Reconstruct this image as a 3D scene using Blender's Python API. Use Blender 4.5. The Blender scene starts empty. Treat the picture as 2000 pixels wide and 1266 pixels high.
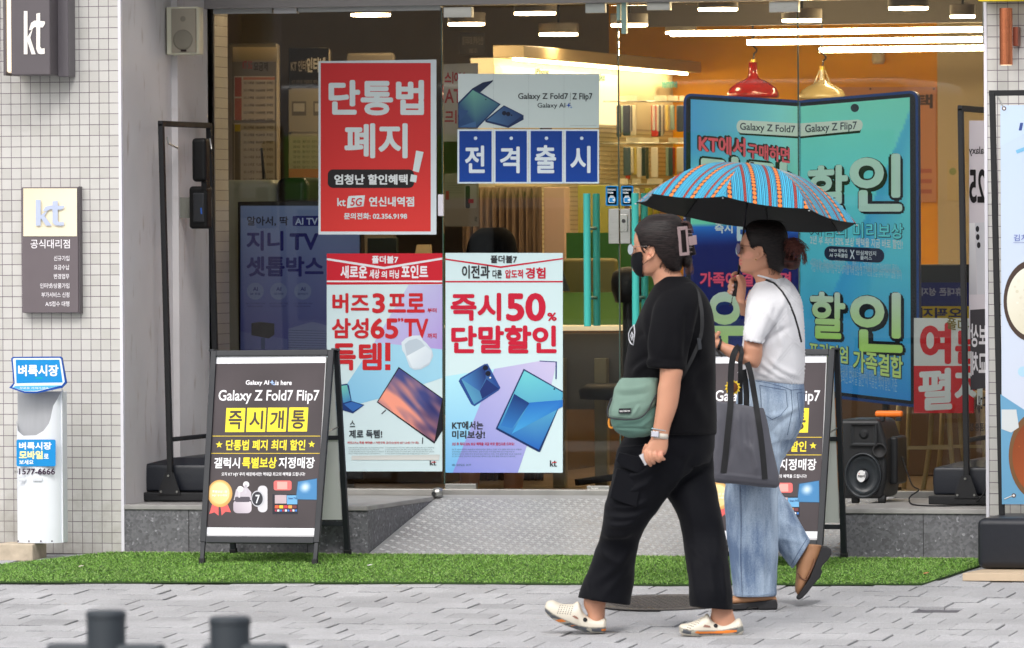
import bpy, math, random
import numpy as np
from mathutils import Vector, noise
random.seed(7); rng=np.random.default_rng(7)
sc=bpy.context.scene; C=sc.collection
# ---------------- camera: telephoto, eye level, from the far side of the street, turned left of the wall's normal
FPX=13000.; YAW=math.radians(15.5); PITCH=math.radians(0.81); ROLL=0.0062
_F=Vector((-math.sin(YAW)*math.cos(PITCH),math.cos(YAW)*math.cos(PITCH),-math.sin(PITCH)))
_R0=Vector((math.cos(YAW),math.sin(YAW),0)); _U0=_R0.cross(_F)
_U=_U0*math.cos(ROLL)+_R0*math.sin(ROLL); _R=_R0*math.cos(ROLL)-_U0*math.sin(ROLL)
CAM=Vector((1.831,0,1.033))-_F*29.5
cd=bpy.data.cameras.new('camera'); co=bpy.data.objects.new('camera',cd); C.objects.link(co); sc.camera=co
from mathutils import Matrix
_M=Matrix((_R,_U,-_F)).transposed().to_4x4(); _M.translation=CAM; co.matrix_world=_M
cd.sensor_width=36; cd.lens=36*FPX/2000; cd.clip_start=.5; cd.clip_end=500
cd.dof.use_dof=True; cd.dof.focus_distance=28.9; cd.dof.aperture_fstop=7.1
# ---------------- light: bright overcast day
SUN_EL=math.radians(44); SUN_AZ=math.radians(205)
wd=bpy.data.worlds.new('World'); sc.world=wd; wd.use_nodes=True
nt=wd.node_tree; bg=nt.nodes['Background']
sky=nt.nodes.new('ShaderNodeTexSky'); sky.sky_type='NISHITA'; sky.sun_disc=False
sky.sun_elevation=SUN_EL; sky.sun_rotation=SUN_AZ; sky.air_density=1.0; sky.dust_density=4.0; sky.ozone_density=1.0
hs=nt.nodes.new('ShaderNodeHueSaturation'); hs.inputs['Saturation'].default_value=.32
nt.links.new(sky.outputs[0],hs.inputs['Color']); nt.links.new(hs.outputs[0],bg.inputs[0]); bg.inputs[1].default_value=.15
sl=bpy.data.lights.new('sun','SUN'); so=bpy.data.objects.new('sun',sl); C.objects.link(so)
sl.energy=1.3; sl.angle=math.radians(16); sl.color=(1,.97,.93)
_sd=Vector((.45,-1,1.25)).normalized(); so.rotation_euler=_sd.to_track_quat('Z','Y').to_euler(); so.location=(3,-6,9)
sc.view_settings.view_transform='Standard'; sc.view_settings.look='None'; sc.view_settings.exposure=0.35; sc.view_settings.gamma=1
sc.cycles.max_bounces=10; sc.cycles.transparent_max_bounces=24; sc.cycles.diffuse_bounces=4; sc.cycles.glossy_bounces=4
try: sc.cycles.use_denoising=True
except: pass
# ---------------- helpers
M_SLOPE=.05; G=1.2; STEP=.223
def ray(x,y): return (_R*((x-1000)/FPX)+_U*(-(y-633)/FPX)+_F).normalized()
def PL(x,y,P,N):
    d=ray(x,y); t=(P-CAM).dot(N)/d.dot(N); return CAM+d*t
NY=Vector((0,-1,0)); NZ=Vector((0,0,1)); NG=Vector((0,-M_SLOPE,1)).normalized()
def W(x,y,Y=0.): return PL(x,y,Vector((0,Y,0)),NY)
def WG(x,y): return PL(x,y,Vector((0,0,0)),NG)
def WZ(x,y,z): return PL(x,y,Vector((0,0,z)),NZ)
def gz(Y): return M_SLOPE*Y if Y<0 else 0.
def lin(c):
    if len(c)>3: c=c[:3]
    return tuple((v/255/12.92 if v<=10.3 else ((v/255+.055)/1.055)**2.4) for v in c)
MATS={}
def mat(name,col=(.5,.5,.5),rough=.5,metal=0,var=0,vs=8,bump=0,bs=60,emit=0,spec=.5,vs2=None,coat=0,srgb=True,dirt=0,stretch=None):
    """principled + large soft colour variation + fine bump"""
    if name in MATS: return MATS[name]
    m=bpy.data.materials.new(name); m.use_nodes=True; n=m.node_tree.nodes; L=m.node_tree.links
    b=n['Principled BSDF']; c=lin(col) if srgb else col
    b.inputs['Base Color'].default_value=(*c,1); b.inputs['Roughness'].default_value=rough
    b.inputs['Metallic'].default_value=metal; b.inputs['Specular IOR Level'].default_value=spec
    if coat: b.inputs['Coat Weight'].default_value=coat
    tc=n.new('ShaderNodeTexCoord'); src=tc.outputs['Object']
    g=n.new('ShaderNodeNewGeometry'); src=g.outputs['Position']
    if stretch:
        mp=n.new('ShaderNodeMapping'); mp.inputs['Scale'].default_value=stretch; L.new(src,mp.inputs['Vector']); src=mp.outputs[0]
    if var:
        t=n.new('ShaderNodeTexNoise'); t.inputs['Scale'].default_value=vs; t.inputs['Detail'].default_value=6; L.new(src,t.inputs['Vector'])
        r=n.new('ShaderNodeMapRange'); r.inputs['From Min'].default_value=.3; r.inputs['From Max'].default_value=.7
        r.inputs['To Min'].default_value=1-var; r.inputs['To Max'].default_value=1+var; L.new(t.outputs['Fac'],r.inputs['Value'])
        h=n.new('ShaderNodeMix'); h.data_type='RGBA'; h.blend_type='MULTIPLY'; h.inputs['Factor'].default_value=1
        h.inputs['A'].default_value=(*c,1); L.new(r.outputs[0],h.inputs['B']); L.new(h.outputs['Result'],b.inputs['Base Color'])
        r2=n.new('ShaderNodeMapRange'); r2.inputs['To Min'].default_value=max(.05,rough-.12); r2.inputs['To Max'].default_value=min(1,rough+.12)
        L.new(t.outputs['Fac'],r2.inputs['Value']); L.new(r2.outputs[0],b.inputs['Roughness'])
    if bump:
        t2=n.new('ShaderNodeTexNoise'); t2.inputs['Scale'].default_value=bs; t2.inputs['Detail'].default_value=4; L.new(src,t2.inputs['Vector'])
        bp=n.new('ShaderNodeBump'); bp.inputs['Strength'].default_value=bump; bp.inputs['Distance'].default_value=.004
        L.new(t2.outputs['Fac'],bp.inputs['Height']); L.new(bp.outputs[0],b.inputs['Normal'])
    if emit:
        b.inputs['Emission Color'].default_value=(*c,1); b.inputs['Emission Strength'].default_value=emit
    MATS[name]=m; return m
def attr_mat(name,rough=.45,coat=0,bump=0,emit=0,bs=30):
    if name in MATS: return MATS[name]
    m=mat(name,(255,255,255),rough,bump=bump,bs=bs,coat=coat,spec=(.22 if 'print' in name else .5)); n=m.node_tree.nodes; L=m.node_tree.links
    a=n.new('ShaderNodeAttribute'); a.attribute_name='Col'; b=n['Principled BSDF']
    L.new(a.outputs['Color'],b.inputs['Base Color'])
    if emit: L.new(a.outputs['Color'],b.inputs['Emission Color']); b.inputs['Emission Strength'].default_value=emit
    return m
def link(name,V,F,m,parent=None,smooth=False,bevel=0,cols=None,seg=2,uv=None):
    me=bpy.data.meshes.new(name); me.from_pydata([tuple(v) for v in V],[],[tuple(f) for f in F])
    if cols is not None:
        a=me.color_attributes.new('Col','FLOAT_COLOR','POINT'); buf=np.ones((len(V),4),'f'); buf[:,:3]=np.array(cols,'f')[:,:3]; a.data.foreach_set('color',buf.ravel())
    if uv is not None:
        u=me.uv_layers.new(name='UVMap'); li=np.empty(len(me.loops),'i'); me.loops.foreach_get('vertex_index',li)
        u.data.foreach_set('uv',np.array(uv,'f')[li].ravel())
    for mm in (m if isinstance(m,(list,tuple)) else [m]): me.materials.append(mm)
    if smooth:
        me.polygons.foreach_set('use_smooth',[True]*len(me.polygons))
    me.update()
    o=bpy.data.objects.new(name,me); C.objects.link(o); o['_p']=1
    if parent: o.parent=parent
    if bevel:
        b=o.modifiers.new('bevel','BEVEL'); b.width=bevel; b.segments=seg; b.limit_method='ANGLE'; b.angle_limit=math.radians(40)
        me.polygons.foreach_set('use_smooth',[True]*len(me.polygons))
        w=o.modifiers.new('wn','WEIGHTED_NORMAL'); w.keep_sharp=False
    return o
class MB:
    def __init__(s): s.V=[];s.F=[];s.K=[]
    def add(s,V,F,c=None):
        k=len(s.V); s.V+= [Vector(v) for v in V]; s.F+=[tuple(i+k for i in f) for f in F]
        if c is not None: s.K+=[c]*len(V) if not isinstance(c,list) else c
        return s
    def hexa(s,a,c=None):  # 8 corners bottom 4 then top 4
        return s.add(a,[(3,2,1,0),(4,5,6,7),(0,1,5,4),(1,2,6,5),(2,3,7,6),(3,0,4,7)],c)
    def box(s,x0,x1,y0,y1,z0,z1,c=None):
        return s.hexa([(x0,y0,z0),(x1,y0,z0),(x1,y1,z0),(x0,y1,z0),(x0,y0,z1),(x1,y0,z1),(x1,y1,z1),(x0,y1,z1)],c)
    def bar(s,p,q,w,d,up=None,c=None):
        p=Vector(p);q=Vector(q);t=(q-p).normalized(); a=Vector(up) if up else Vector((0,-1,0))
        if abs(t.dot(a))>.95: a=Vector((1,0,0))
        e=t.cross(a).normalized(); f=e.cross(t).normalized(); e=e*w/2; f=f*d/2
        return s.hexa([p-e-f,p+e-f,p+e+f,p-e+f,q-e-f,q+e-f,q+e+f,q-e+f],c)
    def cyl(s,p,q,r,r2=None,n=20,c=None,cap=True):
        p=Vector(p);q=Vector(q);t=(q-p).normalized(); a=Vector((0,0,1)) if abs(t.z)<.9 else Vector((1,0,0))
        e=t.cross(a).normalized(); f=t.cross(e); r2=r if r2 is None else r2
        V=[p+(e*math.cos(k*2*math.pi/n)+f*math.sin(k*2*math.pi/n))*r for k in range(n)]+[q+(e*math.cos(k*2*math.pi/n)+f*math.sin(k*2*math.pi/n))*r2 for k in range(n)]
        F=[(k,(k+1)%n,n+(k+1)%n,n+k) for k in range(n)]
        if cap: F+=[tuple(range(n))[::-1],tuple(range(n,2*n))]
        return s.add(V,F,c)
    def path(s,P,r,n=8,c=None,closed=False):
        P=[Vector(p) for p in P]; N=len(P); V=[];F=[]; pe=None
        for i in range(N):
            t=((P[(i+1)%N] if closed else P[min(i+1,N-1)])-(P[i-1] if closed else P[max(i-1,0)])).normalized()
            if pe is None:
                a=Vector((0,0,1)) if abs(t.z)<.9 else Vector((1,0,0)); e=t.cross(a).normalized()
            else: e=(pe-t*pe.dot(t)).normalized()
            pe=e; f=t.cross(e); rr=r[i] if isinstance(r,(list,tuple)) else r
            V+=[P[i]+(e*math.cos(k*2*math.pi/n)+f*math.sin(k*2*math.pi/n))*rr for k in range(n)]
        for i in range(N if closed else N-1):
            j=(i+1)%N
            F+=[(i*n+k,i*n+(k+1)%n,j*n+(k+1)%n,j*n+k) for k in range(n)]
        if not closed: F+=[tuple(range(n))[::-1],tuple(range((N-1)*n,N*n))]
        return s.add(V,F,c)
    def lathe(s,c0,prof,n=32,axis=(0,0,1),c=None,su=1,sv=1):
        c0=Vector(c0);t=Vector(axis).normalized(); a=Vector((0,0,1)) if abs(t.z)<.9 else Vector((1,0,0))
        e=t.cross(a).normalized(); f=t.cross(e); V=[]
        for r,h in prof: V+=[c0+t*h+(e*math.cos(k*2*math.pi/n)*su+f*math.sin(k*2*math.pi/n)*sv)*r for k in range(n)]
        F=[(i*n+k,i*n+(k+1)%n,(i+1)*n+(k+1)%n,(i+1)*n+k) for i in range(len(prof)-1) for k in range(n)]
        F+=[tuple(range(n))[::-1],tuple(range((len(prof)-1)*n,len(prof)*n))]
        return s.add(V,F,c)
    def prism(s,pts,dv,c=None):
        n=len(pts); dv=Vector(dv); V=[Vector(p) for p in pts]+[Vector(p)+dv for p in pts]
        return s.add(V,[tuple(range(n)),tuple(range(2*n-1,n-1,-1))]+[(k,n+k,n+(k+1)%n,(k+1)%n) for k in range(n)],c)
    def ob(s,name,m,parent=None,**k):
        return link(name,s.V,s.F,m,parent,cols=(s.K if s.K else None),**k)
def tag(o,label=None,cat=None,group=None,kind=None):
    if label:o['label']=label
    if cat:o['category']=cat
    if group:o['group']=group
    if kind:o['kind']=kind
    return o
def thing(name,loc,label,cat,group=None):
    o=bpy.data.objects.new(name,None); C.objects.link(o); o.location=loc; o.empty_display_size=.1
    return tag(o,label,cat,group)
def struct(o): o['kind']='structure'; return o
# ---------------- lettering: the built-in font, turned into flat meshes
_gc={}
def glyphs(s,off):
    k=(s,off)
    if k in _gc: return _gc[k]
    cu=bpy.data.curves.new('t','FONT'); cu.body=s; cu.resolution_u=4
    o=bpy.data.objects.new('t',cu); C.objects.link(o); dg=bpy.context.evaluated_depsgraph_get()
    me=bpy.data.meshes.new_from_object(o.evaluated_get(dg)); V=np.array([v.co[:2] for v in me.vertices]); F=[tuple(p.vertices) for p in me.polygons]
    bpy.data.objects.remove(o); bpy.data.curves.remove(cu); bpy.data.meshes.remove(me)
    n=len(V); VV=[V];FF=[[f for f in F]];LV=[np.zeros(n)]
    if off>0:
        dirs=[(math.cos(a)*off,math.sin(a)*off) for a in np.arange(8)*math.pi/4]
        if off<.012: dirs=[(off,0),(-off,0),(0,off),(0,-off)]
        for i,d in enumerate(dirs):
            VV.append(V+np.array(d)); FF.append([tuple(q+n*(i+1) for q in f) for f in F]); LV.append(np.full(n,(i+1)*.00004))
    V=np.concatenate(VV); F=sum(FF,[]); lv=np.concatenate(LV)
    lo=V.min(0); hi=V.max(0); V=(V-lo)/np.maximum(hi-lo,1e-6)
    _gc[k]=(V,F,lv); return _gc[k]
class Sheet:
    """a printed sheet: everything drawn lies on one plane, in thin layers, coordinates given as seen from the street"""
    def __init__(s,P,N=NY,th=.003,lift=.0006):
        s.P=Vector(P);s.N=Vector(N).normalized();s.V=[];s.F=[];s.K=[];s.v=(0,0,1);s.sh=0;s.lift=lift;s.th=th;s.slope=0
    def view(s,ox,oy,k): s.v=(ox,oy,k); return s
    def pt(s,x,y,h):
        ox,oy,k=s.v; return PL(ox+x*k,oy+y*k,s.P+s.N*h,s.N)
    def poly(s,pts,c,lv=1,c2=None,g=None):
        """c2: second colour, g=(x0,y0,x1,y1) gradient line"""
        k=len(s.V); n=len(pts)
        for (x,y) in pts:
            s.V.append(s.pt(x,y,lv*s.lift))
            if c2 is not None:
                if callable(c2): cc=c2(x,y)
                else:
                    t=((x-g[0])*(g[2]-g[0])+(y-g[1])*(g[3]-g[1]))/((g[2]-g[0])**2+(g[3]-g[1])**2); t=min(1,max(0,t))
                    cc=tuple(a*(1-t)+b*t for a,b in zip(c,c2))
                s.K.append(lin(cc))
            else: s.K.append(lin(c))
        s.F.append(tuple(range(k,k+n))[::-1]); return s
    def base(s,pts,c,**kw):
        """the paper itself, with real thickness behind"""
        s.poly(pts,c,0,**kw); n=len(pts); k=len(s.V); f=s.V[-n:]
        s.V+=[p-s.N*s.th for p in f]; s.K+=[lin(c)]*n
        s.F.append(tuple(range(k,k+n))); s.F+=[(k-n+i,k-n+(i+1)%n,k+(i+1)%n,k+i) for i in range(n)]
        return s
    def rect(s,x0,y0,x1,y1,c,lv=1,**kw):
        if s.sh or s.slope:
            ym=(y0+y1)/2; xm=(x0+x1)/2; q=lambda x,y:(x+s.sh*(y-ym),y+s.slope*(x-xm))
            return s.poly([q(x0,y0),q(x1,y0),q(x1,y1),q(x0,y1)],c,lv,**kw)
        return s.poly([(x0,y0),(x1,y0),(x1,y1),(x0,y1)],c,lv,**kw)
    def grad(s,quad,fn,nx=8,ny=8,lv=1):
        """quad of 4 corners subdivided, colour from fn(u,v)"""
        (a,b,c,d)=quad; k=len(s.V)
        for j in range(ny+1):
            for i in range(nx+1):
                u=i/nx;v=j/ny
                x=(a[0]*(1-u)+b[0]*u)*(1-v)+(d[0]*(1-u)+c[0]*u)*v; y=(a[1]*(1-u)+b[1]*u)*(1-v)+(d[1]*(1-u)+c[1]*u)*v
                s.V.append(s.pt(x,y,lv*s.lift)); s.K.append(lin(fn(u,v)))
        for j in range(ny):
            for i in range(nx):
                q=k+j*(nx+1)+i; s.F.append((q,q+nx+1,q+nx+2,q+1))
        return s
    def circ(s,x,y,r,c,lv=1,ry=None,n=28,**kw):
        ry=ry or r; return s.poly([(x+r*math.cos(t*2*math.pi/n),y+ry*math.sin(t*2*math.pi/n)) for t in range(n)],c,lv,**kw)
    def rrect(s,x0,y0,x1,y1,r,c,lv=1,**kw):
        P=[];xm=(x0+x1)/2;ym=(y0+y1)/2
        for cx,cy,a0 in ((x1-r,y0+r,-90),(x1-r,y1-r,0),(x0+r,y1-r,90),(x0+r,y0+r,180)):
            for a in range(0,91,15):
                t=math.radians(a0+a); x=cx+r*math.cos(t);y=cy+r*math.sin(t); P.append((x+s.sh*(y-ym),y+s.slope*(x-xm)))
        return s.poly(P,c,lv,**kw)
    def line(s,x0,y0,x1,y1,w,c,lv=1):
        d=math.hypot(x1-x0,y1-y0); nx=-(y1-y0)/d*w/2; ny=(x1-x0)/d*w/2
        return s.poly([(x0+nx,y0+ny),(x0-nx,y0-ny),(x1-nx,y1-ny),(x1+nx,y1+ny)][::-1],c,lv)
    def text(s,t,x0,y0,x1,y1,c,b=.02,lv=2,sh=None,slope=None,mirror=False,c2=None):
        V,F,L=glyphs(t,round(b*(.72 if b>=.03 else 1),4)); k=len(s.V); sh=s.sh if sh is None else sh; sl=s.slope if slope is None else slope
        ym=(y0+y1)/2; xm=(x0+x1)/2; cc=lin(c)
        for (u,v),l in zip(V,L):
            if mirror: u=1-u
            x=x0+(x1-x0)*u; y=y1+(y0-y1)*v; y2=y+sl*(x-xm); x2=x+sh*(y-ym)
            s.V.append(s.pt(x2,y2,lv*s.lift+l))
            s.K.append(cc if c2 is None else lin(tuple(p*v+q*(1-v) for p,q in zip(c,c2))))
        s.F+=[tuple(i+k for i in (f[::-1] if mirror else f)) for f in F]; return s
    def shadowtext(s,t,x0,y0,x1,y1,c,dark,d,b=.03,lv=2,ol=.03,**kw):
        for i in range(1,5): s.text(t,x0-1+d*i/4,y0-1+d*i/4,x1+1+d*i/4,y1+1+d*i/4,dark,b+ol,lv+.05*i*0+(-.1*i),**{k:v for k,v in kw.items() if k!='c2'})
        s.text(t,x0-1,y0-1,x1+1,y1+1,dark,b+ol,lv,**{k:v for k,v in kw.items() if k!='c2'})
        return s.text(t,x0,y0,x1,y1,c,b,lv+1,**kw)
    def star(s,x,y,r,c,lv=2,n=5,q=.4):
        return s.poly([(x+(r if i%2==0 else r*q)*math.sin(i*math.pi/n),y-(r if i%2==0 else r*q)*math.cos(i*math.pi/n)) for i in range(2*n)],c,lv)
    def kt(s,x0,y0,x1,y1,c,lv=2,c2=None):
        q=lambda P:[(x0+(x1-x0)*a,y0+(y1-y0)*b) for a,b in P]
        s.poly(q([(0,0),(.17,0),(.17,1),(0,1)]),c,lv)
        s.poly(q([(.17,.60),(.42,.40),(.30,.62),(.55,1),(.36,1),(.17,.70)]),c,lv)
        s.poly(q([(.24,.44),(.34,.27),(.5,.22),(.98,.24),(.98,.30),(.88,.38),(.5,.37),(.34,.44)]),c2 or c,lv+.3)
        s.poly(q([(.58,.06),(.76,.04),(.76,.82),(.82,.87),(.97,.86),(.97,.99),(.8,1),(.66,.98),(.58,.88)]),c,lv)
        return s
    def fine(s,x0,y0,x1,y1,rows,c,lv=2,b=0,txt='이용약관 및 유의사항은 매장에서 확인하세요 갤럭시 단말 구독 클럽 혜택 안내'):
        h=(y1-y0)/rows; r=random.Random(int(x0*7+y0))
        for i in range(rows):
            a=r.randint(0,8); s.text(txt[a:]+' '+txt[:a],x0,y0+i*h+h*.12,x1-(x1-x0)*r.random()*.15*(i%2),y0+i*h+h*.78,c,b,lv)
        return s
    def ob(s,name,parent=None,mat_='printed_paper',rough=.5,**k):
        return link(name,s.V,s.F,attr_mat(mat_,rough,**({'bump':.22,'bs':7} if mat_=='printed_paper' else k)),parent,cols=s.K)
def vlerp(a,b,t): return tuple(p*(1-t)+q*t for p,q in zip(a,b))
# ================= setting =================
# pavement: individual blocks on a sand bed, one sheet of geometry
def build_pavement():
    px,py=.186,.2; V=[];F=[];K=[]; r=random.Random(3)
    y=-8.3; row=0; holes=[WG(1833,1193)]
    mh=WG(1293,1178)
    while y<-.005:
        y1=min(y+py,-.004); x=-4.2+(.09 if row%2 else 0)+r.uniform(-.012,.012); 
        while x<9.5:
            w=px; cx=x+w/2; cy=(y+y1)/2
            if -2<cx<5 and cy>-3.2 or row%1==0:
                g=.0010+r.random()*.0022; gy=.0022+r.random()*.002; dz=r.uniform(-.0032,.0032); tx=r.uniform(-.010,.010); ty=r.uniform(-.010,.010)
                if abs(cx-holes[0].x)<.1 and abs(cy-holes[0].y)<.1: dz=-.03
                q=[]
                for (ax,ay) in ((x+g,y+gy),(x+w-g,y+gy),(x+w-g,y1-gy),(x+g,y1-gy)):
                    ay2=ay+math.sin(ax*3.1)*.003; q.append((ax,ay2,gz(ay2)+dz+(ax-cx)*tx+(ay-cy)*ty))
                k=len(V); c=.46+r.uniform(-.04,.04)
                if r.random()<.10: c-=.06
                col=(c*.985,c*.985,c*1.02)
                b=.003
                V+=[(a,bb,z-.045) for a,bb,z in q]; V+=[(a,bb,z-b*.6) for a,bb,z in q]
                ins=[((a+(b if a<cx else -b)),(bb+(b if bb<cy else -b)),z) for a,bb,z in q]; V+=ins
                K+=[tuple(v*.8 for v in col)]*8+[col]*4
                F+=[(k+8,k+9,k+10,k+11)]+[(k+i,k+(i+1)%4,k+4+(i+1)%4,k+4+i) for i in range(4)]+[(k+4+i,k+4+(i+1)%4,k+8+(i+1)%4,k+8+i) for i in range(4)]
            x+=w
        y=y1 if y1==-.004 else y+py; row+=1
    m=attr_mat('concrete_paver',.85); n=m.node_tree.nodes;L=m.node_tree.links;b=n['Principled BSDF']
    g=n.new('ShaderNodeNewGeometry'); t=n.new('ShaderNodeTexNoise'); t.inputs['Scale'].default_value=260; t.inputs['Detail'].default_value=3; L.new(g.outputs['Position'],t.inputs['Vector'])
    t2=n.new('ShaderNodeTexNoise'); t2.inputs['Scale'].default_value=2.3; t2.inputs['Detail'].default_value=7; L.new(g.outputs['Position'],t2.inputs['Vector'])
    r1=n.new('ShaderNodeMapRange'); r1.inputs['From Min'].default_value=.3; r1.inputs['From Max'].default_value=.7; r1.inputs['To Min'].default_value=.58; r1.inputs['To Max'].default_value=1.32; L.new(t.outputs['Fac'],r1.inputs['Value'])
    r2=n.new('ShaderNodeMapRange'); r2.inputs['From Min'].default_value=.35; r2.inputs['From Max'].default_value=.7; r2.inputs['To Min'].default_value=.84; r2.inputs['To Max'].default_value=1.07; L.new(t2.outputs['Fac'],r2.inputs['Value'])
    mu=n.new('ShaderNodeMath'); mu.operation='MULTIPLY'; L.new(r1.outputs[0],mu.inputs[0]); L.new(r2.outputs[0],mu.inputs[1])
    vo=n.new('ShaderNodeTexVoronoi'); vo.inputs['Scale'].default_value=3.2; L.new(g.outputs['Position'],vo.inputs['Vector']); rv=n.new('ShaderNodeMapRange'); rv.inputs['From Min'].default_value=.035; rv.inputs['From Max'].default_value=.06; rv.inputs['To Min'].default_value=.62; rv.inputs['To Max'].default_value=1; L.new(vo.outputs['Distance'],rv.inputs['Value']); mu2=n.new('ShaderNodeMath'); mu2.operation='MULTIPLY'; L.new(mu.outputs[0],mu2.inputs[0]); L.new(rv.outputs[0],mu2.inputs[1]); mu=mu2
    mx=n.new('ShaderNodeMix'); mx.data_type='RGBA'; mx.blend_type='MULTIPLY'; mx.inputs['Factor'].default_value=1
    at=[q for q in n if q.type=='ATTRIBUTE'][0]; L.new(at.outputs['Color'],mx.inputs['A']); L.new(mu.outputs[0],mx.inputs['B']); L.new(mx.outputs['Result'],b.inputs['Base Color'])
    bp=n.new('ShaderNodeBump'); bp.inputs['Strength'].default_value=.5; bp.inputs['Distance'].default_value=.002; L.new(t.outputs['Fac'],bp.inputs['Height']); L.new(bp.outputs[0],b.inputs['Normal'])
    struct(link('pavement',V,F,m,cols=K))
    MB().hexa([(-60,-8.4,gz(-8.4)-.06),(60,-8.4,gz(-8.4)-.06),(60,0,-.06),(-60,0,-.06),(-60,-8.4,gz(-8.4)-.012),(60,-8.4,gz(-8.4)-.012),(60,0,-.012),(-60,0,-.012)]).ob('pavement_bed',mat('joint_sand',(92,90,96),.95,var=.2,vs=30))
    struct(bpy.data.objects['pavement_bed'])
    s=MB(); s.box(-60,60,-8.55,-8.4,-.62,-.42); struct(s.ob('kerb',mat('kerb_granite',(165,165,165),.8,var=.1,vs=60),bevel=.01))
    s=MB(); s.box(-90,90,-24,-8.55,-.75,-.56); struct(s.ob('road',mat('asphalt',(70,70,72),.9,var=.2,vs=50,bump=.4,bs=400)))
    s=MB(); s.box(-90,90,-60,-24,-.75,-.44); struct(s.ob('far_pavement',mat('far_paving',(160,158,155),.9,var=.08,vs=3)))
build_pavement()
# building
BD=thing('shop_building',(1.9,1.5,0),'white mosaic-tiled shop front with grey entrance recess and wall-to-wall glass doors','building')
def tile_mat():
    m=mat('mosaic_tile',(226,224,219),.3); n=m.node_tree.nodes;L=m.node_tree.links;b=n['Principled BSDF']
    g=n.new('ShaderNodeNewGeometry'); sp=n.new('ShaderNodeSeparateXYZ'); L.new(g.outputs['Position'],sp.inputs[0])
    cb=n.new('ShaderNodeCombineXYZ'); L.new(sp.outputs['X'],cb.inputs['X']); L.new(sp.outputs['Z'],cb.inputs['Y'])
    br=n.new('ShaderNodeTexBrick'); br.offset=0; br.squash=1; br.inputs['Scale'].default_value=1
    br.inputs['Brick Width'].default_value=.0468; br.inputs['Row Height'].default_value=.0484; br.inputs['Mortar Size'].default_value=.0014; br.inputs['Mortar Smooth'].default_value=.15; br.inputs['Bias'].default_value=-.35
    br.inputs['Color1'].default_value=(*lin((202,200,196)),1); br.inputs['Color2'].default_value=(*lin((186,184,178)),1); br.inputs['Mortar'].default_value=(*lin((112,98,110)),1)
    L.new(cb.outputs[0],br.inputs['Vector'])
    t=n.new('ShaderNodeTexNoise'); t.inputs['Scale'].default_value=5; t.inputs['Detail'].default_value=8; t.inputs['Roughness'].default_value=.7; L.new(g.outputs['Position'],t.inputs['Vector'])
    # grime near the ground, broken up by noise (a real stain on the tiles)
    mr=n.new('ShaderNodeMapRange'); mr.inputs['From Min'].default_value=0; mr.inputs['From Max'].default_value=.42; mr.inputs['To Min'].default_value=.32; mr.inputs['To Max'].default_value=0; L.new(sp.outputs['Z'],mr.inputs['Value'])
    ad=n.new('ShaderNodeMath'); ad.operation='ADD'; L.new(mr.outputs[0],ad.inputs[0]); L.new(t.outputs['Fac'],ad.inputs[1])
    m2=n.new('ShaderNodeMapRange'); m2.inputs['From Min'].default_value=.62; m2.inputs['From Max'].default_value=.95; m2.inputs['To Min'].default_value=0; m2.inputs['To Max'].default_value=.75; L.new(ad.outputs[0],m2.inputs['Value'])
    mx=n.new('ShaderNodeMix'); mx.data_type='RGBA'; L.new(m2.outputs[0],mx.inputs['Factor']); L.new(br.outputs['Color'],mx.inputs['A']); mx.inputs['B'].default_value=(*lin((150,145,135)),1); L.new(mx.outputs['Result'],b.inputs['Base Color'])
    bp=n.new('ShaderNodeBump'); bp.invert=True; bp.inputs['Strength'].default_value=.8; bp.inputs['Distance'].default_value=.002; L.new(br.outputs['Fac'],bp.inputs['Height'])
    tw=n.new('ShaderNodeTexNoise'); tw.inputs['Scale'].default_value=14; L.new(g.outputs['Position'],tw.inputs['Vector']); bp2=n.new('ShaderNodeBump'); bp2.inputs['Strength'].default_value=.25; bp2.inputs['Distance'].default_value=.01; L.new(tw.outputs['Fac'],bp2.inputs['Height']); L.new(bp.outputs[0],bp2.inputs['Normal']); L.new(bp2.outputs[0],b.inputs['Normal'])
    return m
TM=tile_mat(); XL=W(235,700).x; XR=W(1931,700).x
MB().box(-6,XL,0,1.6,0,4.2).ob('tiled_wall',TM,BD)
MB().box(XR,9,0,1.6,0,4.2).ob('tiled_wall',TM,BD)
wt=mat('white_trim',(222,220,228),.5)
MB().box(XL+.0003,XL+.014,-.004,.02,-.01,4.2).ob('corner_trim',wt,BD)
MB().box(XR-.014,XR-.0003,-.004,.02,-.01,4.2).ob('corner_trim',wt,BD)
# grey plaster reveal of the entrance recess
def plaster():
    m=mat('grey_plaster',(208,204,205),.75,var=.06,vs=2.5,bump=.25,bs=25); n=m.node_tree.nodes;L=m.node_tree.links;b=n['Principled BSDF']
    g=n.new('ShaderNodeNewGeometry'); mp=n.new('ShaderNodeMapping'); mp.inputs['Rotation'].default_value=(.6,0,0); mp.inputs['Scale'].default_value=(1,9,2.2); L.new(g.outputs['Position'],mp.inputs[0])
    t=n.new('ShaderNodeTexNoise'); t.inputs['Scale'].default_value=2.2; t.inputs['Detail'].default_value=5; L.new(mp.outputs[0],t.inputs['Vector'])
    r=n.new('ShaderNodeMapRange'); r.inputs['From Min'].default_value=.60; r.inputs['From Max'].default_value=.72; r.inputs['To Max'].default_value=.45; L.new(t.outputs['Fac'],r.inputs['Value'])
    old=b.inputs['Base Color'].links[0].from_socket; mx=n.new('ShaderNodeMix'); mx.data_type='RGBA'; L.new(r.outputs[0],mx.inputs['Factor']); L.new(old,mx.inputs['A']); mx.inputs['B'].default_value=(*lin((150,130,112)),1); L.new(mx.outputs['Result'],b.inputs['Base Color'])
    return m
GP=plaster()
XG=W(404,600,G).x    # x of the left window jamb
s=MB(); s.box(XL,XL+.012,.02,.72,STEP-.02,4.2); s.ob('reveal_panel',GP,BD)
XJ=XL+.012
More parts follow.
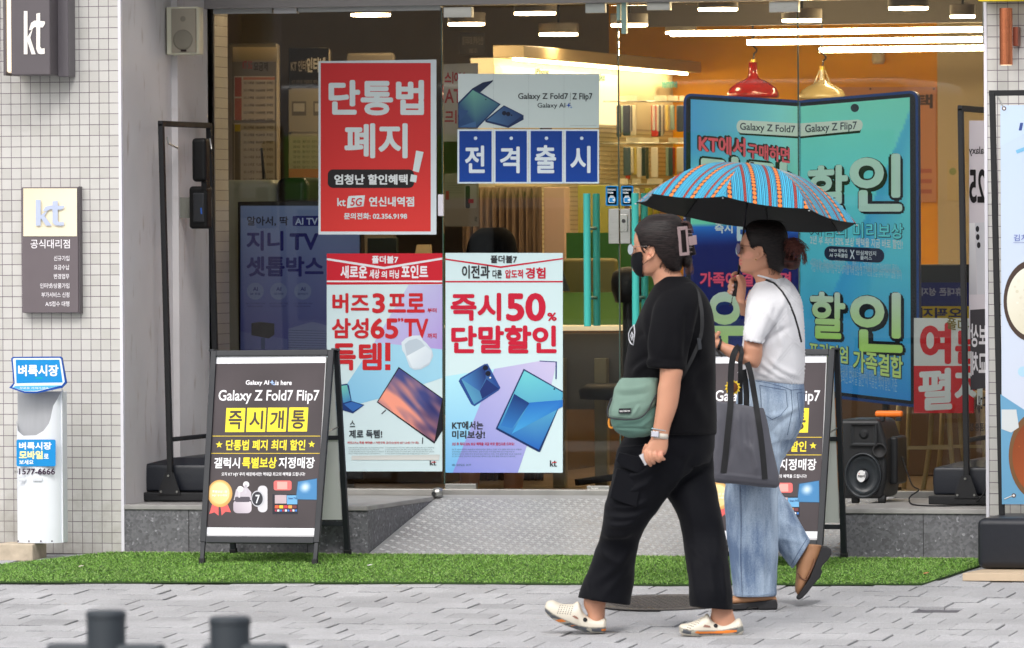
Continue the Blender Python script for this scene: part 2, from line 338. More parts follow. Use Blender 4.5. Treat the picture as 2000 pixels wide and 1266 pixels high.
s=MB(); s.box(XL,XJ+.03,.72,G+.06,STEP-.02,4.2); s.ob('reveal_panel',GP,BD)
s=MB(); s.box(XJ+.03,XG,G-.04,G+.08,STEP-.02,4.2); s.ob('window_jamb',mat('jamb_grey',(160,158,160),.55,var=.04),BD,bevel=.004)
s=MB(); s.box(XR-.012,XR,.02,G+.06,STEP-.02,4.2); s.ob('reveal_panel',GP,BD)
ZT=W(640,14,G).z; ZTR=W(1500,2,G).z; ZT=(ZT+ZTR)/2
s=MB(); s.box(XJ,XR-.012,-.0,G+.1,ZT,ZT+1.2); 
s=MB(); s.box(XL,XR-.012,G-.08,G+.12,ZT,4.2); s.ob('lintel',mat('lintel_grey',(150,146,146),.5,var=.05,vs=4),BD)
s=MB(); s.box(XL,XR,.0,G-.08,ZT+.45,4.2); s.ob('soffit',mat('soffit_grey',(150,148,146),.7),BD)
MB().box(XL-3,XR+3,-.02,2.4,4.2,7.5).ob('upper_wall',TM,BD)
# a slim fluorescent diffuser strip at the head of the left window
# granite step
XS0=W(718,985,0).x
XS1=W(1640,1000,0).x
grn=mat('dark_granite',(100,100,104),.65,var=.1,vs=3)
def granite(m):
    n=m.node_tree.nodes;L=m.node_tree.links;b=n['Principled BSDF']; old=b.inputs['Base Color'].links[0].from_socket
    g=n.new('ShaderNodeNewGeometry'); v=n.new('ShaderNodeTexVoronoi'); v.inputs['Scale'].default_value=95; v.inputs['Randomness'].default_value=1; L.new(g.outputs['Position'],v.inputs['Vector'])
    sp=n.new('ShaderNodeSeparateColor'); L.new(v.outputs['Color'],sp.inputs[0])
    r=n.new('ShaderNodeMapRange'); r.inputs['From Min'].default_value=0; r.inputs['From Max'].default_value=1; r.inputs['To Min'].default_value=.72; r.inputs['To Max'].default_value=1.3; L.new(sp.outputs[0],r.inputs['Value'])
    mx=n.new('ShaderNodeMix'); mx.data_type='RGBA'; mx.blend_type='MULTIPLY'; mx.inputs['Factor'].default_value=1; L.new(old,mx.inputs['A']); L.new(r.outputs[0],mx.inputs['B'])
    r3=n.new('ShaderNodeMapRange'); r3.inputs['From Min'].default_value=.955; r3.inputs['From Max'].default_value=.985; r3.inputs['To Max'].default_value=.5; L.new(sp.outputs[1],r3.inputs['Value'])
    m3=n.new('ShaderNodeMix'); m3.data_type='RGBA'; L.new(r3.outputs[0],m3.inputs['Factor']); L.new(mx.outputs['Result'],m3.inputs['A']); m3.inputs['B'].default_value=(*lin((180,180,186)),1); L.new(m3.outputs['Result'],b.inputs['Base Color'])
granite(grn)
cap=mat('step_top_stone',(150,148,146),.6,var=.18,vs=9)
def step(x0,x1,joints):
    p=MB().box(x0,x1,.004,G-.02,-.02,STEP-.022).ob('step',grn,BD)
    MB().box(x0,x1+.0,-.004,G+.05,STEP-.022,STEP).ob('step_top',cap,BD,bevel=.003)
    for j in joints: MB().box(j-.0012,j+.0012,.0015,.006,0,STEP-.022).ob('stone_joint',mat('joint_dark',(60,60,62),.9),BD)
step(XL+.014,XS0,[W(368,1030,0).x,W(600,1030,0).x]); step(XS1,XR-.014,[W(1803,1040,0).x])
MB().box(XS0,XS1,G-.05,G+.05,-.02,STEP-.03).ob('step',grn,BD)
MB().box(XL,XR,-.012,.0,-.02,.012).ob('base_mortar',mat('mortar_strip',(176,168,160),.9,var=.2,vs=20),BD)
sill=mat('steel_sill',(168,166,162),.35,metal=.7,var=.1)
MB().box(XJ+.03,XR-.012,G-.05,G+.06,STEP,STEP+.03).ob('threshold',sill,BD,bevel=.003)
# glass
def glass():
    m=bpy.data.materials.new('clear_glass'); m.use_nodes=True; n=m.node_tree.nodes;L=m.node_tree.links; n.remove(n['Principled BSDF'])
    o=[q for q in n if q.type=='OUTPUT_MATERIAL'][0]; t=n.new('ShaderNodeBsdfTransparent'); t.inputs[0].default_value=(.99,.995,.99,1)
    gl=n.new('ShaderNodeBsdfGlossy'); gl.inputs['Roughness'].default_value=0; f=n.new('ShaderNodeFresnel'); f.inputs[0].default_value=1.5
    mx=n.new('ShaderNodeMixShader'); L.new(f.outputs[0],mx.inputs[0]); L.new(t.outputs[0],mx.inputs[1]); L.new(gl.outputs[0],mx.inputs[2]); L.new(mx.outputs[0],o.inputs[0]); return m
GL=glass(); ge=mat('glass_edge',(60,80,72),.2)
xs=[XG]+[W(x,500,G).x for x in (866,1210,1561)]+[XR-.012]
steel=mat('brushed_steel',(176,176,172),.32,metal=.85,var=.06,vs=30,stretch=(1,1,12))
teal=mat('teal_handle',(62,178,168),.35)
for i in range(4):
    a,b=xs[i]+.003,xs[i+1]-.003; isd=i in (1,2)
    p=MB().box(a,b,G-.005,G+.005,STEP+(.031 if not isd else .05),ZT-.002-(.0 if not isd else .01)).ob('glass_door' if isd else 'window_pane',GL,BD)
    for q in ((b,) if i<3 else ()): MB().box(q+.0002,q+.0058,G-.0052,G+.0052,STEP+.05,ZT-.01).ob('glass_edge',ge,p if False else BD)
    if isd:
        hx=[W(1156,500,G).x,W(1250,500,G).x][i-1]; z0=W(1160,637,G).z; z1=W(1160,378,G).z
        for dy,hh in ((-.085,0),(.085,0)):
            h=MB(); h.cyl((hx,G+dy,z0),(hx,G+dy,z1),.0165); 
            h.ob('door_handle',teal,p,smooth=False,bevel=.002)
        for z in (z0+.13,z1-.16):
            MB().cyl((hx,G-.07,z),(hx,G+.07,z),.008).ob('handle_bolt',mat('bolt_dark',(40,110,105),.4),p)
    # patch fittings
def patch(x0,y0,x1,y1,m=steel,nm='patch_fitting',d=.02):
    a=W(x0,y0,G-d);b=W(x1,y1,G-d); return MB().box(a.x,b.x,G-d,G+d,b.z,a.z).ob(nm,m,BD,bevel=.002)
patch(866,14,921,34); patch(869,945,930,968); patch(1146,949,1190,970); patch(1143,7,1181,25,mat('sensor_white',(200,205,200),.4)); patch(1263,2,1308,20); patch(1502,3,1559,24); 
patch(1188,408,1209,476,nm='door_lock',d=.022); patch(1211,408,1231,476,nm='door_lock',d=.022)
a=W(1217,455,G-.026); MB().box(a.x-.014,a.x+.022,G-.030,G-.0222,a.z+.005,a.z+.085).ob('lock_plate',mat('lock_plate',(190,190,185),.25,metal=.8),BD,bevel=.002)
MB().cyl((a.x+.004,G-.034,a.z+.055),(a.x+.004,G-.030,a.z+.055),.009).ob('keyhole',mat('key_dark',(70,70,70),.3,metal=.8),BD)
a=W(1164,960,G-.026); MB().box(a.x-.025,a.x+.015,G-.027,G-.0202,a.z-.012,a.z+.016).ob('lock_plate',MATS['lock_plate'],BD,bevel=.002)
patch(1213,5,1223,66,mat('sensor_green',(150,185,175),.4),nm='door_contact',d=.015); patch(1204,8,1211,40,MATS['sensor_green'],nm='door_contact',d=.012)
patch(416,12,531,26,mat('white_strip',(170,172,172),.4),nm='head_strip'); patch(534,10,579,26,mat('tape_white',(196,196,200),.5),nm='head_strip',d=.024); patch(582,12,860,20,MATS['white_strip'],nm='head_strip')
patch(1918,0,1928,84,mat('grey_profile',(120,122,112),.4),nm='side_profile',d=.03)
patch(855,380,866,422,mat('tape2',(215,212,222),.5),nm='tape_strip',d=.008)
a=W(855,965,G-.12); s=MB(); s.lathe((a.x,G-.12,STEP+.0),[(.026,0),(.026,.02),(.02,.036),(.004,.04)],n=20); s.ob('door_stop',steel,BD,smooth=True)
MB().cyl((a.x-.012,G-.145,STEP+.012),(a.x-.012,G-.15,STEP+.012),.010).ob('door_stop_rubber',mat('black_rubber',(28,28,30),.7),BD)
# interior room
RD=G+5.6; RX0=XL-1.6; RX1=XR+2.2; CZ=ZT+.22
MB().box(RX0,RX1,G+.06,RD,STEP-.1,STEP-.003).ob('shop_floor',mat('floor_vinyl',(120,105,92),.35,var=.1,vs=3),BD)
MB().box(RX0,RX1,G+.12,RD,CZ,CZ+.1).ob('shop_ceiling',mat('ceiling_brown',(92,84,74),.7),BD)
MB().box(RX0-.1,RX0,G+.08,RD,STEP-.1,CZ+.1).ob('shop_wall',mat('wall_taupe',(150,134,112),.7,var=.05),BD)
MB().box(RX1,RX1+.1,G+.08,RD,STEP-.1,CZ+.1).ob('shop_wall',mat('wall_beige',(214,196,160),.7),BD)
xo0=W(1190,200,RD).x; xo1=W(1842,200,RD).x
MB().box(RX0,xo0,RD,RD+.1,STEP-.1,CZ+.1).ob('shop_wall',MATS['wall_taupe'],BD)
MB().box(xo0,xo1,RD,RD+.1,STEP-.1,CZ+.1).ob('shop_wall',mat('wall_orange',(255,176,4),.7,var=.04),BD)
MB().box(xo1,RX1,RD-.15,RD+.1,STEP-.1,CZ+.1).ob('shop_wall',MATS['wall_beige'],BD)
# ================= signs, posters and street objects =================
POST=[]
white=(212,222,224); RED=(206,44,46); 
# ---- projecting sign
a0=W(13,0,-.22);a1=W(96,150,-.22)
t=thing('projecting_sign',(0,-.1,W(50,150,0).z),'dark grey projecting box sign with white letters kt high on the tiled wall','sign')
t.location=(W(60,150,-.1).x,-.1,W(60,148,-.1).z)
zb=W(60,147,-.2).z; dk=mat('sign_grey',(92,86,90),.45,var=.03)
xa=W(9,100,-.2).x; xb=W(98,100,-.2).x
MB().box(xa+.03,xb,-.2,-.012,zb,zb+.55).ob('sign_box',dk,t,bevel=.006)
MB().box(xb-.0,xb+.05,-.1,-.0,zb-.006,zb+.57).ob('mounting_box',mat('sign_side',(100,95,100),.4),t,bevel=.003)
s=MB(); s.box(xa+.004,xa+.0295,-.19,-.02,zb+.012,zb+.55); s.ob('light_strip',mat('lit_cream',(250,232,205),.4,emit=.55),t,bevel=.01,seg=4)
MB().box(xa-.006,xa+.004,-.2,-.012,zb-.0,zb+.55).ob('sign_box',dk,t)
S=Sheet((0,-.203,0),th=.002); S.view(0,0,.5056).kt(92,43,175,210,(250,244,236),1); S.ob('lettering',t,rough=.4)
# ---- nameplate
t=thing('shop_nameplate',W(100,612,-.02),'tall grey nameplate with cream kt panel and white Korean lines on the tiled wall','sign')
p0=W(42,366,-.045);p1=W(151,611,-.045)
MB().box(p0.x,p1.x+.006,-.045,0,p1.z,p0.z).ob('plate',mat('plate_grey',(104,95,99),.5,var=.03),t,bevel=.003)
MB().box(p1.x+.006,p1.x+.012,-.041,0,p1.z-.004,p0.z+.002).ob('plate_edge',dk,t,bevel=.002)
S=Sheet((0,-.048,0),th=.002).view(0,0,.5056)
S.base([(90,728),(297,728),(297,913),(90,913)],(238,224,190),c2=(242,232,206),g=(90,728,200,820))
S.ob('cream_panel',t)
S=Sheet((0,-.056,0),th=.004).view(0,0,.5056)
S.kt(138,772,250,872,(186,196,222),1); S.ob('logo',t)
S=Sheet((0,-.0456,0),th=.002).view(0,0,.5056); wt_=(238,234,238)
S.text('공식대리점',118,925,270,960,wt_,.012)
for tx,x,y in (('신규가입',208,988),('요금수납',208,1023),('변경업무',208,1058),('인터넷/상품가입',155,1094),('부가서비스 신청',160,1129),('A/S접수 대행',175,1164)): S.text(tx,x,y,268,y+20,wt_,.012)
S.ob('lettering',t)
# ---- wall speaker
t=thing('wall_speaker',W(350,105,G-.3),'cream box loudspeaker bracketed high on the grey entrance reveal','speaker')
YS=.62; q0=W(320,14,YS);q1=W(387,106,YS); cr=mat('speaker_cream',(214,212,190),.45,var=.02)
s=MB(); n=14; V=[]; 
ring=[(q0.x,YS+.14),(q0.x,YS+.03),(q0.x+.012,YS+.008)]+[(q0.x+.012+(q1.x-q0.x-.024)*i/8,YS-.008*math.sin(math.pi*i/8)) for i in range(9)]+[(q1.x-.002,YS+.012),(q1.x,YS+.04),(q1.x-.02,YS+.14)]
s.prism([(x,y,q1.z) for x,y in ring],(0,0,q0.z-q1.z)); s.ob('cabinet',cr,t,bevel=.004)
g0=W(334,17,YS-.012);g1=W(382,103,YS-.012); gm=mat('grille_beige',(158,150,134),.7,bump=.6,bs=900)
MB().box(g0.x,g1.x,YS-.0125,YS+.01,g1.z,g0.z).ob('grille',gm,t,bevel=.003)
c=W(357,78,YS-.014); MB().lathe((c.x,YS-.0125,c.z),[(.047,0),(.047,.0015),(.04,.003),(.01,.0055)],n=36,axis=(0,-1,0)).ob('woofer_ring',mat('grille_dark',(132,126,112),.7,bump=.5,bs=900),t,smooth=True)
c=W(357,37,YS-.014); MB().lathe((c.x,YS-.0125,c.z),[(.013,0),(.012,.002),(.003,.003)],n=20,axis=(0,-1,0)).ob('tweeter',MATS['grille_dark'],t)
S=Sheet((0,YS-.0165,0),th=.001); S.base([(353,97),(364,97),(364,101),(353,101)],(40,30,28)); S.ob('badge',t)
MB().box(XJ-.0,q0.x-.001,YS+.02,YS+.12,q1.z+.0,q0.z-.004).ob('bracket',mat('bracket_grey',(120,120,112),.5),t,bevel=.003)
for x in (338,374): c=W(x,107,YS); MB().cyl((c.x,YS+.02,q1.z-.006),(c.x,YS+.02,q1.z),.005).ob('knob',cr,t)
# ---- phone box (open black case) on the jamb
t=thing('key_box',W(388,447,G-.15),'open black plastic case holding a handset on the grey entrance jamb','case')
bk=mat('black_gloss',(9,9,10),.5,spec=.3); Yk=.66
k0=W(376,270,Yk);k1=W(405,355,Yk);k2=W(366,364,Yk);k3=W(405,447,Yk)
MB().box(k0.x,k1.x,Yk-.02,Yk+.05,k1.z,k0.z).ob('lid',bk,t,bevel=.018,seg=4)
MB().box(k1.x-.03,k1.x-.004,Yk+.0,Yk+.05,k2.z-.02,k1.z+.02).ob('hinge',bk,t)
MB().box(k2.x+.005,k3.x,Yk-.0,Yk+.08,k3.z,k2.z).ob('case_body',bk,t,bevel=.016,seg=4)
MB().box(k2.x+.03,k3.x-.012,Yk-.012,Yk,k3.z+.03,k2.z-.03).ob('handset',mat('handset_grey',(36,38,42),.35),t,bevel=.008)
S=Sheet((0,Yk-.0135,0),th=.001); S.base([(391,406),(394,406),(395,418),(392,418)],(50,90,170)); S.ob('keypad',t)
MB().box(XJ-.0,k3.x-.01,Yk+.081,Yk+.1,k3.z+.05,k2.z-.05).ob('backplate',mat('bracket_grey'),t)
# ---- banner stands
blk=mat('black_powdercoat',(13,14,18),.6,var=.06); blt=mat('black_tank',(28,31,39),.38,bump=.2,bs=40); bolt=mat('bolt_zinc',(150,150,145),.35,metal=.8)
def banner_stand(x0,y0,z,w,h,label,along='y',group=None,lean=-.035,tank=.46,tilt2=0):
    """frame in the plane along `along`; upright at (x0,y0); feet bars and water tank"""
    t=thing('banner_stand',(x0,y0,z),label,'banner stand',group)
    if along=='y':
        A=Vector((x0,y0,z+.03));B=Vector((x0,y0+w,z+.03)); up=Vector((lean,0,h)); side=Vector((1,0,0))
    fr=MB(); nn=(1,0,0) 
    s=MB(); s.bar(A,A+up,.024,.03,(0,-1,0)); s.ob('upright',blk,t,bevel=.003)
    s=MB(); s.bar(B,B+up,.024,.03,(0,-1,0)); s.ob('upright',blk,t,bevel=.003)
    s=MB(); s.bar(A+up+Vector((0,-.015,.0)),B+up+Vector((0,.015,0)),.024,.026,(0,0,1)); s.ob('crossbar',blk,t,bevel=.003)
    k=.15; s=MB(); s.bar(A+up*k+Vector((0,.014,0)),B+up*k-Vector((0,.014,0)),.02,.02,(0,0,1)); s.ob('crossbar',blk,t,bevel=.003)
    for Q in (A,B):
        s=MB(); s.box(Q.x-.17,Q.x+.17,Q.y-.02,Q.y+.015,z+.006,z+.044); s.ob('foot_bar',blk,t,bevel=.004)
        s=MB(); s.prism([(Q.x-.055,Q.y-.0215,z+.035),(Q.x+.055,Q.y-.0215,z+.035),(Q.x+.02,Q.y-.0215,z+.135),(Q.x-.02,Q.y-.0215,z+.135)],(0,-.005,0)); br=s.ob('bracket',blk,t)
        for dx,dz in ((-.038,.048),(.038,.048),(-.003,.12)): MB().cyl((Q.x+dx,Q.y-.032,z+dz),(Q.x+dx,Q.y-.0268,z+dz),.005,n=10).ob('bolt',bolt,br)
    s=MB(); y1=y0+.02;y2=y0+w-.04; xa,xb=x0-tank*.34,x0+tank*.62
    V=[]; 
    def R(z_,i,j): return [(xa+i,y1+j,z_),(xb-i,y1+j,z_),(xb-i,y2-j,z_),(xa+i,y2-j,z_)]
    L=R(z+.045,0,0)+R(z+.10,-.003,-.003)+R(z+.165,0,0)+R(z+.20,tank*.32,.05)
    s.add(L,[(3,2,1,0),(12,13,14,15)]+[(b+i,b+(i+1)%4,b+4+(i+1)%4,b+4+i) for b in (0,4,8) for i in range(4)]); s.ob('water_tank',blt,t,bevel=.012,seg=3)
    return t,A,B,up
a=W(334,962,.30)
st1,_,_,_=banner_stand(a.x,.30,STEP,.70,1.69,'empty black banner frame with water-tank base on the left end of the granite step')
for Q in ((.0),(.5)):
    MB().path([(a.x-.02,.34+Q*1.25,STEP+1.66),(a.x-.015,.34+Q*1.25,STEP+1.63),(a.x-.01,.46+Q,STEP+1.61)],.004).ob('hook',steel,st1)
a2=W(1889,975,.34)
st2,A2,B2,up2=banner_stand(a2.x,.34,STEP,.6,1.72,'black banner stand seen edge-on at the right end of the granite step, its banner reversed',lean=-.02,group=None)
def mirrored_banner():
    # banner hanging in the side-on frame, back of the print towards the street
    xb=A2.x+.03; S=Sheet((xb,.6,0),(-1,0,0),th=.0015)
    import itertools
    class B(Sheet): pass
    s=MB()
    return None
# banner on the edge-on stand: plane facing the street obliquely
NB=Vector((.55,-.83,0)).normalized(); PB=Vector((A2.x+.02,.40,0))
S=Sheet(PB,NB,th=.0015).view(1600,400,.316)
S.base([(927,-520),(1048,-520),(1048,830),(927,830)],(214,208,214))
S.text('Galaxy',925,-360,1048,-300,(40,38,40),.012,mirror=True); S.text('S25',928,-220,1075,-10,(30,28,30),.03,mirror=True)
S.poly([(928,114),(962,112),(975,555),(928,555)],(232,232,234),1,c2=(190,190,196),g=(928,114,975,555)); S.poly([(964,112),(1040,108),(1040,552),(978,555)],(205,206,212),1)
for x,y in ((978,150),(980,200),(986,250)): S.circ(x,y,11,(45,45,50),2,ry=19)
S.poly([(933,650),(1048,642),(1048,1130),(935,1145)],(70,68,72),1)
S.text('보상',935,735,1035,880,(228,226,230),.035,mirror=True); S.text('교체',935,905,1035,1060,(228,226,230),.035,mirror=True)
S.text('구매시',955,1180,1040,1290,(60,58,60),.02,mirror=True); S.text('제품증정',932,1350,1050,1400,(60,58,60),.015,mirror=True)
b_=S.ob('banner',None,rough=.5); tag(b_,'narrow greyish banner printed S25 in reverse, hung on the edge-on stand inside the right wall','banner')
for i,v in enumerate(b_.data.vertices): pass
# ---- leaflet box
t=thing('leaflet_box',W(72,1062,-.25),'white curved leaflet box with blue header sign beside the tiled wall','leaflet box')
YB=-.30; l=lambda x,y,Y=YB:W(x*.4027,640+y*.4027,Y)
wp=mat('box_white',(226,230,236),.35,var=.03,vs=5); wi=mat('box_inner',(168,170,174),.5,var=.05,vs=6,stretch=(6,6,.6))
xa=l(66,700).x; xb=l(290,700).x; zb=l(150,1045).z; zt=l(150,300).z
arc=[(xa+(xb-xa)*(.5-.5*math.cos(math.pi*i/16)),YB+.05-.055*math.sin(math.pi*i/16)) for i in range(17)]
# front shell, cut by a curved mouth
def zcut(x):
    u=(x-xa)/(xb-xa); P=[(0,455),(.05,500),(.2,525),(.5,522),(.66,500),(.78,460),(.85,380),(.93,345),(1,300)]
    for (a,ya),(b,yb) in zip(P,P[1:]):
        if a<=u<=b+1e-6: f=(u-a)/(b-a); return l(150,ya+(yb-ya)*f).z
    return l(150,300).z
N=40; V=[];F=[]
for i in range(N+1):
    u=.5-.5*math.cos(math.pi*i/N); x=xa+(xb-xa)*u; y=YB+.05-.055*math.sin(math.pi*i/N); V+=[(x,y,zb),(x,y,zcut(x)),(x,y+.004,zcut(x)),(x,y+.004,zb)]
for i in range(N):
    a=i*4; F+=[(a,a+4,a+5,a+1),(a+1,a+5,a+6,a+2),(a+2,a+6,a+7,a+3)]
link('front_shell',V,F,wp,t,smooth=False)
MB().box(xa,xb+.002,YB+.055,YB+.10,zb,zt-.01).ob('back_box',wp,t,bevel=.004)
MB().box(xa+.004,xb-.004,YB+.048,YB+.0545,zb+.3,zt-.01).ob('inner_panel',wi,t)
MB().box(xb-.004,xb+.004,YB+.03,YB+.054,zb,zt-.01).ob('side_edge',wp,t,bevel=.003)
S=Sheet((0,YB-.03,0),th=.012).view(0,640,.4027); blu=(28,140,208)
S.base([(62,142),(290,140),(300,146),(322,268),(300,292),(180,318),(120,318),(44,292),(66,268),(54,150)],(20,75,165))
S.poly([(68,148),(290,147),(296,152),(314,262),(300,280),(180,310),(120,310),(60,290),(72,270),(62,152)],(226,238,246),1)
S.poly([(76,156),(288,156),(304,266),(80,270)],blu,2); S.poly([(62,290),(75,283),(302,280),(180,306),(120,308)],(90,180,226),2)
S.text('벼룩시장',88,180,284,236,(244,248,252),.045,3); S.rect(172,241,206,248,(20,165,185),3)
S.text('무료로 가져가세요',95,288,235,299,(225,240,250),.02,3)
S.ob('header_sign',t,rough=.3)
S=Sheet((0,YB-.008,0),th=.002).view(0,640,.4027); 
S.rrect(80,543,270,673,8,blu,1); S.text('벼룩시장',92,555,250,592,(240,246,252),.05,2); S.text('모바일',92,597,208,638,(250,246,170),.06,2); S.text('로',212,612,236,636,(240,246,252),.04,2); S.text('보세요',93,641,163,664,(240,246,252),.04,2)
S.ob('sticker',t,rough=.3); S=Sheet((0,YB-.008,0),th=.002).view(0,640,.4027); S.text('1577-6666',92,683,267,713,(58,40,62),.028,2); S.text('전국',70,694,86,706,(60,60,70),.03,2)
S.ob('phone_number',t,rough=.3)
for x in (88,158): S=Sheet((0,YB-.008,0),th=.002).view(0,640,.4027); S.rrect(x,727,x+36 if x==88 else x+46,746,6,(214,218,224),1); S.rect(x+2,742,x+(32 if x==88 else 42),746,(190,192,198),2); S.ob('slot',t)
for x,y in ((88,1036),(140,1036),(198,1036),(252,1036)): S=Sheet((0,YB-.008,0),th=.002).view(0,640,.4027); S.circ(x,y,4,(60,50,70),1); S.ob('rivet',t)
pass
s=MB(); a=WG(26,1085);b=WG(108,1083); s.box(a.x,b.x,-.34,-.15,gz(-.3)-.005,zb-.002); o=s.ob('foundation_stone',mat('rough_stone',(186,172,152),.95,var=.2,vs=14,bump=1,bs=30),bevel=.008); tag(o,'pale rough stone block under the white leaflet box','stone block')
# ---- artificial grass mat
def grass():
    px=[(218,1083),(0,1107),(-60,1118),(-60,1141),(400,1141),(800,1142),(1000,1143),(1300,1146),(1500,1145),(1800,1145),(1925,1106),(1921,1099)]
    pts=[WG(x,y) for x,y in px]; pts[0].y=pts[-1].y=-.015; pts=[Vector((p.x,p.y,gz(p.y))) for p in pts]
    t=thing('grass_mat',(1.8,-.5,gz(-.5)),'long strip of green artificial grass laid on the paving along the granite step','grass mat')
    MB().prism([p+Vector((0,0,.004)) for p in pts][::-1],(0,0,.006)).ob('backing',mat('mat_backing',(48,72,30),.95),t)
    P2=[(p.x,p.y) for p in pts]
    def inside(x,y):
        c=False; j=len(P2)-1
        for i in range(len(P2)):
            if (P2[i][1]>y)!=(P2[j][1]>y) and x<(P2[j][0]-P2[i][0])*(y-P2[i][1])/(P2[j][1]-P2[i][1])+P2[i][0]: c=not c
            j=i
        return c
    N=115000; x0=min(p[0] for p in P2);x1=max(p[0] for p in P2);y0=min(p[1] for p in P2)
    xs_=rng.uniform(x0,x1,N); ys_=rng.uniform(y0,-.015,N); V=[];F=[];K=[]
    for x,y in zip(xs_,ys_):
        if not inside(x,y): continue
        a=random.uniform(0,6.283); h=random.uniform(.005,.011); w=.0019; l=random.uniform(.004,.02); d=random.uniform(0,6.283)
        z=gz(y)+.009; k=len(V); dx=math.cos(a)*w; dy=math.sin(a)*w; ex=math.cos(d)*l; ey=math.sin(d)*l
        pn=noise.noise((x*1.4,y*2,0))*.09
        V+=[(x-dx,y-dy,z),(x+dx,y+dy,z),(x+dx*.6+ex*.5,y+dy*.6+ey*.5,z+h*.65),(x-dx*.6+ex*.5,y-dy*.6+ey*.5,z+h*.65),(x+ex*1.3,y+ey*1.3,z+h)]
        F+=[(k,k+1,k+2,k+3),(k+3,k+2,k+4)]
        b=random.uniform(.74,1.2)+pn; u=random.random(); c=(.175*b,.37*b,.048*b) if u<.62 else ((.31*b,.49*b,.13*b) if u<.88 else (.05*b,.14*b,.03*b))
        K+=[c]*5
    o=link('grass_blades',V,F,attr_mat('grass_blade',.55),t,cols=K); o['kind']='stuff'
grass()
# ---- chequer plate ramp
def ramp():
    t=thing('metal_ramp',(WG(1000,1085).x,-.05,0),'silver chequer-plate ramp rising from the grass mat to the glass doors','ramp')
    fl=WG(704,1086); bl=WZ(835,974,STEP+.004); fx0=fl.x; bx0=bl.x; x1=XS1-.002
    P=[Vector((fx0,-.03,.004)),Vector((x1,-.03,.004)),Vector((x1,G-.053,STEP+.003)),Vector((XS0+.003,G-.053,STEP+.003)),Vector((XS0+.003,.0,.0365))]
    zf=lambda y:.0045+(STEP)*(y+.03)/(G-.02)
    P=[Vector((p.x,p.y,zf(p.y))) for p in P]
    m=mat('chequer_steel',(160,160,160),.6,metal=.25,var=.12,vs=4,bump=.15,bs=200)
    MB().prism(P,(0,0,-.004)).ob('plate',m,t)
    s=MB(); r=random.Random(1); y=0.; i=0
    while y<G-.1:
        x=XS0-.0+ (.0 if i%2 else .0); j=0
        while x<x1-.02:
            if x>XS0+.03:
                d=(1,1) if (i+j)%2 else (1,-1); L=.019; z=zf(y)
                for k in range(3):
                    o_=(k-1)*.009; cx=x+(-d[1])*o_; cy=y+o_*1
                    e=Vector((d[0],d[1],0)).normalized(); f=Vector((-e.y,e.x,0))*.0022; c=Vector((cx,cy,z)); s_=STEP/G
                    q=[c-e*L*.5,c-f,c+e*L*.5,c+f]; q=[Vector((v.x,v.y,zf(v.y))) for v in q]; top=[(c+(v-c)*.55)+Vector((0,0,.0026)) for v in q]
                    s.add(q+top,[(4,5,6,7)]+[(a,(a+1)%4,4+(a+1)%4,4+a) for a in range(4)])
            x+=.041; j+=1
        y+=.041; i+=1
    s.ob('tread_pattern',mat('tread_steel',(186,186,186),.5,metal=.3,var=.08,vs=5),t)
    # hinged front flap over the mat
    a=WG(704,1086); b=WG(1345,1088)
ramp()
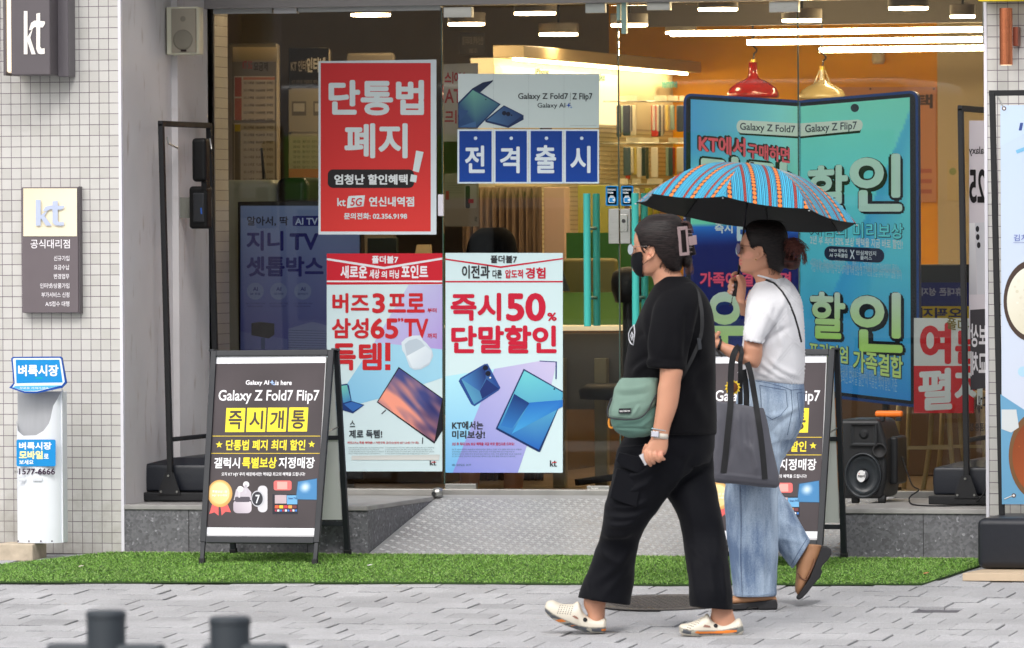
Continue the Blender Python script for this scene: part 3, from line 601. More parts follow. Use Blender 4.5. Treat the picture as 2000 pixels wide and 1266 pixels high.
# ---- A-frame boards
def aframe():
    A=WG(388,1106);B=WG(622,1107); y0=(A.y+B.y)/2; 
    t=thing('sandwich_board',(A.x+.25,y0,gz(y0)),'black-framed sandwich board with charcoal Korean poster on the grass mat, left of the ramp','sandwich board','sandwich boards flanking the ramp')
    H=W(640,684,y0+.2).z; Zb=gz(y0)
    bl=Vector((A.x,y0,Zb));br=Vector((B.x,y0,Zb)); tl=PL(413,686,Vector((0,y0+.2,0)),NY);tr=PL(653,684,Vector((0,y0+.2,0)),NY)
    N=(br-bl).cross(tl-bl).normalized(); N=N if N.y<0 else -N
    fm=mat('board_frame',(32,35,41),.5,var=.05); w=.026
    up=(tl-bl); up2=(tr-br); L=up.length
    f=.11 # frame bottom rail height fraction
    for Q,u,nm in ((bl,up,0),(br,up2,1)):
        q=Q+u*f; dx=Vector((w/2,0,0))*(1 if nm==0 else -1)
        MB().bar(q+dx,Q+u+dx,w,.022,N).ob('frame_rail',fm,t,bevel=.002)
        lg=MB().bar(Q+dx*1.0+Vector((0,0,.02)),q+dx*1.0,.019,.016,N).ob('leg',fm,t,bevel=.002)
        MB().bar(Q+dx+Vector((0,0,.0)),Q+dx+Vector((0,.002,.035)),.026,.024,N).ob('rubber_foot',mat('black_rubber'),lg,bevel=.003)
    for fr in (f+.012,1-.012):
        p=bl+up*fr+Vector((w,0,0));q=br+up2*fr-Vector((w,0,0)); MB().bar(p,q,.026 if fr>.5 else .03,.022,N).ob('frame_rail',fm,t,bevel=.002)
    # back leaf
    ry=y0+.46; rbl=Vector((A.x+.012,ry,gz(ry) if ry<0 else 0.));rbr=Vector((B.x-.002,ry,rbl.z)); ry=min(ry,-.02); rbl.y=rbr.y=ry; rbl.z=rbr.z=gz(ry)
    N2=Vector((0,1,0)); tl2=tl+Vector((.012,.03,-.004));tr2=tr+Vector((0,.03,-.004))
    for Q,T in ((rbl,tl2),(rbr,tr2)):
        MB().bar(Q,T,.024,.022,N2).ob('leg',fm,t,bevel=.002)
        MB().bar(Q,Q+(T-Q)*.035,.03,.03,N2).ob('rubber_foot',mat('black_rubber'),t,bevel=.003)
    for fr,hh in ((.16,.02),(.58,.02)):
        p=rbl+(tl2-rbl)*fr;q=rbr+(tr2-rbr)*fr; MB().bar(p+Vector((.013,0,0)),q-Vector((.013,0,0)),hh,.016,N2).ob('frame_rail',fm,t,bevel=.002)
    pn=[rbl+(tl2-rbl)*.18,rbr+(tr2-rbr)*.18,rbr+(tr2-rbr)*.97,rbl+(tl2-rbl)*.97]; nn=(pn[1]-pn[0]).cross(pn[3]-pn[0]).normalized()
    ins=[p+Vector(((.016 if i in(0,3) else -.016),-.004,0)) for i,p in enumerate(pn)]
    MB().prism(ins,Vector((0,.006,0))).ob('back_panel',mat('panel_white',(214,216,214),.5),t)
    hb=MB(); m_=(tl+tr)/2
    for T,T2 in ((tl,tl2),(tr,tr2)):
        MB().bar(T+Vector((0,-.004,.004)),T2+Vector((0,.012,.004)),.028,.01,(0,0,1)).ob('hinge',fm,t,bevel=.002)
    Q=br+up2*.62; Q2=rbr+(tr2-rbr)*.62; MB().cyl(Q+Vector((-.01,.01,0)),Q2+Vector((-.01,-.01,.01)),.0035).ob('strut',steel,t)
    # print
    S=Sheet(bl,N,th=.003,lift=.0005).view(370,650,.3791)
    S.base([(123,110),(706,108),(656,1054),(68,1052)],(196,196,198))
    for i in range(26):
        r=random.Random(i); x=130+i*22; S.poly([(x,112),(x+14,112),(x+r.randint(-10,20),123)],(236,236,238) if i%2 else (150,150,154),1)
    S.poly([(125,126),(702,122),(700,155),(122,160)],(240,242,248),1)
    S.grad([(122,160),(700,155),(652,1008),(75,1003)],lambda u,v:tuple(c*(1+.10*math.sin(u*9+v*4)*math.sin(v*7)) for c in (70,63,66)),12,16,1)
    S.poly([(75,1003),(652,1008),(649,1042),(71,1040)],(242,243,250),1)
    S.sh=-.058; ww=(246,244,248); ye=(246,224,60)
    S.text('Galaxy AI',290,245,410,275,ww,.02); S.star(426,256,14,(160,190,240),2,4,.35); S.star(436,266,8,(180,205,245),2,4,.35); S.text('is here',443,245,527,270,ww,.02)
    S.text('Galaxy Z Fold7 Flip7',150,295,668,367,ww,.014)
    for k,(ch,x) in enumerate(zip('즉시개통',(187,295,402,511))): S.rect(x,388-k,x+98,512-k,ye,2); S.text(ch,x+14,402-k,x+84,498-k,(70,62,58),.03,3)
    S.rect(118,531,674,534,(236,206,60),2); S.star(153,577,19,ye,3); S.star(630,575,19,ye,3); S.text('단통법 폐지 최대 할인',188,551,597,606,ye,.035)
    S.rect(112,620,671,623,(236,206,60),2)
    S.text('갤럭시',127,643,260,699,ww,.03); S.text('특별보상',272,641,450,699,ye,.04); S.text('지정매장',460,641,645,699,ww,.03)
    S.text('오직 KT HJY 우리 매장에서만! 역대급 최고의 혜택을 드립니다!',165,719,595,741,ww,.015)
    S.sh=0
    # medal
    S.poly([(118,880),(150,895),(150,942),(128,925),(102,934)],(226,98,96),2); S.poly([(160,895),(195,880),(214,925),(186,922),(166,942)],(226,98,96),2)
    S.circ(157,828,64,(214,166,96),3,ry=70); S.circ(157,828,56,(240,206,140),3.5,ry=62,c2=(222,170,96),g=(110,780,200,880)); S.circ(157,828,49,(236,196,128),4,ry=55,c2=(250,224,170),g=(110,880,200,780))
    S.text('HJY 우수매장',118,832,195,845,(250,248,240),.03,5); S.text('특별보상 1등',118,812,195,826,(250,248,240),.03,5)
    # earbuds
    S.rrect(226,862,320,930,22,(176,164,176),2,c2=(214,206,214),g=(226,930,320,862)); S.poly([(228,862),(240,808),(262,795),(300,800),(318,822),(318,862)],(196,188,198),2); S.rrect(234,845,312,872,8,(86,80,90),3)
    S.circ(262,806,16,(232,226,232),4); S.rrect(252,806,262,850,4,(210,204,212),4); S.circ(292,782,16,(228,222,230),4); S.rrect(284,782,296,830,4,(200,194,204),4)
    # watch
    S.rrect(352,788,402,925,22,(208,206,212),2); S.circ(352,855,34,(196,196,204),4,ry=42); S.circ(350,855,28,(52,52,60),5,ry=36); S.text('7',340,835,362,880,(220,222,230),.03,6)
    # console, televisions
    S.rrect(434,762,526,812,12,(232,110,108),2); S.rect(452,768,504,806,(244,168,160),3)
    S.rect(428,832,558,935,(36,38,48),2); S.rect(440,836,500,880,(190,170,176),3); S.rect(502,838,556,884,(110,170,214),3); S.text('Smart TV',510,848,548,858,(40,60,120),.02,4)
    for k in range(5): S.rect(440+k*23,889,460+k*23,905,[(226,96,60),(240,196,60),(200,60,70),(230,160,80),(120,60,60)][k],3)
    for k in range(9): S.rect(440+k*13,911,450+k*13,921,[(180,60,80),(240,240,240),(60,120,200)][k%3],3)
    S.line(450,935,446,953,2,(60,60,60),2); S.line(530,935,536,953,2,(60,60,60),2)
    S.grad([(560,768),(656,752),(656,860),(548,858)],lambda u,v:vlerp((70,130,180),(236,246,252),max(0,1-3*math.hypot(u-.4,v-.35))) ,10,10,3); S.poly([(553,764),(660,747),(660,864),(543,862)],(60,70,84),2)
    S.ob('poster',t,rough=.42,mat_='laminated_print',bump=.12,bs=9)
    return t
AF=aframe()
def copy_board():
    dx=W(1645,684,-.5).x-W(655,684,-.5).x; dx-=.01
    c=AF.copy(); C.objects.link(c); c.location=AF.location+Vector((dx,.0,0)); c['label']='black-framed sandwich board with charcoal Korean poster on the grass mat, behind the woman in white'
    for ch in list(AF.children):
        d=ch.copy(); C.objects.link(d); d.parent=c
        for g in ch.children: e=g.copy(); C.objects.link(e); e.parent=d
POST.append(copy_board)
# ---- manhole
def manhole():
    c=WG(1300,1179); t=thing('manhole_cover',(c.x,c.y,c.z),'round dark iron manhole cover in the paving between the two women','manhole cover')
    z=c.z+.004; im=mat('cast_iron',(98,94,92),.6,metal=.4,var=.15,vs=20); r=.27
    MB().lathe((c.x,c.y,z),[(r+.03,0),(r+.03,.004),(r+.006,.005),(r+.004,.001)],n=48,axis=NG).ob('rim',im,t)
    s=MB(); s.lathe((c.x,c.y,z-.002),[(r,0),(r,.004)],n=48,axis=NG); zz=z
    for i in range(-9,10):
        for j in range(-9,10):
            x=i*.027+(.0135 if j%2 else 0); y=j*.027; z=zz+M_SLOPE*y
            if math.hypot(x,y)<r-.03: s.box(c.x+x-.008,c.x+x+.008,c.y+y-.008,c.y+y+.008,z+.0018,z+.0055)
    s.ob('lid',im,t)
manhole()
# ---- street railing in the foreground, road side of the pavement
def railing():
    Y=-13.; zg=-.56; t=thing('street_railing',(W(207,1266,Y).x,Y,zg),'blurred dark grey steel railing posts of the median guardrail in the foreground, bottom left','railing')
    m=mat('railing_grey',(58,64,70),.5,var=.05)
    def post(x,y,wpx):
        p=W(x,y,Y); r=wpx/2/FPX*16.9
        s=MB(); s.lathe((p.x,Y,zg),[(r*1.25,0),(r*1.25,.02),(r,.03),(r,p.z-zg-.02),(r*1.04,p.z-zg-.018),(r*1.04,p.z-zg-.006),(r*.9,p.z-zg)],n=28); return s.ob('post',m,t,smooth=False,bevel=.001)
    post(207,1192,74); post(449,1204,76)
    for xa,xb in ((95,320),(400,560)):
        a=W(xa,1256,Y);b=W(xb,1256,Y); s=MB(); s.box(a.x,b.x,Y-.03,Y+.03,a.z-.06,a.z); s.ob('rail',m,t,bevel=.012,seg=3)
    for xa in (-60,):
        a=W(-200,1262,Y);b=W(700,1266,Y); s=MB(); s.box(a.x,b.x,Y-.02,Y+.02,a.z-.06,a.z-.012); s.ob('rail',m,t,bevel=.01)
railing()
# ================= posters on the glass =================
ZPG=G+.0065
def poster(name,label,cat,S,group=None,rough=.35):
    o=S.ob(name,rough=rough); return tag(o,label,cat,group)
def gsheet(dy=0.,th=.0012): return Sheet((0,G-.0085,0),th=th)
pw=(206,218,220)
# red poster
S=Sheet((0,G-.0085,0),th=.0012).view(400,0,.395); R_=(200,44,48)
S.base([(562,303),(1145,295),(1145,1160),(562,1160)],(206,216,222))
S.rect(573,312,1117,1145,R_,1,c2=(208,56,52),g=(573,312,573,1145))
S.text('단통법',612,396,1084,571,pw,.048,3); S.text('폐지',690,610,1003,783,pw,.042,3)
S.rrect(608,838,1035,930,26,(34,32,34),2); S.text('엄청난 할인혜택',640,862,1003,914,(214,220,222),.05,3)
S.poly([(1045,745),(1082,752),(1058,853),(1028,845)],pw,4); S.poly([(1020,862),(1050,868),(1045,903),(1014,897)],pw,4)
S.text('kt',655,980,697,1020,pw,.03,3); S.poly([(712,970),(792,966),(785,1020),(703,1029),(706,985)],pw,2); S.text('5G',722,979,777,1019,(196,50,54),.03,3,sh=-.15)
S.text('연신내역점',812,973,1035,1022,pw,.045,3); S.text('문의전화: 02.356.9198',688,1053,1000,1085,pw,.04,3)
poster('poster','red poster with huge white letters 단통법 폐지 taped to the left window','poster',S)
# fold/flip banner
S=Sheet((0,G-.0085,0),th=.0012).view(850,0,.395)
S.base([(113,365),(812,365),(810,633),(113,633)],(204,216,216),c2=(190,206,204),g=(113,365,812,633))
for x in (288,462,637): S.line(x,365,x,633,1.2,(170,184,186),1)
S.poly([(113,508),(183,438),(195,440),(324,516),(209,633),(113,633)],(26,52,92),1.5)
S.poly([(118,516),(186,446),(316,517),(203,630),(117,630)],(70,130,130),2.5,c2=lambda x,y:vlerp((110,170,150),(30,60,110),min(1,max(0,abs(x-230)/110*.6+(y-480)/200))))
S.poly([(113,540),(165,548),(120,600)],(44,76,120),3.2); S.poly([(118,628),(200,600),(203,630)],(60,96,140),3.3)
S.poly([(183,438),(235,408),(275,400),(286,395),(284,404),(222,458)],(24,40,72),3.4); S.circ(250,492,3,(14,18,30),3.5)
S.poly([(340,521),(437,570),(437,592),(362,633),(248,604),(247,594)],(28,48,88),1.5); S.poly([(340,527),(432,571),(360,622),(256,596)],(70,110,150),2.5,c2=(32,54,100),g=(256,596,432,560))
S.circ(341,560,11,(20,28,50),3.5); S.circ(361,564,11,(20,28,50),3.5); S.circ(378,570,4,(20,28,50),3.5)
S.text('Galaxy Z Fold7',410,461,657,499,(38,44,48),.014,3); S.line(668,458,668,500,1.5,(60,70,74),3); S.text('Z Flip7',678,461,777,502,(38,44,48),.014,3)
S.text('Galaxy AI',506,509,643,540,(44,54,60),.004,3); S.star(660,521,14,(40,80,170),3,4,.3); S.star(672,531,7,(70,130,200),3,4,.3); S.star(666,511,5,(50,60,90),3,4,.3)
S.rect(668,620,798,621.5,(150,160,160),2)
poster('poster','wide pale banner of folding phones above the four blue letter cards on the door','poster',S)
for i,(ch,x0,x1,gx) in enumerate((('전',110,288,(147,720,245,856)),('격',289,462,(320,725,418,857)),('출',463,636,(493,718,598,857)),('시',637,811,(668,722,768,856)))):
    S=Sheet((0,G-.0085,0),th=.0012).view(850,0,.395); y0=640
    S.base([(x0,y0),(x1-.8,y0),(x1-.8,908),(x0,908)],(206,222,232)); S.rect(x0+9,y0+8,x1-9,900,(6,58,142),1,c2=(8,64,154),g=(0,640,0,908)); S.circ((x0+x1)/2+.5,684,8.5,(200,216,230),2); S.text(ch,*gx,(214,226,234),.026,3)
    poster('letter_card','blue card with white letter '+ch+', '+('leftmost','second','third','rightmost')[i]+' of the row on the door','card',S,group='four blue letter cards on the door')
# lower left poster
S=gsheet().view(400,440,.2528)
S.base([(942,220),(1835,217),(1835,1902),(942,1902)],(196,216,220))
S.poly([(942,219),(1835,217),(1835,455),(942,460)],(190,30,46),1); S.poly([(942,254),(1385,322),(1835,250),(1835,266),(1385,340),(942,270)],(216,216,222),2)
S.rect(942,428,1835,440,(222,222,226),2); S.text('폴더블7',1290,236,1495,296,(220,220,226),.05,3)
for tx,b in (('새로운',(1048,312,1255,412)),('세상',(1272,342,1350,412)),('의',(1363,352,1407,410)),('터닝',(1427,345,1500,412)),('포인트',(1518,308,1725,410))): S.text(tx,*b,(224,220,226),.05,3)
S.poly([(1575,460),(1835,460),(1835,960),(1310,905),(1420,720)],(186,196,222),1,c2=(164,144,204),g=(1500,460,1835,800))
S.poly([(1310,905),(1835,960),(1835,1180),(1380,1330),(1010,1430),(1010,1360)],(150,200,222),1.4,c2=(120,180,216),g=(1310,905,1010,1430))
rd=(186,34,42)
for tx,b,w in (('버즈',(985,525,1270,678),.045),('3',(1293,525,1392,680),.045),('프로',(1415,525,1700,676),.045),('부터',(1720,640,1790,676),.04),('삼성',(980,718,1265,876),.045),('65',(1280,718,1495,878),.045),('”',(1490,718,1535,746),.05),('TV',(1540,722,1727,873),.045),('까지',(1720,835,1790,876),.04),('득',(985,912,1167,1122),.055),('템',(1190,908,1367,1120),.05)): S.text(tx,*b,rd,w,3)
S.rect(1393,908,1434,1050,rd,3); S.rect(1393,1075,1434,1120,rd,3)
S.view(370,650,.3791)
S.poly([(1092,50),(1115,28),(1150,15),(1190,14),(1205,40),(1220,52),(1250,90),(1256,120),(1235,165),(1195,188),(1160,192),(1135,178),(1110,110),(1096,90)],(206,218,226),3.6,c2=(182,196,208),g=(1100,20,1250,190))
S.poly([(1108,60),(1130,40),(1170,30),(1195,44),(1215,70),(1120,120)],(176,190,202),4.2); S.poly([(1120,120),(1215,68),(1248,95),(1240,150),(1190,182),(1150,182)],(216,226,232),4.5,c2=(196,208,218),g=(1120,120,1200,182))
S.poly([(1078,176),(1305,338),(1305,502),(1262,572),(965,358)],(24,26,34),2.5)
S.grad([(1080,184),(1302,342),(1262,562),(972,356)],lambda u,v:vlerp(vlerp((64,72,128),(232,150,128),min(1,max(0,v*1.1+.75*noise.noise((u*2.2+v*1.5,v*7-u*3,1.3)))) ),(38,40,92),max(0,min(1,(u-.5)*1.2+.5*noise.noise((u*3,v*6,5.))))),30,34,3.2)
S.line(1012,398,990,418,5,(60,62,68),3); S.line(1202,540,1200,572,5,(60,62,68),3)
S.poly([(778,268),(812,262),(822,272),(836,352),(902,372),(842,416),(790,400)],(24,50,104),2.5); S.poly([(782,274),(812,270),(832,350),(792,362)],(110,190,170),3.2,c2=(60,120,180),g=(782,274,832,360)); S.poly([(796,368),(836,356),(894,374),(842,406)],(50,100,170),3.2)
S.text('스',826,452,853,486,(60,66,72),.04,3); S.text('제로 득템!',822,500,993,544,(60,66,72),.045,3); S.text('버즈3 Pro 특별 혜택을! / 가전구독 초이스(삼성 65” UHD TV 외)',815,560,1180,575,(190,60,66),.02,3); S.fine(820,588,1000,628,4,(110,130,136),3); S.fine(1008,588,1260,628,4,(110,130,136),3)
S.poly([(835,634),(1290,628),(1286,656),(835,655)],(186,190,188),4,c2=(206,208,204),g=(835,634,835,656)); S.kt(1238,659,1273,683,(36,40,46),4,c2=(200,40,50))
poster('poster','tall poster with red header and red lettering 버즈3프로 on the left window','poster',S)
# lower right poster
S=gsheet().view(850,440,.4266); rd=(190,26,54); bkk=(52,54,58)
S.base([(47,127),(584,127),(584,1133),(47,1133)],(200,222,226))
S.poly([(47,692),(270,658),(240,760),(300,1133),(47,1133)],(170,222,236),1,c2=(110,176,224),g=(47,692,47,1133))
S.poly([(270,658),(478,622),(556,626),(530,740),(420,1010),(378,1133),(80,1133)],(198,190,222),1.4,c2=(130,140,210),g=(540,640,150,1133))
S.poly([(478,620),(557,624),(556,705),(550,705),(551,628),(478,624)],(30,50,120),2)
S.text('폴더블7',253,138,375,174,bkk,.045,3); S.poly([(47,152),(300,188),(584,150),(584,156),(300,196),(47,159)],rd,2)
for tx,b,c in (('이전과',(122,183,250,245),bkk),('다른',(262,204,305,244),bkk),('압도적',(320,203,402,244),rd),('경험',(413,193,505,245),rd)): S.text(tx,*b,c,.045,3)
S.rect(47,255,584,262,rd,2)
for tx,b in (('즉시',(70,310,302,438)),('50',(324,310,506,440)),('%',(513,400,556,438)),('단말할인',(73,458,556,587))): S.text(tx,*b,rd,.05,3)
S.poly([(115,700),(225,636),(240,634),(299,745),(290,757),(180,829),(165,820),(107,714)],(40,74,140),2.5); S.poly([(120,706),(232,641),(292,747),(178,820)],(90,160,190),3.2,c2=(36,66,140),g=(130,760,270,690)); S.poly([(122,706),(228,644),(232,700),(204,760)],(70,130,190),3.5,c2=(24,36,96),g=(122,706,230,650)); S.poly([(204,760),(235,705),(291,748),(215,795)],(30,50,110),3.6)
S.circ(230,653,12,(20,24,44),4.5); S.circ(242,679,12,(20,24,44),4.5); S.circ(252,698,4,(230,230,220),4.5)
S.poly([(405,657),(584,760),(584,792),(480,1039),(470,1037),(277,934),(280,925)],(24,48,96),2.5); 
S.poly([(408,666),(584,766),(584,790),(474,1028),(286,928)],(60,150,200),3.2,c2=lambda x,y:vlerp((110,200,206),(36,96,180),min(1,max(0,(y-680)/330))))
S.poly([(362,772),(432,815),(352,930),(300,918)],(22,48,108),3.5,c2=(50,120,190),g=(362,772,320,930)); S.poly([(432,812),(584,800),(584,830),(350,955)],(40,110,190),3.5,c2=(70,160,214),g=(432,812,400,955)); S.circ(545,750,4,(20,40,60),3.7)
S.text('KT에서는',77,897,220,936,bkk,.05,3); S.text('미리보상!',77,940,228,978,bkk,.05,3); S.text('2년 후 최대 50% 보상 혜택을 지금 바로 할인으로 드려요!',77,994,362,1009,(180,50,80),.025,3); S.fine(77,1022,395,1064,4,(92,120,140),3); S.text('© 2025 KT',77,1093,165,1102,(92,120,140),.01,3)
S.kt(525,1077,558,1105,(36,40,46),3,c2=(200,40,50))
poster('poster','tall white poster with red lettering 즉시50% 단말할인 on the glass door','poster',S)
for i,(x0,x1) in enumerate(((843,905),(918,980))):
    S=Sheet((0,G-.0065,0),th=.0008).view(850,0,.395); S.rrect(x0,919,x1,1018,7,(28,132,200),0); S.base([(x0+8,925),(x1-8,925),(x1-8,1012),(x0+8,1012)],(30,136,204))
    S.text('SAMSUNG',x0+9,934,x1-12,943,(220,236,246),.05,3); S.text('Wallet',x0+9,948,x1-24,958,(220,236,246),.05,3); S.rrect(x0+14,975,x0+46,1003,6,(224,240,248),2); S.rrect(x0+17,978,x0+43,1000,4,(30,136,204),3); S.rect(x0+20,968,x0+40,973,(224,240,248),2); S.rrect(x0+34,984,x0+48,994,4,(224,240,248),4)
    poster('payment_sticker','small blue wallet sticker on the '+('left door above the lock, beside the teal handle','right door edge, above the keyhole lock plate')[i],'sticker',S,group='blue wallet stickers on the doors')
# ================= folding-phone cutout board =================
def cutout():
    Y=G+.13; t=thing('cutout_board',(W(1565,790,Y).x,Y,STEP),'giant blue unfolded-phone cutout board with 할인 lettering inside the right-hand glass','display board')
    S=Sheet((0,Y,0),th=.05)
    def rc(P,r):
        out=[]; n=len(P)
        for i in range(n):
            a=Vector((*P[i-1],0));b=Vector((*P[i],0));c=Vector((*P[(i+1)%n],0)); d1=(a-b).normalized(); d2=(c-b).normalized()
            if abs(d1.dot(d2))>.9: out.append((b.x,b.y)); continue
            for k in range(6):
                u=k/5; q=(b+d1*r)*(1-u)**2+b*2*u*(1-u)+(b+d2*r)*u*u; out.append((q.x,q.y))
        return out
    S.base(rc([(1335,182),(1562,196),(1793,176),(1796,797),(1562,770),(1335,797)],18),(22,66,134)); 
    S.poly(rc([(1340,187),(1562,201),(1788,182),(1791,791),(1562,764),(1340,791)],14),(14,22,30),1)
    S.ob('frame',t,rough=.25)
    S=Sheet((0,Y-.002,0),th=.001)
    def L(u,v):
        c=vlerp((64,146,196),(120,200,190),u); 
        if v>.16: c=vlerp(c,(96,186,160),min(1,(v-.16)*5))  # green band: a reflection in the glass put into the print colour
        if v>.42: c=vlerp((30,100,180),(10,22,84),min(1,(v-.42)*14))
        if v>.8: c=vlerp((10,24,90),(60,150,150),(v-.8)*5)
        return c
    def Rr(u,v):
        c=vlerp((110,206,190),(70,170,190),min(1,v*1.8)); c=vlerp(c,(40,120,196),max(0,min(1,(v-.55)*1.9)))
        d=(u+.0)-(1.05-v*1.15)
        if 0<d<.32: c=vlerp(c,(30,110,170),.55*(1-abs(d-.05)/.32))
        return c
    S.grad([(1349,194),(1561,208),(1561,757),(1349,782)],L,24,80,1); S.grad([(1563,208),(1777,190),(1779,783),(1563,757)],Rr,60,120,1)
    S.line(1562,200,1562,764,2.2,(40,80,110),6)
    S.circ(1669.5,211,8,(28,40,48),3)
    pale=(206,232,222); dkc=(6,14,22)
    S.view(1300,0,.3633)
    S.poly([(400,652),(718,668),(718,745),(400,725),(382,690)],dkc,2); S.poly([(718,668),(1040,646),(1058,672),(1045,715),(718,745)],dkc,2)
    S.poly([(402,646),(718,664),(718,734),(402,716),(388,706),(382,690),(381,682),(383,668),(390,654)],(206,226,216),2.6); S.poly([(722,664),(1034,643),(1050,648),(1058,660),(1060,672),(1056,690),(1044,702),(722,734)],(206,226,216),2.6)
    S.text('Galaxy Z Fold7',400,668,697,718,(30,50,56),.015,3.4,slope=.055); S.text('Galaxy Z Flip7',750,662,1028,716,(30,50,56),.015,3.4,slope=-.07)
    pk=(222,92,110)
    S.shadowtext('KT에서',178,732,430,832,pk,(40,20,36),-8,.045,4,.05,slope=.10); S.shadowtext('구매하면',442,782,668,866,pk,(40,20,36),-7,.045,4,.05,slope=.12)
    S.shadowtext('단말',190,850,690,1140,(188,226,210),dkc,-10,.04,4,.04,slope=.10)
    S.shadowtext('할',764,888,980,1140,(188,226,212),dkc,11,.04,4,.04,slope=-.05); S.shadowtext('인',988,826,1272,1138,(188,226,212),dkc,12,.04,4,.04,slope=.0)
    S.view(0,0,1)
    S.text('즉시',1396,435,1431,456,(214,232,232),.04,4); S.text('50',1437,434,1478,500,(200,226,232),.05,4); S.text('만원',1484,440,1530,500,(200,226,232),.05,4)
    S.shadowtext('시점의 미리보상',1582,435,1764,465,(90,190,196),(16,50,70),1,.03,4,.03,slope=.02)
    S.text('2년 후 최대 50% 보상 혜택을 지금 바로 할인!',1582,464,1763,482,(206,232,236),.02,4,slope=.055)
    S.slope=.05; S.rrect(1610,483,1727,511,13,(14,24,50),3); S.slope=0
    for tx,b in (('NEW 갤럭시',(1620,486,1654,493)),('AI 구독클럽',(1620,495,1655,503)),('X',(1660,488,1669,506)),('안심체인지',(1672,490,1711,499)),('플러스',(1680,500,1703,508))): S.text(tx,*b,(214,228,236),.03,4,slope=.05)
    S.text('<미리보상> 최대 50% 단말할인은 New 갤럭시 AI 구독클럽 X KT 안심체인지 플러스',1582,510,1756,528,(170,210,226),.0,4,slope=.075); S.text('가입 시 제공(개통/가입 후 25~27개월 차에 반납 및 기기변경 반납 상태 이상이 없을 경우)',1584,519,1761,541,(170,210,226),.0,4,slope=.085)
    g2=(214,238,226); g1=(168,220,104)
    S.shadowtext('할',1582,570,1651,662,g2,dkc,5,.04,4,.045,slope=.03,c2=g1); S.shadowtext('인',1660,570,1763,688,g2,dkc,5,.04,4,.045,slope=.04,c2=g1)
    S.shadowtext('프리미엄',1580,672,1656,706,(190,222,130),(14,50,70),1.2,.035,4,.03,slope=.14); S.shadowtext('가족결합',1666,689,1763,733,(190,222,130),(14,50,70),1.2,.035,4,.03,slope=.15)
    S.text('프리미엄 가족결합은 "요금할인(선택약정) 25% 할인"과',1640,718,1736,742,(150,200,230),0,4,slope=.16); S.text('"5회선 모바일 할인"이 적용된 최대 할인 기준',1640,729,1752,757,(150,200,230),0,4,slope=.17)
    S.shadowtext('가족이 결합하면',1367,531,1545,560,(222,84,120),(60,14,60),1.2,.045,4,.03)
    S.shadowtext('우',1376,570,1455,700,g2,(16,40,90),3,.05,4,.02,c2=g1); S.shadowtext('리끼리',1462,575,1555,700,g2,(16,40,90),3,.05,4,.02,c2=g1)
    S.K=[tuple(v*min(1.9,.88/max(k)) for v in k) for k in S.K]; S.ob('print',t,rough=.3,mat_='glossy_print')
    s=MB(); a=W(1400,795,Y+.06); b=W(1730,795,Y+.06)
    for q in (a,b): s=MB(); s.box(q.x-.02,q.x+.02,Y+.055,Y+.3,STEP,STEP+.03); s.box(q.x-.015,q.x+.015,Y+.055,Y+.08,STEP+.03,a.z+.5); s.ob('support_foot',mat('black_powdercoat'),t)
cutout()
S=Sheet((0,G+.02,0),th=.0015).view(1600,400,.316); rd=(206,40,48)
S.base([(585,700),(960,702),(960,1288),(585,1288)],(214,222,218)); S.poly([(585,996),(960,996),(960,1288),(585,1288)],rd,1)
S.text('여',622,728,815,985,rd,.06,2); S.text('는',840,778,990,985,rd,.06,2); S.text('폴더블',788,712,980,785,(120,110,40),.03,3,slope=.2)
S.text('펼',612,1012,822,1270,(216,226,224),.05,2,slope=-.05); S.text('치',836,1000,1010,1240,(216,226,224),.05,2)
poster('poster','red and white poster reading 여는 펼치 low inside the window beside the edge-on banner stand','poster',S)
# ================= shop interior =================
def ib(x0,y0,x1,y1,Y,d): a=W(x0,y0,Y);b=W(x1,y1,Y); return (a.x,b.x,Y,Y+d,b.z,a.z)
def ibox(name,b,m,label=None,cat=None,group=None,bevel=.004,parent=None):
    o=MB().box(*b).ob(name,m,parent,bevel=bevel); 
    return tag(o,label,cat,group) if label else o
# television advert display
Y=G+.55; t=thing('display_screen',(W(586,500,Y).x,Y,STEP),'tall black-bezelled display with blue 지니 TV advert behind the left window','display')
b=list(ib(464,394,708,880,Y,.06)); b[4]=STEP+.05; MB().box(*b).ob('bezel',mat('bezel_black',(20,22,26),.3),t,bevel=.004)
MB().box(b[0]+.1,b[1]-.1,Y-.05,Y+.2,STEP,STEP+.05).ob('foot',MATS['bezel_black'],t,bevel=.004)
S=Sheet((0,Y-.002,0),th=.001).view(400,440,.2528)
S.grad([(276,-150),(1195,-150),(1195,1700),(276,1700)],lambda u,v:vlerp((112,134,176),(72,74,136),min(1,v*1.6)),6,20,1)
nv=(30,32,104)
S.text('지니',322,44,608,198,nv,.05,3); S.text('TV',655,62,878,193,nv,.05,3); S.text('셋톱박스',322,240,918,398,nv,.05,3); S.view(400,0,.395); S.text('알아서, 딱',208,1070,412,1118,(50,54,70),.035,3); S.rrect(434,1068,575,1118,8,(30,36,110),2); S.text('AI TV',447,1078,558,1112,(170,190,220),.03,3); S.view(400,440,.2528)
for x,tx in ((390,'8K 화질'),(570,'시청 최적화'),(757,'골라보기')): S.circ(x,510,66,(106,120,160),2); S.text('AI',x-18,478,x+20,508,nv,.02,3); S.text(tx,x-38,522,x+38,540,nv,.01,3); S.text('AI가 알아서 맞춰 드려요',x-72,598,x+76,612,(40,44,90),.0,3); S.text('지금 만나보세요',x-65,620,x+60,633,(40,44,90),.0,3)
S.poly([(276,820),(640,880),(640,960),(276,960)],(90,98,150),2); S.poly([(360,757),(425,746),(538,760),(538,845),(495,876),(360,850)],(42,44,48),3); S.rect(435,870,465,960,(60,74,110),2.5)
S.poly([(645,800),(830,745),(1000,790),(1000,960),(645,960)],(104,114,156),2.2)
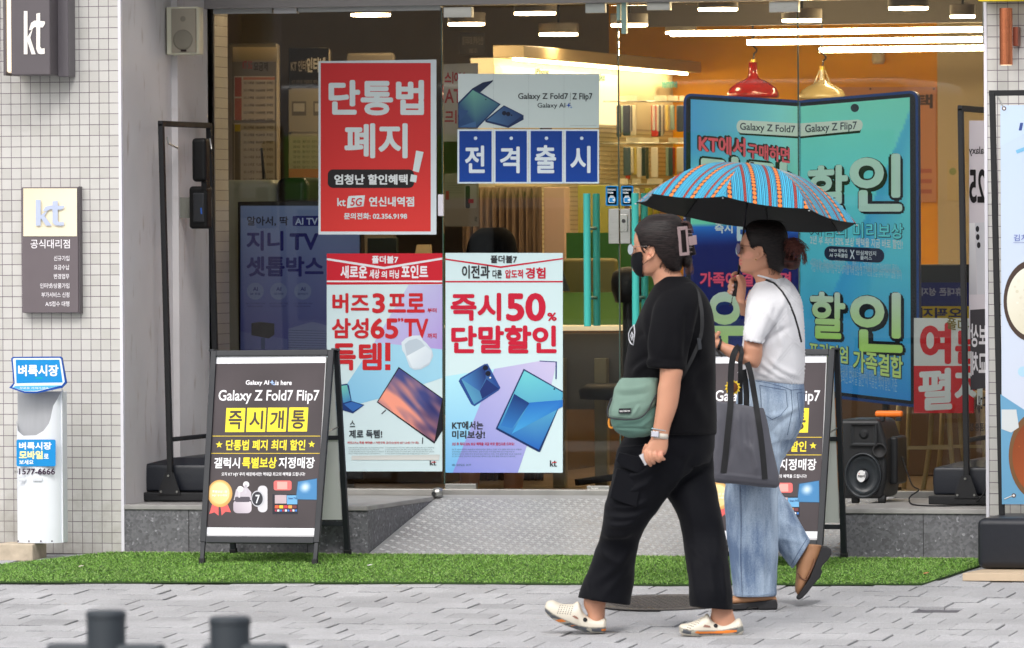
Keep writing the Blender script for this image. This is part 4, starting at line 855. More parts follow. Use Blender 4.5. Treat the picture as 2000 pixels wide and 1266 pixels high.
for k in range(8): S.line(645,812+k*19,1000,800+k*19+20,3,(50,56,92),3)
S.poly([(276,1000),(1195,1000),(1195,1700),(276,1700)],(50,54,96),2.1)
S.ob('screen',t,mat_='lit_screen',emit=.08,rough=.2)
cab=mat('cabinet_green_white',(176,184,168),.4); 
t=thing('kiosk_cabinet',(W(510,600,G+1).x,G+1.,STEP),'pale rounded kiosk cabinet with black top corner behind the display screen','cabinet')
b=list(ib(424,352,540,700,G+.95,.5)); b[4]=STEP; MB().box(*b).ob('body',cab,t,bevel=.04,seg=4)
b=list(ib(537,347,603,700,G+.95,.5)); b[4]=STEP; MB().box(*b).ob('corner_panel',mat('bezel_black'),t,bevel=.04,seg=4)
a=W(516,350,G+1.1);b=W(511,289,G+1.1); s=MB(); s.cyl(a,b,.009,.006); s.box(a.x-.06,a.x+.06,G+1.05,G+1.2,a.z-.03,a.z-.005); o=s.ob('router',mat('bezel_black')); tag(o,'black router with one upright antenna on top of the pale kiosk cabinet','router')
# price boards
def priceboard(x0,y0,x1,y1,Y,label,kind):
    t=thing('price_board',(W((x0+x1)/2,y0,Y).x,Y,STEP),label,'price board','acrylic price boards in the left of the shop')
    b=list(ib(x0,y0,x1,y1,Y,.05)); b[4]=STEP; MB().box(*b).ob('frame',mat('board_taupe',(150,140,122),.4),t,bevel=.02,seg=3)
    S=Sheet((0,Y-.002,0),th=.001).view(x0,y0,1); w=x1-x0
    if kind==0:
        S.rect(w*.12,14,w*.96,300,(118,110,98),1); S.rect(w*.13,7,w*.97,36,(236,214,170),1.4,c2=(150,136,110),g=(0,7,0,36)); S.text('KT 5G',w*.32,34,w*.5,50,(170,70,60),.04,2); S.text('요금제',w*.53,36,w*.8,54,(70,64,56),.04,2)  # cream strip at the top: a reflected glow painted on the sheet
        S.rect(w*.16,64,w*.93,150,(196,184,166),1.6); S.rect(w*.17,66,w*.3,104,(166,84,66),2); S.rect(w*.17,107,w*.3,150,(170,92,64),2); S.rect(w*.16,156,w*.93,290,(176,168,150),1.6); S.rect(w*.17,158,w*.28,172,(170,150,50),2); S.rect(w*.17,172,w*.28,270,(110,104,92),2)
        S.rect(w*.33,66,w*.93,71,(190,120,90),2)
        for k in range(14): S.text('5G 스페셜  %d,000원  무제한'%(130-k*5),w*.34,74+k*14.5,w*.9,80+k*14.5,(104,92,80),.01,2.4)
    elif kind==1:
        S.rect(2,0,w-2,78,(30,27,25),1); S.text('KT 인터넷',6,24,w*.55,46,(150,140,124),.04,2); S.text('인터넷',w*.45,18,w-8,48,(196,190,176),.05,2); S.text('KT 인터넷 가입하고 혜택 받으세요',w*.1,62,w*.95,70,(120,112,98),.01,2)
        S.rect(2,82,w-2,164,(150,142,124),1)
        for k in range(2): S.rect(8+k*42,104,36+k*42,132,(104,98,88),2); S.rect(11+k*42,108,33+k*42,124,(170,164,150),2.5)
        S.rect(2,168,w-2,260,(156,150,130),1); S.rect(2,236,w-2,262,(170,110,84),2)
        for k in range(6): S.text('결합 할인 안내 %d'%(k+1),10,180+k*10,w-14,185+k*10,(110,102,88),0,2)
    else:
        S.rect(4,4,w-4,240,(120,112,98),1)
    S.ob('printed_sheet',t,rough=.25)
priceboard(441,85,544,352,G+2.1,'taupe rounded price board with red-tabbed table, leftmost behind the left window',0)
priceboard(562,94,644,352,G+2.2,'dark-topped internet price board between the rounded board and the red poster',1)
priceboard(674,104,770,352,G+2.3,'plain rounded board mostly hidden behind the red poster',2)
ibox('monitor',ib(717,465,775,497,G+1.6,.03),mat('dark_green',(50,60,54),.4),'small dark monitor in the gap between the two left window posters','monitor')
a=W(824,494,G+1.5); s=MB(); s.hexa([(a.x-.045,G+1.5,a.z-.05),(a.x+.045,G+1.5,a.z-.05),(a.x+.045,G+1.52,a.z-.05),(a.x-.045,G+1.52,a.z-.05),(a.x-.04,G+1.55,a.z+.04),(a.x+.03,G+1.55,a.z+.04),(a.x+.03,G+1.57,a.z+.04),(a.x-.04,G+1.57,a.z+.04)]); tag(s.ob('desk_card',mat('card_cream',(190,170,130),.6)),'tilted cream desk card above the red-header poster','card')
b=list(ib(600,500,860,520,G+1.4,.6)); b[4]=STEP; ibox('service_counter',b,mat('counter_brown',(96,80,62),.5),'brown service counter behind the lower window posters','counter')
# reversed poster and product sheet behind the left door
S=Sheet((0,G+.9,0),th=.001).view(850,0,.395); S.base([(40,318),(212,312),(212,700),(40,700)],(196,190,180)); S.text('보이스',46,355,150,415,(190,50,60),.05,2,mirror=True); S.text('KTA',46,440,170,510,(180,60,60),.03,2,mirror=True); S.text('사이드',46,545,190,612,(180,60,60),.04,2,mirror=True)
poster('poster','white poster with reversed red lettering behind the left edge of the phone banner','poster',S)
S=Sheet((0,G+1.2,0),th=.001).view(850,0,.395); S.base([(45,860),(215,850),(215,1120),(45,1120)],(156,146,130)); S.rrect(145,915,205,1030,8,(176,170,160),1); S.rrect(150,920,172,1030,6,(50,46,44),2); S.rect(165,985,190,1005,(180,40,50),3); S.kt(196,1070,208,1095,(60,54,50),2); S.fine(55,900,135,960,5,(110,100,88),2); S.rect(52,945,68,988,(170,50,60),2.5)
poster('poster','beige product sheet with a phone picture and small kt below the blue letter card','poster',S)
S=Sheet((0,G+2.9,0),th=.001).view(850,0,.395); S.text('연신내역 토대리점',135,180,238,222,(150,140,124),.02,1,mirror=True); S.base([(120,160),(245,160),(245,270),(120,270)],(70,64,56)); S.text('12-281',168,240,207,262,(140,130,116),.02,2,mirror=True)
poster('notice','dim notice with small reversed lettering at the top of the left door','notice',S)
# lamps
def disc(cx,cy,w,Y,lab):
    c=W(cx,cy,Y); r=w/2/(FPX/((c-CAM).dot(_F))); t=thing('ceiling_lamp',(c.x,Y,c.z),lab,'ceiling lamp','round drum lamps under the shop ceiling')
    MB().lathe((c.x,Y,c.z),[(r,0),(r,.045),(r*.98,.05)],n=40).ob('drum',mat('drum_taupe',(128,118,104),.5),t)
    MB().lathe((c.x,Y,c.z),[(r*.96,-.012),(r*.965,-.001)],n=40).ob('diffuser',mat('lamp_warm',(255,222,170),.5,emit=34),t)
    if c.z+.05<CZ-.02: MB().cyl((c.x,Y,c.z+.05),(c.x,Y,CZ),.006).ob('stem',mat('bezel_black'),t)
for i,(x,y,w,dy,lab) in enumerate(((724,27,80,1.9,'over the red poster'),(911,45,74,1.6,'above the left end of the phone banner'),(1045,24,84,1.2,'highest over the left door'),(1091,65,78,2.4,'lower one over the phone banner'),(1229,47,74,1.4,'just right of the door gap'),(1330,62,62,2.6,'beside the start of the long tubes'),(1402,16,80,.9,'at the top of the right door'),(1566,38,80,1.5,'above the seam of the phone cutout'),(1774,14,80,.9,'at the top of the right window'),(1880,30,50,1.3,'close to the right wall, topmost'))): disc(x,y,w,G+dy,'round drum ceiling lamp glowing warm, '+lab)
MB().box(*ib(1225,95,1930,118,G+2.2,.0)[:2],G+2.15,G+2.2,W(1500,50,G+2.2).z,CZ).ob('ceiling_beam',mat('beam_grey',(80,74,68),.7),BD)
for i,(x0,x1,y0,y1,dy) in enumerate(((1310,2010,66,56,1.55),(1460,2020,83,74,2.3),(1600,2030,98,89,3.0))):
    a=W(x0,y0,G+dy);b=W(x1,y1,G+dy); b.z=a.z; s=MB(); s.cyl(a,b,.013,n=12); o=s.ob('tube_lamp',mat('tube_warm',(255,228,176),.5,emit=46)); tag(o,'long straight glowing tube lamp, '+('longest and highest','middle','shortest and lowest')[i]+' of the three over the phone cutout','tube lamp','long tube lamps in the right of the shop')
# slatwall with cases: a partition running into the depth of the shop
XSL=W(966,300,G+1.9).x; NS=Vector((1,0,0)); PS=Vector((XSL,0,0))
cream=mat('slat_cream',(222,210,176),.5)
z1=PL(1300,142,PS,NS).z+.0
t=thing('slatwall',(XSL,G+3.6,STEP),'cream slatted display wall with lit top panel running into the shop behind the doors','display wall')
MB().box(XSL-.12,XSL,G+1.9,RD-.1,STEP+1.0,z1).ob('panel',cream,t); MB().box(XSL-.12,XSL+.02,G+1.88,RD-.1,STEP,STEP+.999).ob('lower_panel',mat('lower_taupe',(96,86,74),.5),t)
sg=MB()
for k in range(84):
    z=z1-.32-k*.024
    if z<STEP+1.01: break
    sg.box(XSL,XSL+.0015,G+1.9,RD-.1,z,z+.0045)
sg.ob('grooves',mat('groove_dark',(176,160,124),.6),t)
MB().box(XSL,XSL+.16,G+1.88,RD-.1,z1-.0,z1+.06).ob('valance',mat('valance',(190,170,130),.5),t,bevel=.004)
MB().box(XSL+.004,XSL+.03,G+1.9,G+4.2,z1-.30,z1-.04).ob('light_panel',mat('light_panel',(250,230,180),.5,emit=.9),t)
MB().box(XSL+.08,XSL+.11,G+1.95,RD-.2,z1-.012,z1-.001).ob('strip_light',mat('strip_warm',(255,226,170),.5,emit=24),t)
S=Sheet((XSL+.033,0,0),(1,0,0),th=.001); S.text('iPhone',1046,134,1072,145,(50,80,60),.03,1); S.text('make',1160,142,1182,158,(30,110,100),.03,1); S.text('femme',1292,154,1323,172,(40,140,130),.05,1); S.ob('lettering',t)
cc=[(30,44,70),(226,222,212),(60,76,96),(236,232,220),(190,40,44),(232,226,206),(70,70,74),(232,214,120),(224,224,220),(150,176,168)]
r=random.Random(5); k=0
for row,(ytop,yb) in enumerate(((206,280),(288,362),(368,430))):
    for j in range(21):
        px=1166+j*8.6+row*4+r.uniform(-2,2); 
        p=PL(px,ytop,PS,NS); yy=p.y
        if yy>RD-.3: continue
        zt_=p.z; h=.13+r.random()*.04; w=.08; dx=.04+.12*r.random()
        c=cc[(j*3+row*2)%10] if row<2 else [(190,190,60),(160,170,60),(206,196,80),(226,222,200)][j%4]
        t=thing('phone_case',(XSL+dx,yy,zt_-h),'%s phone case on a hook, %s row of the slatted wall, place %s along it'%(('dark','pale','navy','ivory','red','cream','charcoal','yellow','silver','sage')[(j*3+row*2)%10],('top','middle','bottom')[row],('one two three four five six seven eight nine ten eleven twelve thirteen fourteen fifteen sixteen seventeen eighteen nineteen twenty twenty-one'.split())[j]),'phone case','packed phone cases hanging on the slatted wall')
        MB().box(XSL+dx,XSL+dx+r.choice((.016,.026,.04)),yy,yy+.012,zt_-h,zt_).ob('case',mat('case_%02x%02x%02x'%c,c,.3),t,bevel=.008)
        MB().box(XSL+dx+.02,XSL+dx+.05,yy-.012,yy-.010,zt_+.02,zt_+.05).ob('header_card',mat('hang_card',(222,216,196),.5),t)
        MB().cyl((XSL,yy+.006,zt_+.02),(XSL+dx+.1,yy+.006,zt_+.02),.003,n=8).ob('hook',steel,t)
ibox('phone_poster',(XSL+.0,XSL+.01,G+2.75,G+2.95,PL(1185,268,PS,NS).z,PL(1185,215,PS,NS).z),mat('bezel_black'),'dark framed phone picture near the left end of the slatted wall','picture')
# reception desk; its green and yellow panels hold a street reflection as colour
yg=mat('yellow_reflection',(168,166,74),.5); gr=mat('green_reflection',(62,122,44),.5)
b=ib(1128,362,1212,470,G+2.0,.03); ibox('yellow_reflection_panel',b,yg,'olive-yellow panel coloured as a reflection in the glass, behind the left door handle','shelf')
t=thing('reception_desk',(W(1150,640,G+.9).x,G+.9,STEP),'reception desk with glowing counter edge and panels coloured by a green reflection, behind the left door','desk')
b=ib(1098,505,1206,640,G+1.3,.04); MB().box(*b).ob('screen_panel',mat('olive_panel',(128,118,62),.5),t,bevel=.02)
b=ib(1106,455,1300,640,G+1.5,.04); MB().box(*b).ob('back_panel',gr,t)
b=ib(1000,572,1300,638,G+1.15,.1); MB().box(*b).ob('green_reflection_panel',mat('green_reflection2',(88,132,56),.5),t)
b=ib(960,637,1215,646,G+.85,.5); MB().box(*b).ob('counter_top',mat('counter_cream',(236,214,170),.4,emit=.5),t,bevel=.003)  # counter top brightened by added emission, it holds no lamp
b=list(ib(960,652,1300,800,G+.95,.05)); MB().box(*b).ob('apron',mat('apron_grey',(104,98,88),.5),t)
for x in (1078,1160): b=list(ib(x,700,x+26,950,G+.9,.05)); b[4]=STEP; MB().box(*b).ob('leg',mat('leg_beige',(152,142,112),.5),t,bevel=.004)
a=W(1130,560,G+1.2); s=MB(); s.hexa([(a.x-.05,G+1.1,a.z-.02),(a.x-.02,G+1.1,a.z-.02),(a.x-.02,G+1.12,a.z-.02),(a.x-.05,G+1.12,a.z-.02),(a.x-.1,G+1.1,a.z+.12),(a.x-.07,G+1.1,a.z+.12),(a.x-.07,G+1.12,a.z+.12),(a.x-.1,G+1.12,a.z+.12)]); tag(s.ob('tablet_stand',mat('dark_green')),'slim dark tilted tablet on the reception desk','tablet')
b=list(ib(1062,366,1104,640,G+1.75,.1)); ibox('column',b,mat('column_pink',(206,172,150),.6),'pinkish brown column behind the blue letter cards','column')
b=list(ib(905,366,1060,640,G+1.8,.08)); N_=120; V_=[];F_=[]
for i in range(N_+1):
    x=b[0]+(b[1]-b[0])*i/N_; y=G+1.8+.03*math.sin(i*.62)+.012*math.sin(i*1.7)
    V_+=[(x,y,STEP),(x,y,b[5])]
for i in range(N_): F_.append((2*i,2*i+2,2*i+3,2*i+1))
o=link('curtain',V_,F_,mat('curtain_brown',(104,82,62),.8,var=.1,vs=3),smooth=True); q=o.modifiers.new('s','SOLIDIFY'); q.thickness=.006; tag(o,'folded tan-brown curtain left of the pinkish column, under the blue letter cards','curtain')
def office_chair(cx,cy,r,Y,lab):
    c=W(cx,cy,Y); t=thing('office_chair',(c.x,Y,STEP),lab,'chair','black office chairs inside the shop'); k=r/430
    m=mat('chair_black',(16,16,18),.6); MB().lathe((c.x,Y,c.z-k),[(k*.75,-k*.9),(k*.98,-k*.2),(k,k*.3),(k*.9,k*.75),(k*.5,k*1.05),(.001,k*1.12)],n=28,sv=.25 if False else 1).ob('backrest',m,t,smooth=True)
    MB().cyl((c.x,Y,STEP+.05),(c.x,Y,c.z-k*1.9),.03).ob('column',m,t)
    MB().lathe((c.x,Y,STEP+.42),[(.05,0),(.23,.01),(.24,.05),(.2,.08)],n=28).ob('seat',m,t,smooth=True)
    for q in range(5): a_=q*1.2566; MB().bar((c.x,Y,STEP+.07),(c.x+.27*math.cos(a_),Y+.27*math.sin(a_),STEP+.04),.04,.03,(0,0,1)).ob('leg',m,t)

office_chair(1228,525,36,G+.7,'black office chair back behind the masked woman\'s face')
# pendant lamps
def pendant(cx,ytop,yb,w,Y,m,lab,cage=False):
    b=W(cx,yb,Y);tp=W(cx,ytop,Y); r=w/2/(FPX/((b-CAM).dot(_F))); H=tp.z-b.z; t=thing('pendant_lamp',(b.x,Y,b.z),lab,'pendant lamp','enamel pendant lamps over the phone cutout')
    prof=[(r*.97,-.006),(r,.004),(r*.99,H*.10),(r*.88,H*.26),(r*.62,H*.40),(r*.34,H*.50),(r*.22,H*.56),(r*.17,H*.72 if not cage else H*.6),(r*.16,H if not cage else H*.62)]
    MB().lathe((b.x,Y,b.z),prof,n=48).ob('shade',m,t,smooth=True)
    if cage:
        for q in range(4): a_=q*1.57+.5; MB().cyl((b.x+r*.34*math.cos(a_),Y+r*.34*math.sin(a_),b.z+H*.5),(b.x+r*.12*math.cos(a_),Y+r*.12*math.sin(a_),b.z+H*.93),.004,n=8).ob('cage_bar',m,t)
        MB().cyl((b.x,Y,b.z+H*.6),(b.x,Y,b.z+H*.95),r*.09).ob('socket',steel,t)
    MB().cyl((b.x,Y,b.z+H*.95),(b.x,Y,b.z+H*1.08),.012).ob('cap',mat('brass',(180,150,70),.3,metal=.9),t)
    P=[(b.x,Y,b.z+H*1.05),(b.x+.006,Y,b.z+H*1.2)]+[(b.x+.02*math.sin(q*.9),Y+.02*math.cos(q*.9),b.z+H*1.25+q*.012) for q in range(8)]+[(b.x,Y,b.z+H*1.6),(b.x,Y,CZ)]
    MB().path(P,.0045).ob('cord',mat('bezel_black'),t)
pendant(1471,122,189,102,G+2.7,mat('enamel_red',(140,24,16),.2,coat=.3),'glossy red bottle-shaped pendant lamp above the left half of the phone cutout')
pendant(1606,134,192,92,G+2.9,mat('enamel_cream',(170,152,104),.25,coat=.3),'cream pendant lamp with open cage neck above the right half of the phone cutout',True)
o=MB(); a=W(1710,110,RD-.1); o.lathe((a.x,RD-.03,a.z-.04),[(.03,0),(.036,.02),(.034,.06),(.025,.075)],n=20); tag(o.ob('motion_sensor',mat('sensor_plastic',(226,214,190),.4),smooth=True),'small white motion sensor on the orange wall under the tubes','sensor')
S=Sheet((0,RD-.02,0),th=.002); S.base([(1600,170),(1829,170),(1829,395),(1600,395)],(214,152,110)); S.text('혜택',1750,184,1822,212,(80,60,50),.05,2); 
for x in (1620,1700,1824): S.circ(x,174,2,(90,70,60),1)
for k in range(3): S.rect(1610,330+k*20,1820,338+k*20,(190,110,90),1)
poster('poster','salmon poster pinned on the orange wall, partly behind the phone cutout','poster',S)
S=Sheet((0,RD-.16,0),th=.002); S.base([(1850,313),(1874,313),(1874,392),(1850,392)],(216,196,150)); S.circ(1861,335,7,(160,170,110),1); poster('notice','small pale notice on the beige wall at the far right of the shop','notice',S)
b=list(ib(1795,517,1960,552,G+2.4,.3)); ibox('shelf_unit',b,mat('bezel_black'),'black shelf behind the window above the blue board','shelf')
S=Sheet((0,G+1.4,0),th=.01); S.base([(1780,552),(1960,552),(1960,598),(1780,598)],(34,44,128)); S.text('휴대폰 성지',1800,562,1880,578,(150,160,200),.04,1,mirror=True)  # blue board: a sign's mirror reflection drawn as print
poster('sign','dark blue board standing for a reflected sign, pale reversed lettering, inside the right window','sign',S)
S=Sheet((0,G+1.38,0),th=.01); S.base([(1780,598.5),(1960,598.5),(1960,640),(1780,640)],(196,180,24)); S.text('오픽지',1797,601,1880,622,(40,44,90),.05,1,mirror=True)  # yellow board: lower part of the same reflection, drawn as print
poster('sign','yellow board standing for a reflected sign, navy reversed lettering, directly under the dark blue board','sign',S)
b=list(ib(1640,520,1960,800,G+2.6,.4)); b[4]=STEP; ibox('low_cabinet',b,mat('cab_brown',(88,68,52),.5),'dark brown low cabinet deep in the right of the shop','cabinet')
# stools
for i,(x,lab) in enumerate(((1815,'bent metal stool with beige legs inside the right window, nearer the trolley speaker'),(1880,'bent metal stool with beige legs inside the right window, half behind the banner stand'))):
    Y=G+.9+.2*i; c=W(x,900,Y); t=thing('stool',(c.x,Y,STEP),lab,'stool','stools inside the right window'); mm=mat('stool_beige',(176,160,120),.4)
    for dx,dy in ((-.13,-.13),(.13,-.13),(.13,.13),(-.13,.13)): MB().path([(c.x+dx*1.2,Y+dy*1.2,STEP),(c.x+dx,Y+dy,STEP+.2),(c.x+dx*.9,Y+dy*.9,STEP+.42)],.012).ob('leg',mm,t,smooth=True)
    MB().lathe((c.x,Y,STEP+.42),[(.16,0),(.165,.02),(.15,.035)],n=28).ob('seat',mm,t,smooth=True)
    MB().bar((c.x-.14,Y-.14,STEP+.2),(c.x+.14,Y-.14,STEP+.2),.015,.015,(0,0,1)).ob('stretcher',mm,t)
# ================= trolley speaker on the step =================
def trolley():
    Y=.55; l=lambda x,y,Yk=Y:W(1600+x*.3317,780+y*.3317,Yk)
    t=thing('trolley_speaker',(l(330,610).x,Y,STEP),'black portable speaker with orange handle on the granite step under the phone cutout','speaker')
    m=mat('speaker_black',(30,31,33),.45,bump=.15,bs=300); x0=l(185,300).x; x1=l(380,300).x; z0=STEP+.02; z1=l(300,118).z; D=.33
    V=[]; # body: front face narrower, side tapering
    s=MB(); f=[(x0,Y,z0+.03),(x0,Y,z1-.03),(x0+.02,Y-.0,z1),(x1-.03,Y,z1),(x1,Y+.03,z1-.05),(x1,Y+.03,z0+.02),(x1-.03,Y,z0)]
    s.prism([Vector(p) for p in [(x0-.05,Y,z0),(x1-.01,Y,z0),(x1+.012,Y,z0+.1),(x1+.012,Y,z1-.1),(x1-.02,Y,z1),(x0-.05,Y,z1)]],(0,D,0)); s.ob('cabinet',m,t,bevel=.02,seg=4)
    MB().box(x1-.0,x1+.04,Y+.1,Y+D-.02,z0+.06,z1-.08).ob('side_panel',m,t,bevel=.012)
    g=l(192,150,Y); hx0=l(190,140).x; hx1=l(335,140).x; hz0=l(200,265).z; hz1=l(200,148).z
    s=MB(); s.add([(hx0,Y-.012,hz0),(hx1,Y-.012,hz0),(hx1,Y-.012,hz1),(hx0,Y-.012,hz1),(hx0+.035,Y+.03,hz0+.025),(hx1-.035,Y+.03,hz0+.025),(hx1-.035,Y+.03,hz1-.02),(hx0+.035,Y+.03,hz1-.02)],[(0,1,5,4),(1,2,6,5),(2,3,7,6),(3,0,4,7),(4,5,6,7)]); s.ob('horn',mat('horn_grey',(52,54,56),.5),t)
    s=MB(); s.box(hx0-.006,hx1+.006,Y-.014,Y-.0005,hz0-.006,hz0); s.box(hx0-.006,hx1+.006,Y-.014,Y-.0005,hz1,hz1+.006); s.box(hx0-.006,hx0,Y-.014,Y-.0005,hz0,hz1); s.box(hx1,hx1+.006,Y-.014,Y-.0005,hz0,hz1); s.ob('horn_rim',m,t)
    MB().lathe(((hx0+hx1)/2,Y+.02,(hz0+hz1)/2),[(.022,0),(.022,.02),(.012,.03)],n=20,axis=(0,-1,0)).ob('tweeter',m,t)
    cx,cz=l(262,448).x,l(262,448).z; R=abs(l(370,448).x-cx)
    MB().lathe((cx,Y+.002,cz),[(R,0),(R,.018),(R*.93,.024),(R*.9,.012),(R*.86,.008),(R*.80,.016),(R*.7,.004),(R*.45,-.012+.016),(R*.3,.002)],n=56,axis=(0,-1,0),su=1,sv=1.22).ob('woofer',mat('cone_grey',(46,50,54),.3),t,smooth=True)
    MB().lathe((cx,Y-.004,cz),[(R*.3,0),(R*.3,.01),(R*.24,.018),(.002,.02)],n=28,axis=(0,-1,0)).ob('dust_cap',mat('cap_grey',(88,90,94),.15,coat=.5),t,smooth=True)
    lx=l(247,453); S=Sheet((0,Y-.03,0),th=.006); q=lambda x,y:(1600+x*.3317,780+y*.3317)
    a,b=q(247,453); S.circ(a,b,25*.3317,(226,226,226),0,ry=35*.3317); S.text('navi',a-6.3,b-3.5,a+7,b+2.5,(30,30,34),.04,1); S.circ(a-4,b-4.5,1,(220,90,30),1); S.ob('badge',t)
    pp=l(358,302); MB().lathe((pp.x,Y+.0,pp.z),[(.032,0),(.034,.012),(.027,.014),(.024,.002)],n=28,axis=(0,-1,0)).ob('bass_port',mat('black_rubber'),t,smooth=True)
    hz=l(400,75).z; hA=l(312,80).x+.0; hB=l(472,80).x
    MB().box(hA,hB,Y+.05,Y+.09,hz-.024,hz+.004).ob('handle',mat('handle_orange',(236,116,30),.4),t,bevel=.01,seg=3)
    for x in (hA+.02,hB-.03): MB().box(x,x+.022,Y+.055,Y+.085,z1-.01,hz-.02).ob('handle_post',m,t,bevel=.003)
    for x in (x0+.0,x1-.03): MB().cyl((x,Y+.03,STEP+.018),(x+.03,Y+.03,STEP+.018),.02).ob('wheel',mat('black_rubber'),t)
    P=[l(500,430,Y+.25),l(530,480,Y+.2),l(585,530,Y+.1)]; zz=STEP+.004
    P=[Vector((x1+.04,Y+.2,STEP+.2)),l(545,500,Y+.1),l(588,532,Y),l(545,565,Y-.05),WZ(1600+530*.3317,780+590*.3317,zz),WZ(1600+555*.3317,780+620*.3317,zz),WZ(1600+700*.3317,780+628*.3317,zz),WZ(1600+880*.3317,780+622*.3317,zz),l(950,580,.3),l(990,510,.32)]
    Q=[]; 
    for i in range(len(P)-1):
        a,b,c,d=P[max(i-1,0)],P[i],P[i+1],P[min(i+2,len(P)-1)]
        for k in range(6):
            u=k/6; Q.append(.5*((2*b)+(-a+c)*u+(2*a-5*b+4*c-d)*u*u+(-a+3*b-3*c+d)*u**3))
    tag(MB().path(Q,.0035,n=6).ob('power_cable',mat('black_rubber'),smooth=True),'thin black cable trailing from the trolley speaker across the step','cable')
trolley()
# ================= right wall: copper lamp, banner frame =================
t=thing('wall_lamp',(W(1965,127,-.09).x,-.06,W(1965,127,-.09).z),'copper cylinder up-down lamp on the white tiles at the top right','wall lamp')
cop=mat('copper',(196,118,82),.28,metal=.8,var=.05,vs=20,stretch=(8,8,.5)); a=W(1963,16,-.1);b=W(1963,127,-.1); r=.0285; xc=W(1964,60,-.1).x
s=MB(); s.lathe((xc,-.09,b.z),[(r*.9,.002),(r,0),(r,.092),(r*.985,.093),(r*.985,.095),(r,.096),(r,.15),(r*.985,.151),(r*.985,.153),(r,.154),(r,a.z-b.z)],n=40); s.ob('cylinder',cop,t,smooth=False,bevel=.0008)
MB().box(xc+r-.004,xc+r+.018,-.062,.0,b.z+.082,b.z+.165).ob('mount',mat('copper_dark',(150,84,66),.35,metal=.7),t,bevel=.002)
MB().lathe((xc,-.09,b.z-.001),[(r*.85,0),(r*.85,.002)],n=28).ob('lens',mat('lens_warm',(255,230,190),.3,emit=1.2),t)
tag(MB().box(W(1912,3,-.12).x,W(2060,3,-.12).x,-.14,-.02,W(1960,2.2,-.12).z,W(1960,2.2,-.12).z+.4).ob('sign_board',mat('sign_yellow',(238,216,40),.4),bevel=.003),'yellow sign edge just entering the frame at the top right corner','sign')
def right_banner():
    Y=-.3; q=lambda x,y,dy=0:W(x,y,Y+dy); zg=gz(-.45)
    t=thing('banner_stand',(q(1960,1100).x,-.35,0),'black banner frame with food-bowl print and block base, cropped by the right edge','banner stand')
    A=q(1957,1006);B=q(1938,182); w=.62; D=Vector((w,.06,0))
    MB().bar(A,B,.024,.024,(0,-1,0)).ob('upright',blk,t,bevel=.002); MB().bar(A+D,B+D,.024,.024,(0,-1,0)).ob('upright',blk,t,bevel=.002)
    MB().bar(B+Vector((-.014,0,.0)),B+D+Vector((.014,0,0)),.024,.024,(0,0,1)).ob('crossbar',blk,t,bevel=.002)
    a=q(1932,1004,-.05); b=q(1932,1108,-.2); MB().box(a.x,a.x+.75,-.62,-.1,b.z,b.z+.215).ob('water_tank',blt,t,bevel=.03,seg=4)
    S=Sheet((0,Y-.02,0),th=.002); S.base([(1954,206),(2130,204),(2130,985),(1957,985)],(190,198,214))
    S.grad([(1954,206),(2130,204),(2130,985),(1957,985)],lambda u,v:vlerp((186,204,226),(204,208,222),v),4,6,1)
    S.poly([(1954,286),(2000,262),(2130,230),(2130,204),(1954,206)],(190,208,232),1.5)
    S.text('1',1991,240,1997,255,(60,80,140),.02,3,sh=-.2); S.line(1985,297,2030,280,7,(120,180,216),3)
    S.text('김치',1980,458,2006,471,(96,110,180),.01,3); S.text('찌개',2009,458,2035,471,(96,110,180),.01,3); S.line(1979,474,2040,474,1,(140,150,190),3)
    def bowl(cx,cy,r,ry,rim,inn,gr):
        S.circ(cx,cy,r,rim,3,ry=ry,n=48); S.circ(cx+1,cy+1,r*.9,inn,4,ry=ry*.86,n=48,c2=gr,g=(cx-r,cy-ry,cx+r*.5,cy+ry))
        rr=random.Random(int(cx));
        for k in range(26):
            a_=rr.random()*6.28; d=math.sqrt(rr.random())*.75; S.circ(cx+r*d*math.cos(a_),cy+ry*d*math.sin(a_),r*.07*rr.uniform(.4,1),vlerp(inn,gr,rr.random()),5+rr.random(),n=8)
    bowl(2016,588,56,80,(74,60,54),(232,230,218),(206,200,176)); bowl(2034,890,64,90,(116,84,56),(120,60,36),(176,92,50))
    S.poly([(1954,770),(2030,820),(2130,860),(2130,985),(1957,985)],(104,156,190),2); S.circ(1998,726,10,(170,206,230),2); S.poly([(1956,800),(1985,800),(1990,835),(1975,845),(1956,838)],(200,206,208),4)
    for (x,y) in ((1961,212),(1980,968)): S.circ(x,y,4.2,(90,64,50),4); S.circ(x,y,2.2,(226,226,226),5)
    S.ob('banner',t,rough=.4)
    for (x0,y0,x1,y1) in ((1948,188,1960,210),(1962,975,1979,968)): MB().cyl(q(x0,y0,-.02),q(x1,y1,-.02),.003,n=8).ob('hook',steel,t)
    c=q(1932,1122,-.2); s=MB(); s.hexa([(a.x-.005,-.9,gz(-.9)+.004),(a.x+.8,-.9,gz(-.9)+.004),(a.x+.8,-.08,gz(-.08)+.004),(a.x+.05,-.08,gz(-.08)+.004),(a.x-.005,-.9,gz(-.9)+.036),(a.x+.8,-.9,gz(-.9)+.036),(a.x+.8,-.08,b.z-.001),(a.x+.05,-.08,b.z-.001)])
    tag(s.ob('wooden_board',mat('plywood',(206,184,156),.7,var=.1,vs=6),bevel=.004),'pale wooden board under the block base of the right banner stand','board')
right_banner()
